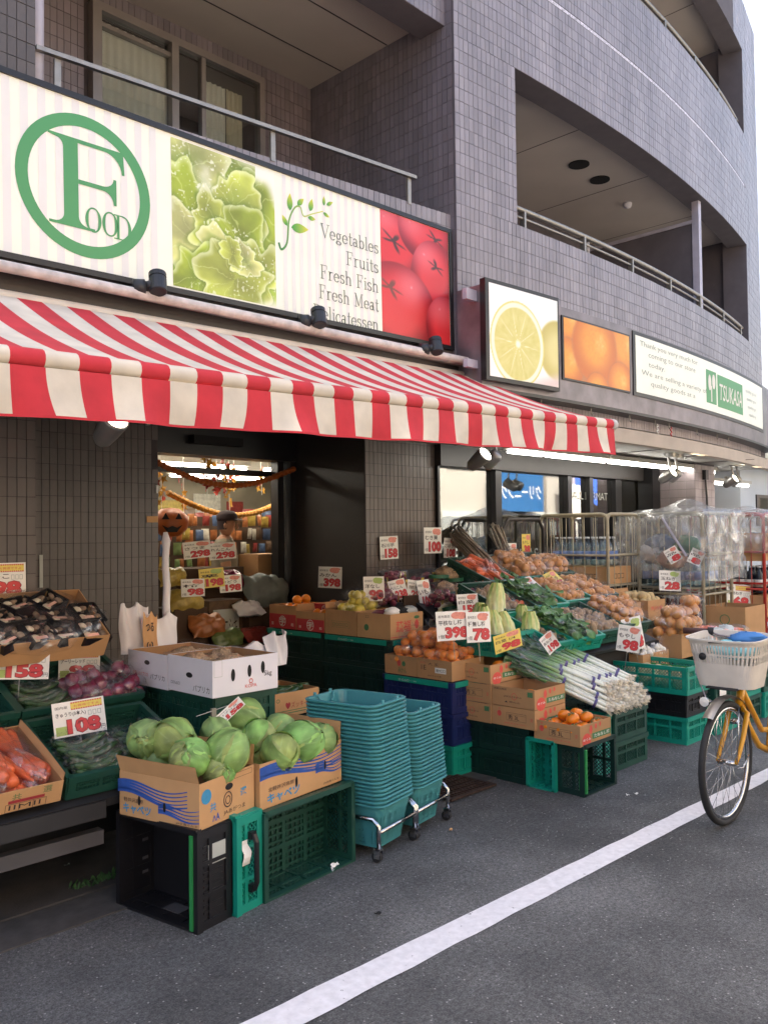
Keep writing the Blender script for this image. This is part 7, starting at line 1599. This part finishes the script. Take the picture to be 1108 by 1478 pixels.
price_card(facing(782, 899, 10, 30, -20, Y=3.58), .17, .13, '98', 'ほうれん草', 'curled price card in the teal front crate', 'p', curl=.1); price_card(facing(792, 946, 30, 5, 35, Y=3.25), .11, .13, '198', '長ねぎ', 'small slanted price card above the leeks', 'p', curl=.1)
price_card(facing(888, 938, 60, 0, -8, Y=3.15), .16, .19, '98', 'もやし', 'price card seen edge on standing above the right teal crate', 'p', stand=.25); price_card(facing(904, 942, 20, 5, 8, Y=3.35), .20, .26, '68', 'じゃがいも', 'white price card reading 68 beside the right teal crate', 'p', stand=.1)
# ------------------------------------------------------------------ leeks on crates
for k in range(2): crate(TR(5.10, 2.87, .192*k), .44, .50, .19, 'plastic_dkgreen', 'lattice', 'dark green crate at the front under the leeks, %s' % ('lower', 'upper')[k]); crate(TR(4.90, 2.89, .192*k), .19, .48, .19, 'plastic_teal', 'lattice', 'narrow teal crate under the leeks beside the persimmons, %s' % ('lower', 'upper')[k])
for k in range(2): crate(TR(4.92, 3.32, .192*k), .60, .09, .19, 'plastic_deep', 'panel', 'dark crate at the back under the leeks, %s' % ('lower', 'upper')[k])
def leek_mesh():
    m = MB(); N = 12; cols = []; pts = []; rs = []
    for i in range(N+1):
        t = i/N; pts.append((.006*math.sin(t*4), 0, .62*t)); rs.append(.0125 if t < .6 else .0125+.006*(t-.6)); wht = max(0, min(1, (.62-t)/.22)); cols.append(lin(tuple((.92, .93, .86)[k]*wht+((.38, .56, .24) if t < .75 else (.20, .38, .18))[k]*(1-wht) for k in range(3))))
    m.tube(pts, rs, 8, col=cols)
    for k in range(3):
        a = k*2.1; m.grid(lambda u, v: (.006+.02*(u-.5)*math.cos(a)+.03*v*v*math.cos(a+1), .02*(u-.5)*math.sin(a)+.03*v*v*math.sin(a+1), .56+.16*v), 2, 5, 0, lambda u, v: lin((.16+.06*u, .34+.05*v, .16)))
    return m.mesh('leek', 'leek', True)
def root_mesh():
    m = MB(); q = random.Random(2); m.lathe([(.011, .012), (.015, .0), (.012, -.010), (.004, -.014)], 10)
    for k in range(16): a = q.random()*6.28; r = .012*q.random()**.5; m.tube([(r*math.cos(a), r*math.sin(a), -.008), (r*1.6*math.cos(a), r*1.6*math.sin(a), -.022), (r*2.2*math.cos(a+.5), r*2.2*math.sin(a+.5), -.036-.012*q.random())], .0017, 4)
    return m.mesh('roots', 'roots', True)
lkm, rtm = leek_mesh(), root_mesh(); tie = MB(); tie.tube([(0, 0, .0), (0, 0, .018)], .034, 12, cap=False); tim = tie.mesh('tie', 'tie_purple', True)
flm = MB(); flm.tube([(0, 0, -.04), (0, 0, .1), (0, 0, .4), (0, 0, .72)], [.042, .04, .042, .06], 12, cap=False); fim = flm.mesh('film', 'film', True)
lay = []
for l in range(4):
    for i in range(9-l): lay.append((l, i))
for l, i in lay:
    f = (i+.5*l+.5)/9; a = P(834+104*f, 1024-32*f, Y=2.88); a.z = .425+.045*l+rnd.uniform(-.008, .008); a.x = 4.98+.60*f; a.y = 2.875+.02*l+rnd.uniform(-.01, .02); b = Vector((a.x-.34+.12*f+rnd.uniform(-.05, .05), a.y+.42+rnd.uniform(-.03, .03), a.z+.215+rnd.uniform(-.03, .03)))
    d = (b-a).normalized(); M_ = TR(*a) @ d.to_track_quat('Z', 'Y').to_matrix().to_4x4() @ RZ(rnd.uniform(0, 360))
    t = thing('leek_bundle', 'bundle of leeks with white roots towards the street', 'leeks', M_, 'leek bundles')
    for k in range(3): a2 = k*2.1; o = link('leek', lkm, t); o.matrix_local = TR(.016*math.cos(a2), .016*math.sin(a2), rnd.uniform(-.01, .01)) @ RZ(rnd.uniform(0, 360)); o2 = link('roots', rtm, o); o2.matrix_local = Matrix.Identity(4)
    link('tie', tim, t).matrix_local = TR(0, 0, .07); link('tie', tim, t).matrix_local = TR(0, 0, .30); link('film', fim, t)
# ------------------------------------------------------------------ right hand crates and cartons
crate(TR(6.08, 2.83, 0), .34, .62, .20, 'plastic_teal', 'lattice', 'teal crate at the bottom of the stack beside the bicycle'); crate(TR(6.08, 2.83, .202), .34, .62, .165, 'plastic_black', 'panel', 'black crate in the middle of the stack beside the bicycle'); tcr = crate(TR(6.06, 2.81, .369), .38, .66, .205, 'plastic_teal', 'lattice', 'open teal crate on top of the stack beside the bicycle')
m = MB(); m.bx(.345, .349, .02, .6, .13, .16); m.obj('rim_strip', 'plastic_lime', tcr)
heap('potato', TR(6.09, 2.86, .40), 3, 6, 2, .10, .095, .05, 'potato', 'yellow potato in the open teal crate', 'potato', 'potatoes in the teal crate', 1.3)
cz = [('plastic_dkgreen', 'dark green'), ('plastic_teal', 'teal')]
for i, x in enumerate((6.52, 6.96, 7.40, 7.84)):
    for k in range(2): mt, cn = cz[(i+k+1) % 2]; c_ = crate(TR(x, 2.80-.02*i, .215*k), .42, .60, .213, mt, 'lattice', '%s %s crate in the %s stack right of the open teal crate' % (('lower', 'upper')[k], cn, ('first', 'second', 'third', 'fourth')[i]))
    if i == 0: m = MB(); m.bx(-.02, -.018, .1, .22, .1, .16) if False else m.bx(.05, .17, -.018, -.0165, .08, .16); m.obj('white_label', 'card_white', c_)
# garlic and onions behind the teal crate
carton(TR(6.30, 3.28, .46), .45, .40, .14, 'low carton of bagged white garlic behind the open teal crate', 'kraft'); crate(TR(6.30, 3.48, 0), .45, .42, .23, 'plastic_deep', 'panel', 'dark crate under the garlic carton, lower'); crate(TR(6.30, 3.48, .231), .45, .42, .228, 'plastic_deep', 'panel', 'dark crate under the garlic carton, upper')
for k in range(14): bag('garlic', TR(6.36+.085*(k % 5), 3.33+.10*(k//5), .545+.02*(k % 2)) @ JR(), 'clear bag of white garlic behind the open teal crate', 'garlic bags')
carton(TR(6.82, 3.20, .52), .42, .40, .20, 'carton of large onion bags left of the bicycle basket', 'kraft'); crate(TR(6.80, 3.42, 0), .45, .42, .26, 'plastic_deep', 'panel', 'dark crate under the large onion bags, lower'); crate(TR(6.80, 3.42, .261), .45, .42, .258, 'plastic_deep', 'panel', 'dark crate under the large onion bags, upper')
for k in range(9): bag('onion', TR(6.90+.13*(k % 3), 3.28+.11*((k//3) % 2), .68+.09*(k//4)) @ RZ(40*k), 'bag of large onions heaped left of the bicycle basket', 'large onion bags', 1.25)
crate(TR(7.35, 3.05, .435), .50, .60, .20, 'plastic_dkgreen', 'slot', 'dark green crate of bagged carrots behind the bicycle basket')
for k in range(12): bag('carrot', TR(7.45+.1*(k % 4), 3.15+.17*(k//4), .60+.04*(k % 2)) @ RZ(rnd.uniform(0, 180)), 'clear bag of carrots behind the bicycle basket', 'carrot bags behind the bicycle', 1.15)
for k in range(6): o = lumpbag(MB(), (0, 0, 0), (.10, .07, .06), 60+k).obj('printed_bag', ('card_grey', 'label_pink', 'card_grey', 'snack_white', 'label_pink', 'card_grey')[k], None, True); o.matrix_world = TR(7.15+.09*k, 3.12+.03*(k % 2), .62+.03*(k % 3)); tag(o, 'small printed plastic bag of vegetables left of the bicycle handle', 'bag', 'printed bags by the bicycle handle')
crate(TR(7.0, 3.86, 0), .95, .42, .37, 'plastic_deep', 'panel', 'long dark crate under the back cartons, lower'); crate(TR(7.0, 3.86, .371), .95, .42, .37, 'plastic_deep', 'panel', 'long dark crate under the back cartons, upper')
cA = carton(TR(6.98, 3.80, .745), .30, .36, .19, 'back carton of loose onions with raised flap', 'kraft', flaps=(('+Y', 30, .15), ('-X', 60, .06)), prints=[('-X', 'ink_green', 'F', .25, .75, .2, .7, .002), ('-Y', 'ink_black', 'E', .5, .6, .03, .03, .004)]); cB = carton(TR(7.42, 3.80, .745), .34, .36, .19, 'back carton of loose potatoes', 'kraft', flaps=(('+Y', 20, .10),), prints=[('-X', 'ink_black', 'T', 'JAとうや', .2, .55, .2, .6), ('-Y', 'ink_red', 'T', '馬鈴薯', .15, .5, .2, .7)])
heap('onion', TR(7.0, 3.83, .87), 3, 4, 2, .09, .085, .06, 'onion', 'large loose onion in the back carton', 'onion', 'loose onions in the back carton', 1.15); heap('potato', TR(7.44, 3.83, .87), 4, 4, 2, .08, .08, .05, 'potato', 'loose potato in the back carton', 'potato', 'loose potatoes in the back carton', 1.1)
price_card(facing(951, 852, 25, 5, -4, Y=3.95), .26, .20, '28', '玉ねぎ', 'red and white price card above the loose onions', 'p', stand=.1); price_card(facing(983, 855, 25, 5, 0, Y=3.95), .24, .18, '35', 'じゃが芋', 'red and white price card above the loose potatoes', 'p', stand=.1); price_card(facing(1048, 876, 25, 5, -6, Y=3.75), .33, .25, '68', '上州ねぎ', 'white price card with yellow picture right of the cages', 'y', stand=.2)
carton(TR(8.3, 3.25, .42), .5, .40, .42, 'tall brown carton at the right edge behind the bicycle basket', 'kraft', prints=[('-X', 'ink_green', 'E', .5, .7, .05, .05, .008)]); crate(TR(8.3, 3.25, 0), .5, .4, .42, 'plastic_deep', 'panel', 'dark crate under the tall carton at the right edge')
for px, py, w_, nmb, ti, lb, kd in ((266, 808, .26, '298', 'さつま', 'left one of two price cards on the cartons before the man', 'p'), (303, 809, .26, '298', 'れんこん', 'right one of two price cards on the cartons before the man', 'p'), (289, 850, .22, '198', '栗', 'yellow price card in the doorway below the pair of cards', 'k'), (262, 862, .20, '98', '柿', 'slanted price card left of the yellow card in the doorway', 'p'), (318, 856, .20, '198', 'ぶどう', 'dark edged price card right of the yellow card in the doorway', 'p')):
    price_card(facing(px, py, 12, 4, rnd.uniform(-6, 6), Y=6.5 if py < 820 else 5.98), w_, w_*(.58 if py < 820 else .72), nmb, ti, lb, kd)
# ------------------------------------------------------------------ roll cages with drinks under clear covers
mat('cage_beige', H('a89e86'), .45, var=.1, scale=20); mat('cage_red', H('b23328'), .45, var=.1); mat('cage_white', H('c9c4bb'), .45, var=.08)
glass('bottle_clear', (.82, .9, .93), .12, .08); mat('bottle_cap', H('d4d8dc'), .4); mat('bottle_dark', H('20242e'), .2); mat('bottle_red', H('5a201c'), .2); mat('bottle_label', H('d9d4c8'), .5, var=.2, scale=60); mat('bottle_label_blue', H('6f86b8'), .5)
def bottle_me(mt, lab):
    body = MB(); body.lathe([(.0, 0), (.040, .002), (.042, .02), (.042, .18), (.036, .215), (.016, .25), (.015, .275)], 14); cap = MB(); cap.lathe([(.017, .275), (.017, .295), (.0, .296)], 12); lb = MB(); lb.lathe([(.0432, .07), (.0432, .15)], 14)
    lbm = lb.mesh('label', lab, True)
    return body.mesh('body', mt, True), cap.mesh('cap', 'bottle_cap', True), lbm
BT = {'clear': bottle_me('bottle_clear', 'bottle_label_blue'), 'dark': bottle_me('bottle_dark', 'bottle_label'), 'red': bottle_me('bottle_red', 'bottle_red')}
def bottle(kind, x, y, z, label, group):
    t = thing('drink_bottle', label, 'bottle', (x, y, z), group)
    for n_, me_ in zip(('body', 'cap', 'label'), BT[kind]): link(n_, me_, t)
def cage(x, y, w_, d_, h_, mt, label, zs=(.18, .62, 1.0)):
    t = thing('roll_cage', label, 'roll cage', (x, y, 0)); r = .017
    def side(a, b):
        a = Vector((*a, 0)); b = Vector((*b, 0)); u_ = (b-a).normalized(); m = MB(); c = .07; H_ = Vector((0, 0, h_)); pts = [a+Vector((0, 0, .15)), a+Vector((0, 0, h_-c))]
        for k in range(1, 5): an = PI/2*k/4; pts.append(a+u_*c*(1-math.cos(an))+Vector((0, 0, h_-c+c*math.sin(an))))
        for k in range(0, 5): an = PI/2*k/4; pts.append(b-u_*c*(1-math.sin(an))+Vector((0, 0, h_-c+c*math.cos(an))))
        pts += [b+Vector((0, 0, .15))]; m.tube(pts, r, 8)
        for z in (.45, .95, 1.35): m.tube([a+Vector((0, 0, z)), b+Vector((0, 0, z))], r*.75, 6)
        m.obj('side_frame', mt, t, True); n = max(4, int((b-a).length/.12))
        for k in range(1, n): m = MB(); p = a+(b-a)*k/n; m.tube([p+Vector((0, 0, .16)), p+Vector((0, 0, h_))], .0045, 5); m.obj('wire', mt, t, True)
    side((0, d_), (0, 0)); side((w_, 0), (w_, d_)); side((w_, d_), (0, d_)); side((0, 0), (w_, 0))
    for z in zs: MB().bx(.01, w_-.01, .01, d_-.01, z-.02, z).obj('shelf', mt, t)
    for a in (.06, w_-.06):
        for b in (.06, d_-.06): m = MB(); m.tube([(a-.015, b, .06), (a+.015, b, .06)], .06, 14); m.obj('wheel', 'rubber', t)
    return t
def load(x, y, w_, d_, z, kind, label, group, nx=None, ny=None):
    nx = nx or int((w_-.1)/.092); ny = ny or int((d_-.1)/.092)
    for i in range(nx):
        for j in range(ny):
            if i > 1 and 1 < j: continue
            bottle(kind, x+.09+i*.092, y+.09+j*.092, z, label, group)
def stock(x, y, w_, d_, h_, z, label): t = thing('stock_carton', label, 'carton', (x, y, z)); MB().bx(0, w_, 0, d_, 0, h_).obj('box', 'kraft_light', t); m = MB(); put_text(m, '□□□', .3*d_, .3*h_, .3*h_, .4*d_); m.obj('print', 'ink_black', t, False, basis((-.001, d_, 0), (0, -1, 0), (0, 0, 1))); m = MB(); put_text(m, '□□□', .3*w_, .3*h_, .3*h_, .4*w_); m.obj('print', 'ink_black', t, False, basis((0, -.001, 0), (1, 0, 0), (0, 0, 1)))
cage(7.55, 4.28, .62, .78, 1.76, 'cage_beige', 'beige roll cage of water bottles before the shop window', (.18, .60, 1.06))
load(7.55, 4.28, .62, .78, 1.24, 'clear', 'clear water bottle on the top shelf of the first roll cage', 'water bottles on the top shelf of the first cage', 3, 7); load(7.55, 4.28, .62, .78, .60, 'clear', 'clear water bottle on the middle shelf of the first roll cage', 'water bottles on the middle shelf of the first cage', 3, 7)
for k in range(2): stock(7.58, 4.32+.36*k, .5, .34, .17, 1.062, 'stock carton under the water bottles, %s' % ('nearer', 'farther')[k])
for k in range(2): stock(7.58, 4.32+.36*k, .5, .34, .2, .185, 'stock carton on the bottom shelf of the first cage, %s' % ('nearer', 'farther')[k])
cage(8.22, 3.62, .68, .80, 1.76, 'cage_beige', 'roll cage of drinks under a clear plastic cover', (.18, .62, 1.02))
load(8.22, 3.62, .68, .80, .62, 'red', 'dark red drink bottle in the covered roll cage', 'red bottles in the covered cage', 2, 7); load(8.22, 3.62, .68, .80, 1.02, 'clear', 'clear bottle in the covered roll cage', 'clear bottles in the covered cage', 5, 7)
for k, (mt, x, y, z) in enumerate((('snack_blue', 8.32, 4.1, 1.45), ('bag_green', 8.36, 3.85, 1.43), ('bag_white', 8.30, 4.2, 1.36), ('label_pink', 8.26, 3.95, 1.30), ('cloth_blue', 8.5, 4.0, 1.40))): o = lumpbag(MB(), (0, 0, 0), (.12, .15, .10), 80+k).obj('bundled_bag', mt, None, True); o.matrix_world = TR(x, y, z); tag(o, ('blue', 'green', 'white', 'pink', 'pale blue')[k]+' bundled bag on top of the covered roll cage load', 'bag')
cage(9.35, 3.45, .70, .80, 1.76, 'cage_red', 'red roll cage of dark bottles at the right edge', (.18, .62, 1.02))
load(9.35, 3.45, .70, .80, .90, 'dark', 'dark bottle with pale label in the red roll cage', 'dark bottles in the red cage', 6, 7); stock(9.38, 3.48, .6, .7, .24, .64, 'stock carton below the dark bottles'); stock(9.38, 3.48, .6, .7, .3, 1.25, 'stock carton at the top of the red cage')
cage(10.25, 3.4, .70, .80, 1.76, 'cage_white', 'white roll cage behind the red cage at the right edge', (.18, .62))
def cover(x, y, w_, d_, h_, drop, label, sd, top=.0):
    q = random.Random(sd); ph = [q.random()*6 for _ in range(6)]; m = MB(); nu, nv = 40, 40; ov = .05; ex = w_+2*drop; ey = d_+2*drop
    def f(u, v):
        a = (u-.5)*ex; b = (v-.5)*ey; hx, hy = w_/2+ov, d_/2+ov; dx = max(0, abs(a)-hx); dy = max(0, abs(b)-hy)
        X_ = max(-hx, min(hx, a)); Y_ = max(-hy, min(hy, b)); wv = .02*math.sin(14*a+ph[0]+5*b)+.018*math.sin(17*b+ph[1]-7*a); bulge = top*math.exp(-((a-.05)/.2)**2-((b+.05)/.25)**2)
        z = h_+.03+bulge+.02*math.sin(9*a+ph[2])*math.sin(11*b+ph[3])-(dx+dy*(dx == 0)); sx_, sy_ = (1 if a > 0 else -1), (1 if b > 0 else -1)
        if dx > 0: X_ += sx_*(.02+abs(wv)); Y_ += wv*.5
        if dy > 0: Y_ += sy_*(.02+abs(wv)); X_ += wv*.5
        if dx > 0 and dy > 0: z = h_+.03-max(dx, dy)
        return (x+w_/2+X_, y+d_/2+Y_, z)
    m.grid(f, nu, nv); tag(m.obj('plastic_cover', 'film_cover', None, True), label, 'cover')
cover(8.22, 3.62, .68, .80, 1.76, .75, 'clear crinkled plastic cover draped over the second roll cage', 3, .13); cover(9.35, 3.45, .70, .80, 1.76, .5, 'clear crinkled plastic cover over the red roll cage', 5, .05)
m = MB(); m.tube([P(955, 748, X=8.12), P(990, 803, X=8.14)], .012, 8); tag(m.obj('white_stick', 'white_pipe'), 'white plastic stick hanging across the covered roll cage', 'stick')
for k, (px, py, rl) in enumerate(((968, 815, 30), (990, 810, -25))): price_card(facing(px, py, 60, 0, rl, X=8.10), .13, .15, '8', '品', ('pink', 'tilted pink')[k]+' paper tag on the covered roll cage', 'p')
# green pipe barrier behind the first cage and a dark planter by the window
m = MB(); m.tube([(6.75, 4.95, 0), (6.75, 4.95, 1.62), (6.83, 4.95, 1.72), (7.35, 4.95, 1.72), (7.43, 4.95, 1.62), (7.43, 4.95, 0)], .02, 8); m.tube([(6.75, 4.95, 1.2), (7.43, 4.95, 1.2)], .014, 6); tag(m.obj('pipe_barrier', 'dark_panel', None, True), 'dark pipe barrier standing by the shop window', 'barrier')
# ------------------------------------------------------------------ yellow bicycle at the right edge
bk = thing('bicycle', 'yellow bicycle with cream front basket parked at the right edge', 'bicycle', (4.60, 1.92, 0)); RW = .33
def bp(mb, n_, mt, par=None, sm=True): return mb.obj(n_, mt, par or bk, sm)
def wheel(cx_, nm):
    m = MB(); N = 40; m.tube([(cx_+(RW-.018)*math.cos(2*PI*i/N), 0, RW+(RW-.018)*math.sin(2*PI*i/N)) for i in range(N)], .018, 10, closed=True); w_ = bp(m, nm, 'rubber')
    m = MB(); N = 40; m.tube([(cx_+(RW-.042)*math.cos(2*PI*i/N), 0, RW+(RW-.042)*math.sin(2*PI*i/N)) for i in range(N)], .012, 8, closed=True); bp(m, 'rim', 'chrome', w_)
    m = MB()
    for k in range(32):
        a = 2*PI*k/32; s_ = 1 if k % 2 else -1; a2 = a+(.9 if (k//2) % 2 else -.9); m.tube([(cx_+.018*math.cos(a2), s_*.028, RW+.018*math.sin(a2)), (cx_+(RW-.045)*math.cos(a), 0, RW+(RW-.045)*math.sin(a))], .0011, 4)
    bp(m, 'spokes', 'chrome', w_); m = MB(); m.tube([(cx_, -.045, RW), (cx_, .045, RW)], .014, 10); bp(m, 'hub', 'chrome', w_)
wheel(0, 'front_wheel'); wheel(1.06, 'rear_wheel')
HT0, HT1 = Vector((.185, 0, .60)), Vector((.225, 0, .72))
m = MB(); m.tube([HT0-Vector((.003, 0, .01)), HT1], .022, 12); bp(m, 'head_tube', 'bike_yellow')
for s_ in (-1, 1):
    m = MB(); m.tube([(.18, s_*.012, .595), (.17, s_*.05, .575), (.10, s_*.052, .45), (.03, s_*.052, .36), (0, s_*.050, RW)], [.016, .015, .013, .011, .009], 10); bp(m, 'fork_leg', 'bike_yellow')
BB = Vector((.60, 0, .28))
m = MB(); m.tube([HT0+Vector((.02, 0, .03)), (.30, 0, .48), (.45, 0, .34), BB], .019, 10); bp(m, 'down_tube', 'bike_yellow'); m = MB(); m.tube([HT1-Vector((-.01, 0, .03)), (.36, 0, .56), (.50, 0, .42), (.62, 0, .40)], .016, 10); bp(m, 'top_tube', 'bike_yellow')
m = MB(); m.tube([BB, (.72, 0, .72)], .017, 10); bp(m, 'seat_tube', 'bike_yellow'); m = MB()
for s_ in (-1, 1): m.tube([BB, (1.06, s_*.055, RW)], .010, 8); m.tube([(.70, 0, .64), (1.06, s_*.055, RW)], .009, 8)
bp(m, 'rear_stays', 'bike_yellow'); m = MB(); m.tube([(.71, 0, .70), (.74, 0, .86)], .013, 8); bp(m, 'seat_post', 'chrome')
m = MB(); m.grid(lambda u, v: (.60+.27*v, (u-.5)*(.05+.17*v*v), .87+.03*math.sin(PI*u)-.015*math.sin(PI*v)), 10, 10); m.grid(lambda u, v: (.60+.27*v, (.5-u)*(.05+.17*v*v), .845), 10, 10); bp(m, 'saddle', 'rubber')
for cx_, a0, a1, n_ in ((0, 40, 130, 'front_mudguard'), (1.06, 20, 190, 'rear_mudguard')):
    m = MB(); m.grid(lambda u, v: (cx_+(RW+.022+.008*math.sin(PI*u))*math.cos(math.radians(a0+(a1-a0)*v)), (u-.5)*.058, RW+(RW+.022+.008*math.sin(PI*u))*math.sin(math.radians(a0+(a1-a0)*v))), 6, 24); bp(m, n_, 'steel')
m = MB(); m.tube([(-.03, -.07, RW-.01), (-.02, -.12, RW), (.02, -.12, RW+.05), (.06, -.05, RW+.30)] if False else [(0, -.055, RW), (.02, -.06, .50), (.05, -.05, .62)], .004, 5); m.tube([(0, .055, RW), (.02, .06, .50), (.05, .05, .62)], .004, 5); bp(m, 'mudguard_stay', 'chrome')
m = MB(); m.tube([(-.02, -.06, RW-.02), (.0, -.09, RW-.01), (.13, -.07, RW+.03)], .004, 5); bp(m, 'hub_guard', 'chrome')
m = MB(); m.lathe([(.0, -.05), (.014, -.045), (.026, -.01), (.028, .0)], 16); lm = bp(m, 'head_lamp', 'chrome'); lm.matrix_local = TR(-.07, .085, .655) @ RY(-90); m = MB(); m.lathe([(.0, .006), (.026, .001)], 16); o = m.obj('lens', 'ink_white', lm); m = MB(); m.bar((-.05, .07, .655), (.06, .04, .63), .008, .008); bp(m, 'lamp_bracket', 'chrome')
m = MB(); m.tube([HT1, (.25, 0, .92), (.245, 0, .97)], .012, 8); m.tube([(.40, -.28, .985), (.36, -.24, 1.0), (.28, -.10, .985), (.245, 0, .97), (.28, .10, .985), (.36, .24, 1.0), (.40, .28, .985)] if False else [(.33, -.29, .975), (.30, -.24, .985), (.22, -.12, .98), (.235, 0, .97), (.22, .12, .98), (.25, .20, 1.0), (.22, .28, 1.0)], .011, 8); bp(m, 'handlebar', 'chrome')
m = MB(); m.tube([(.24, .18, 1.0), (.20, .32, 1.0)], .018, 10); bp(m, 'grip', 'grip_brown'); m = MB(); m.tube([(.31, -.26, .98), (.36, -.38, .965)], .018, 10); bp(m, 'grip', 'grip_brown'); m = MB(); m.tube([(.245, .16, 1.0), (.235, .19, 1.0)], .026, 12); bp(m, 'brake_clamp', 'rubber')
m = MB(); m.tube([(.20, .26, .985), (.14, .20, .95), (.02, .17, .80), (.03, .12, .66), (.10, .05, .60)], .004, 5); m.tube([(.30, -.2, .97), (.15, -.1, .86), (.16, -.02, .72)], .004, 5); bp(m, 'brake_cable', 'white_pipe')
# basket: tapered shell, slotted upper half
def bbasket():
    m = MB(); N = 120; cx_, cz_ = .09, .735; hz = .27
    def ring_(t, o=0.):
        hx, hy = .115+.05*t+o, .150+.045*t+o; z = cz_+hz*t; pts = []
        for k in range(N):
            a = 2*PI*k/N; c, s_ = math.cos(a), math.sin(a); e = 5; r = (abs(c/hx)**e+abs(s_/hy)**e)**(-1/e); pts.append((cx_+r*c, r*s_, z+.018*t*(c*.6-.1)))
        return pts
    def strip(a, b, sk=None): m.add(a+b, [(k, (k+1) % N, N+(k+1) % N, N+k) for k in range(N) if not (sk and sk(k))])
    cuts = [(0, .50, 0), (.50, .66, 1), (.66, .70, 0), (.70, .88, 1), (.88, 1., 0)]
    for t0, t1, sl in cuts:
        sk = (lambda k: k % 2 == 0) if sl else None; strip(ring_(t0), ring_(t1), sk); strip(ring_(t1, -.004), ring_(t0, -.004), sk)
    strip(ring_(1.), ring_(1.0, .012)); strip(ring_(1., .012), ring_(.96, .012)); strip(ring_(.96, .012), ring_(.96)); m.poly(ring_(0)[::-1]); m.poly(ring_(.02, -.004)); return m
b_ = bp(bbasket(), 'front_basket', 'bike_cream', None, False)
m = MB(); m.tube([(-.075, -.02, .985), (-.08, .05, .98)], .006, 6); bp(m, 'basket_handle_slot', 'rubber', b_); m = MB(); m.lathe([(.0, 0), (.02, .004), (.02, .01), (.0, .012)], 12); o = bp(m, 'lock_button', 'rubber', b_); o.matrix_local = TR(-.062, .09, .90) @ RY(-90)
m = MB(); m.tube([(.06, 0, .735), (.16, 0, .70), (.22, 0, .70)], .010, 8); m.bx(-.06, .10, -.08, .08, .728, .738); m.bar((.16, -.07, .95), (.19, -.05, .74), .006, .006); bp(m, 'basket_bracket', 'rubber')
m = MB(); N = 30; m.tube([(.60+.085*math.cos(2*PI*i/N), -.07, .28+.085*math.sin(2*PI*i/N)) for i in range(N)], .006, 6, closed=True)
for k in range(5): a = 2*PI*k/5; m.tube([(.60, -.07, .28), (.60+.085*math.cos(a), -.07, .28+.085*math.sin(a))], .006, 5)
m.tube([(.60, -.12, .28), (.66, -.12, .12)], .009, 6); m.tube([(.60, .10, .28), (.54, .10, .44)], .009, 6); m.bx(.62, .71, -.21, -.12, .11, .13); m.bx(.50, .59, .10, .19, .43, .45); bp(m, 'crank_set', 'chrome')
m = MB(); m.tube([(1.02, -.07, .30), (1.08, -.18, .01)], .008, 6); m.tube([(1.02, .07, .30), (1.08, .16, .01)], .008, 6); bp(m, 'kick_stand', 'chrome')
m = lumpbag(MB(), (0, 0, 0), (.11, .13, .05), 91); o = m.obj('folded_cloth', 'cloth_aqua', None, True); o.matrix_world = TR(4.69, 1.90, .93); tag(o, 'pale aqua folded cloth lying in the bicycle basket', 'cloth'); m = lumpbag(MB(), (0, 0, 0), (.10, .10, .035), 93); o = m.obj('folded_cloth', 'cloth_blue', None, True); o.matrix_world = TR(4.77, 1.86, .985); tag(o, 'blue folded cloth on top in the bicycle basket', 'cloth')
# ------------------------------------------------------------------ litter and weeds
for k, (px, py, mt) in enumerate(((97, 1246, 'card_grey'), (905, 1145, 'card_white'), (917, 1143, 'card_white'), (545, 1315, 'dark_void'), (650, 1195, 'kraft_light'), (480, 1252, 'card_white'))):
    p = P(px, py, z=.02); m = MB(); m.grid(lambda u, v: ((u-.5)*.028, (v-.5)*.012, .004+.006*math.sin(u*5+v*3)), 4, 2); o = m.obj('paper_scrap', mt, None, True); o.matrix_world = TR(p.x, p.y, .008) @ RZ(50*k); tag(o, 'tiny scrap of litter lying on the road', 'litter', 'scraps on the road')
p = P(140, 1275, z=0); m = MB(); q = random.Random(8)
for k in range(70):
    a = q.random()*6.28; r = .09*q.random()**.5; x, y = r*1.6*math.cos(a), r*math.sin(a)*.5; h_ = .015+.03*q.random(); dx, dy = (q.random()-.5)*.03, (q.random()-.5)*.03; m.add([(x-.004, y, .008), (x+.004, y, .008), (x+dx+.006, y+dy, h_*.7), (x+dx*1.6, y+dy*1.6, h_), (x+dx-.006, y+dy, h_*.7)], [(0, 1, 2, 3, 4)])
o = m.obj('weeds', 'greens_dark'); o.matrix_world = TR(p.x, p.y, 0); tag(o, 'tuft of small weeds growing at the gutter edge', 'weeds', None, 'stuff')
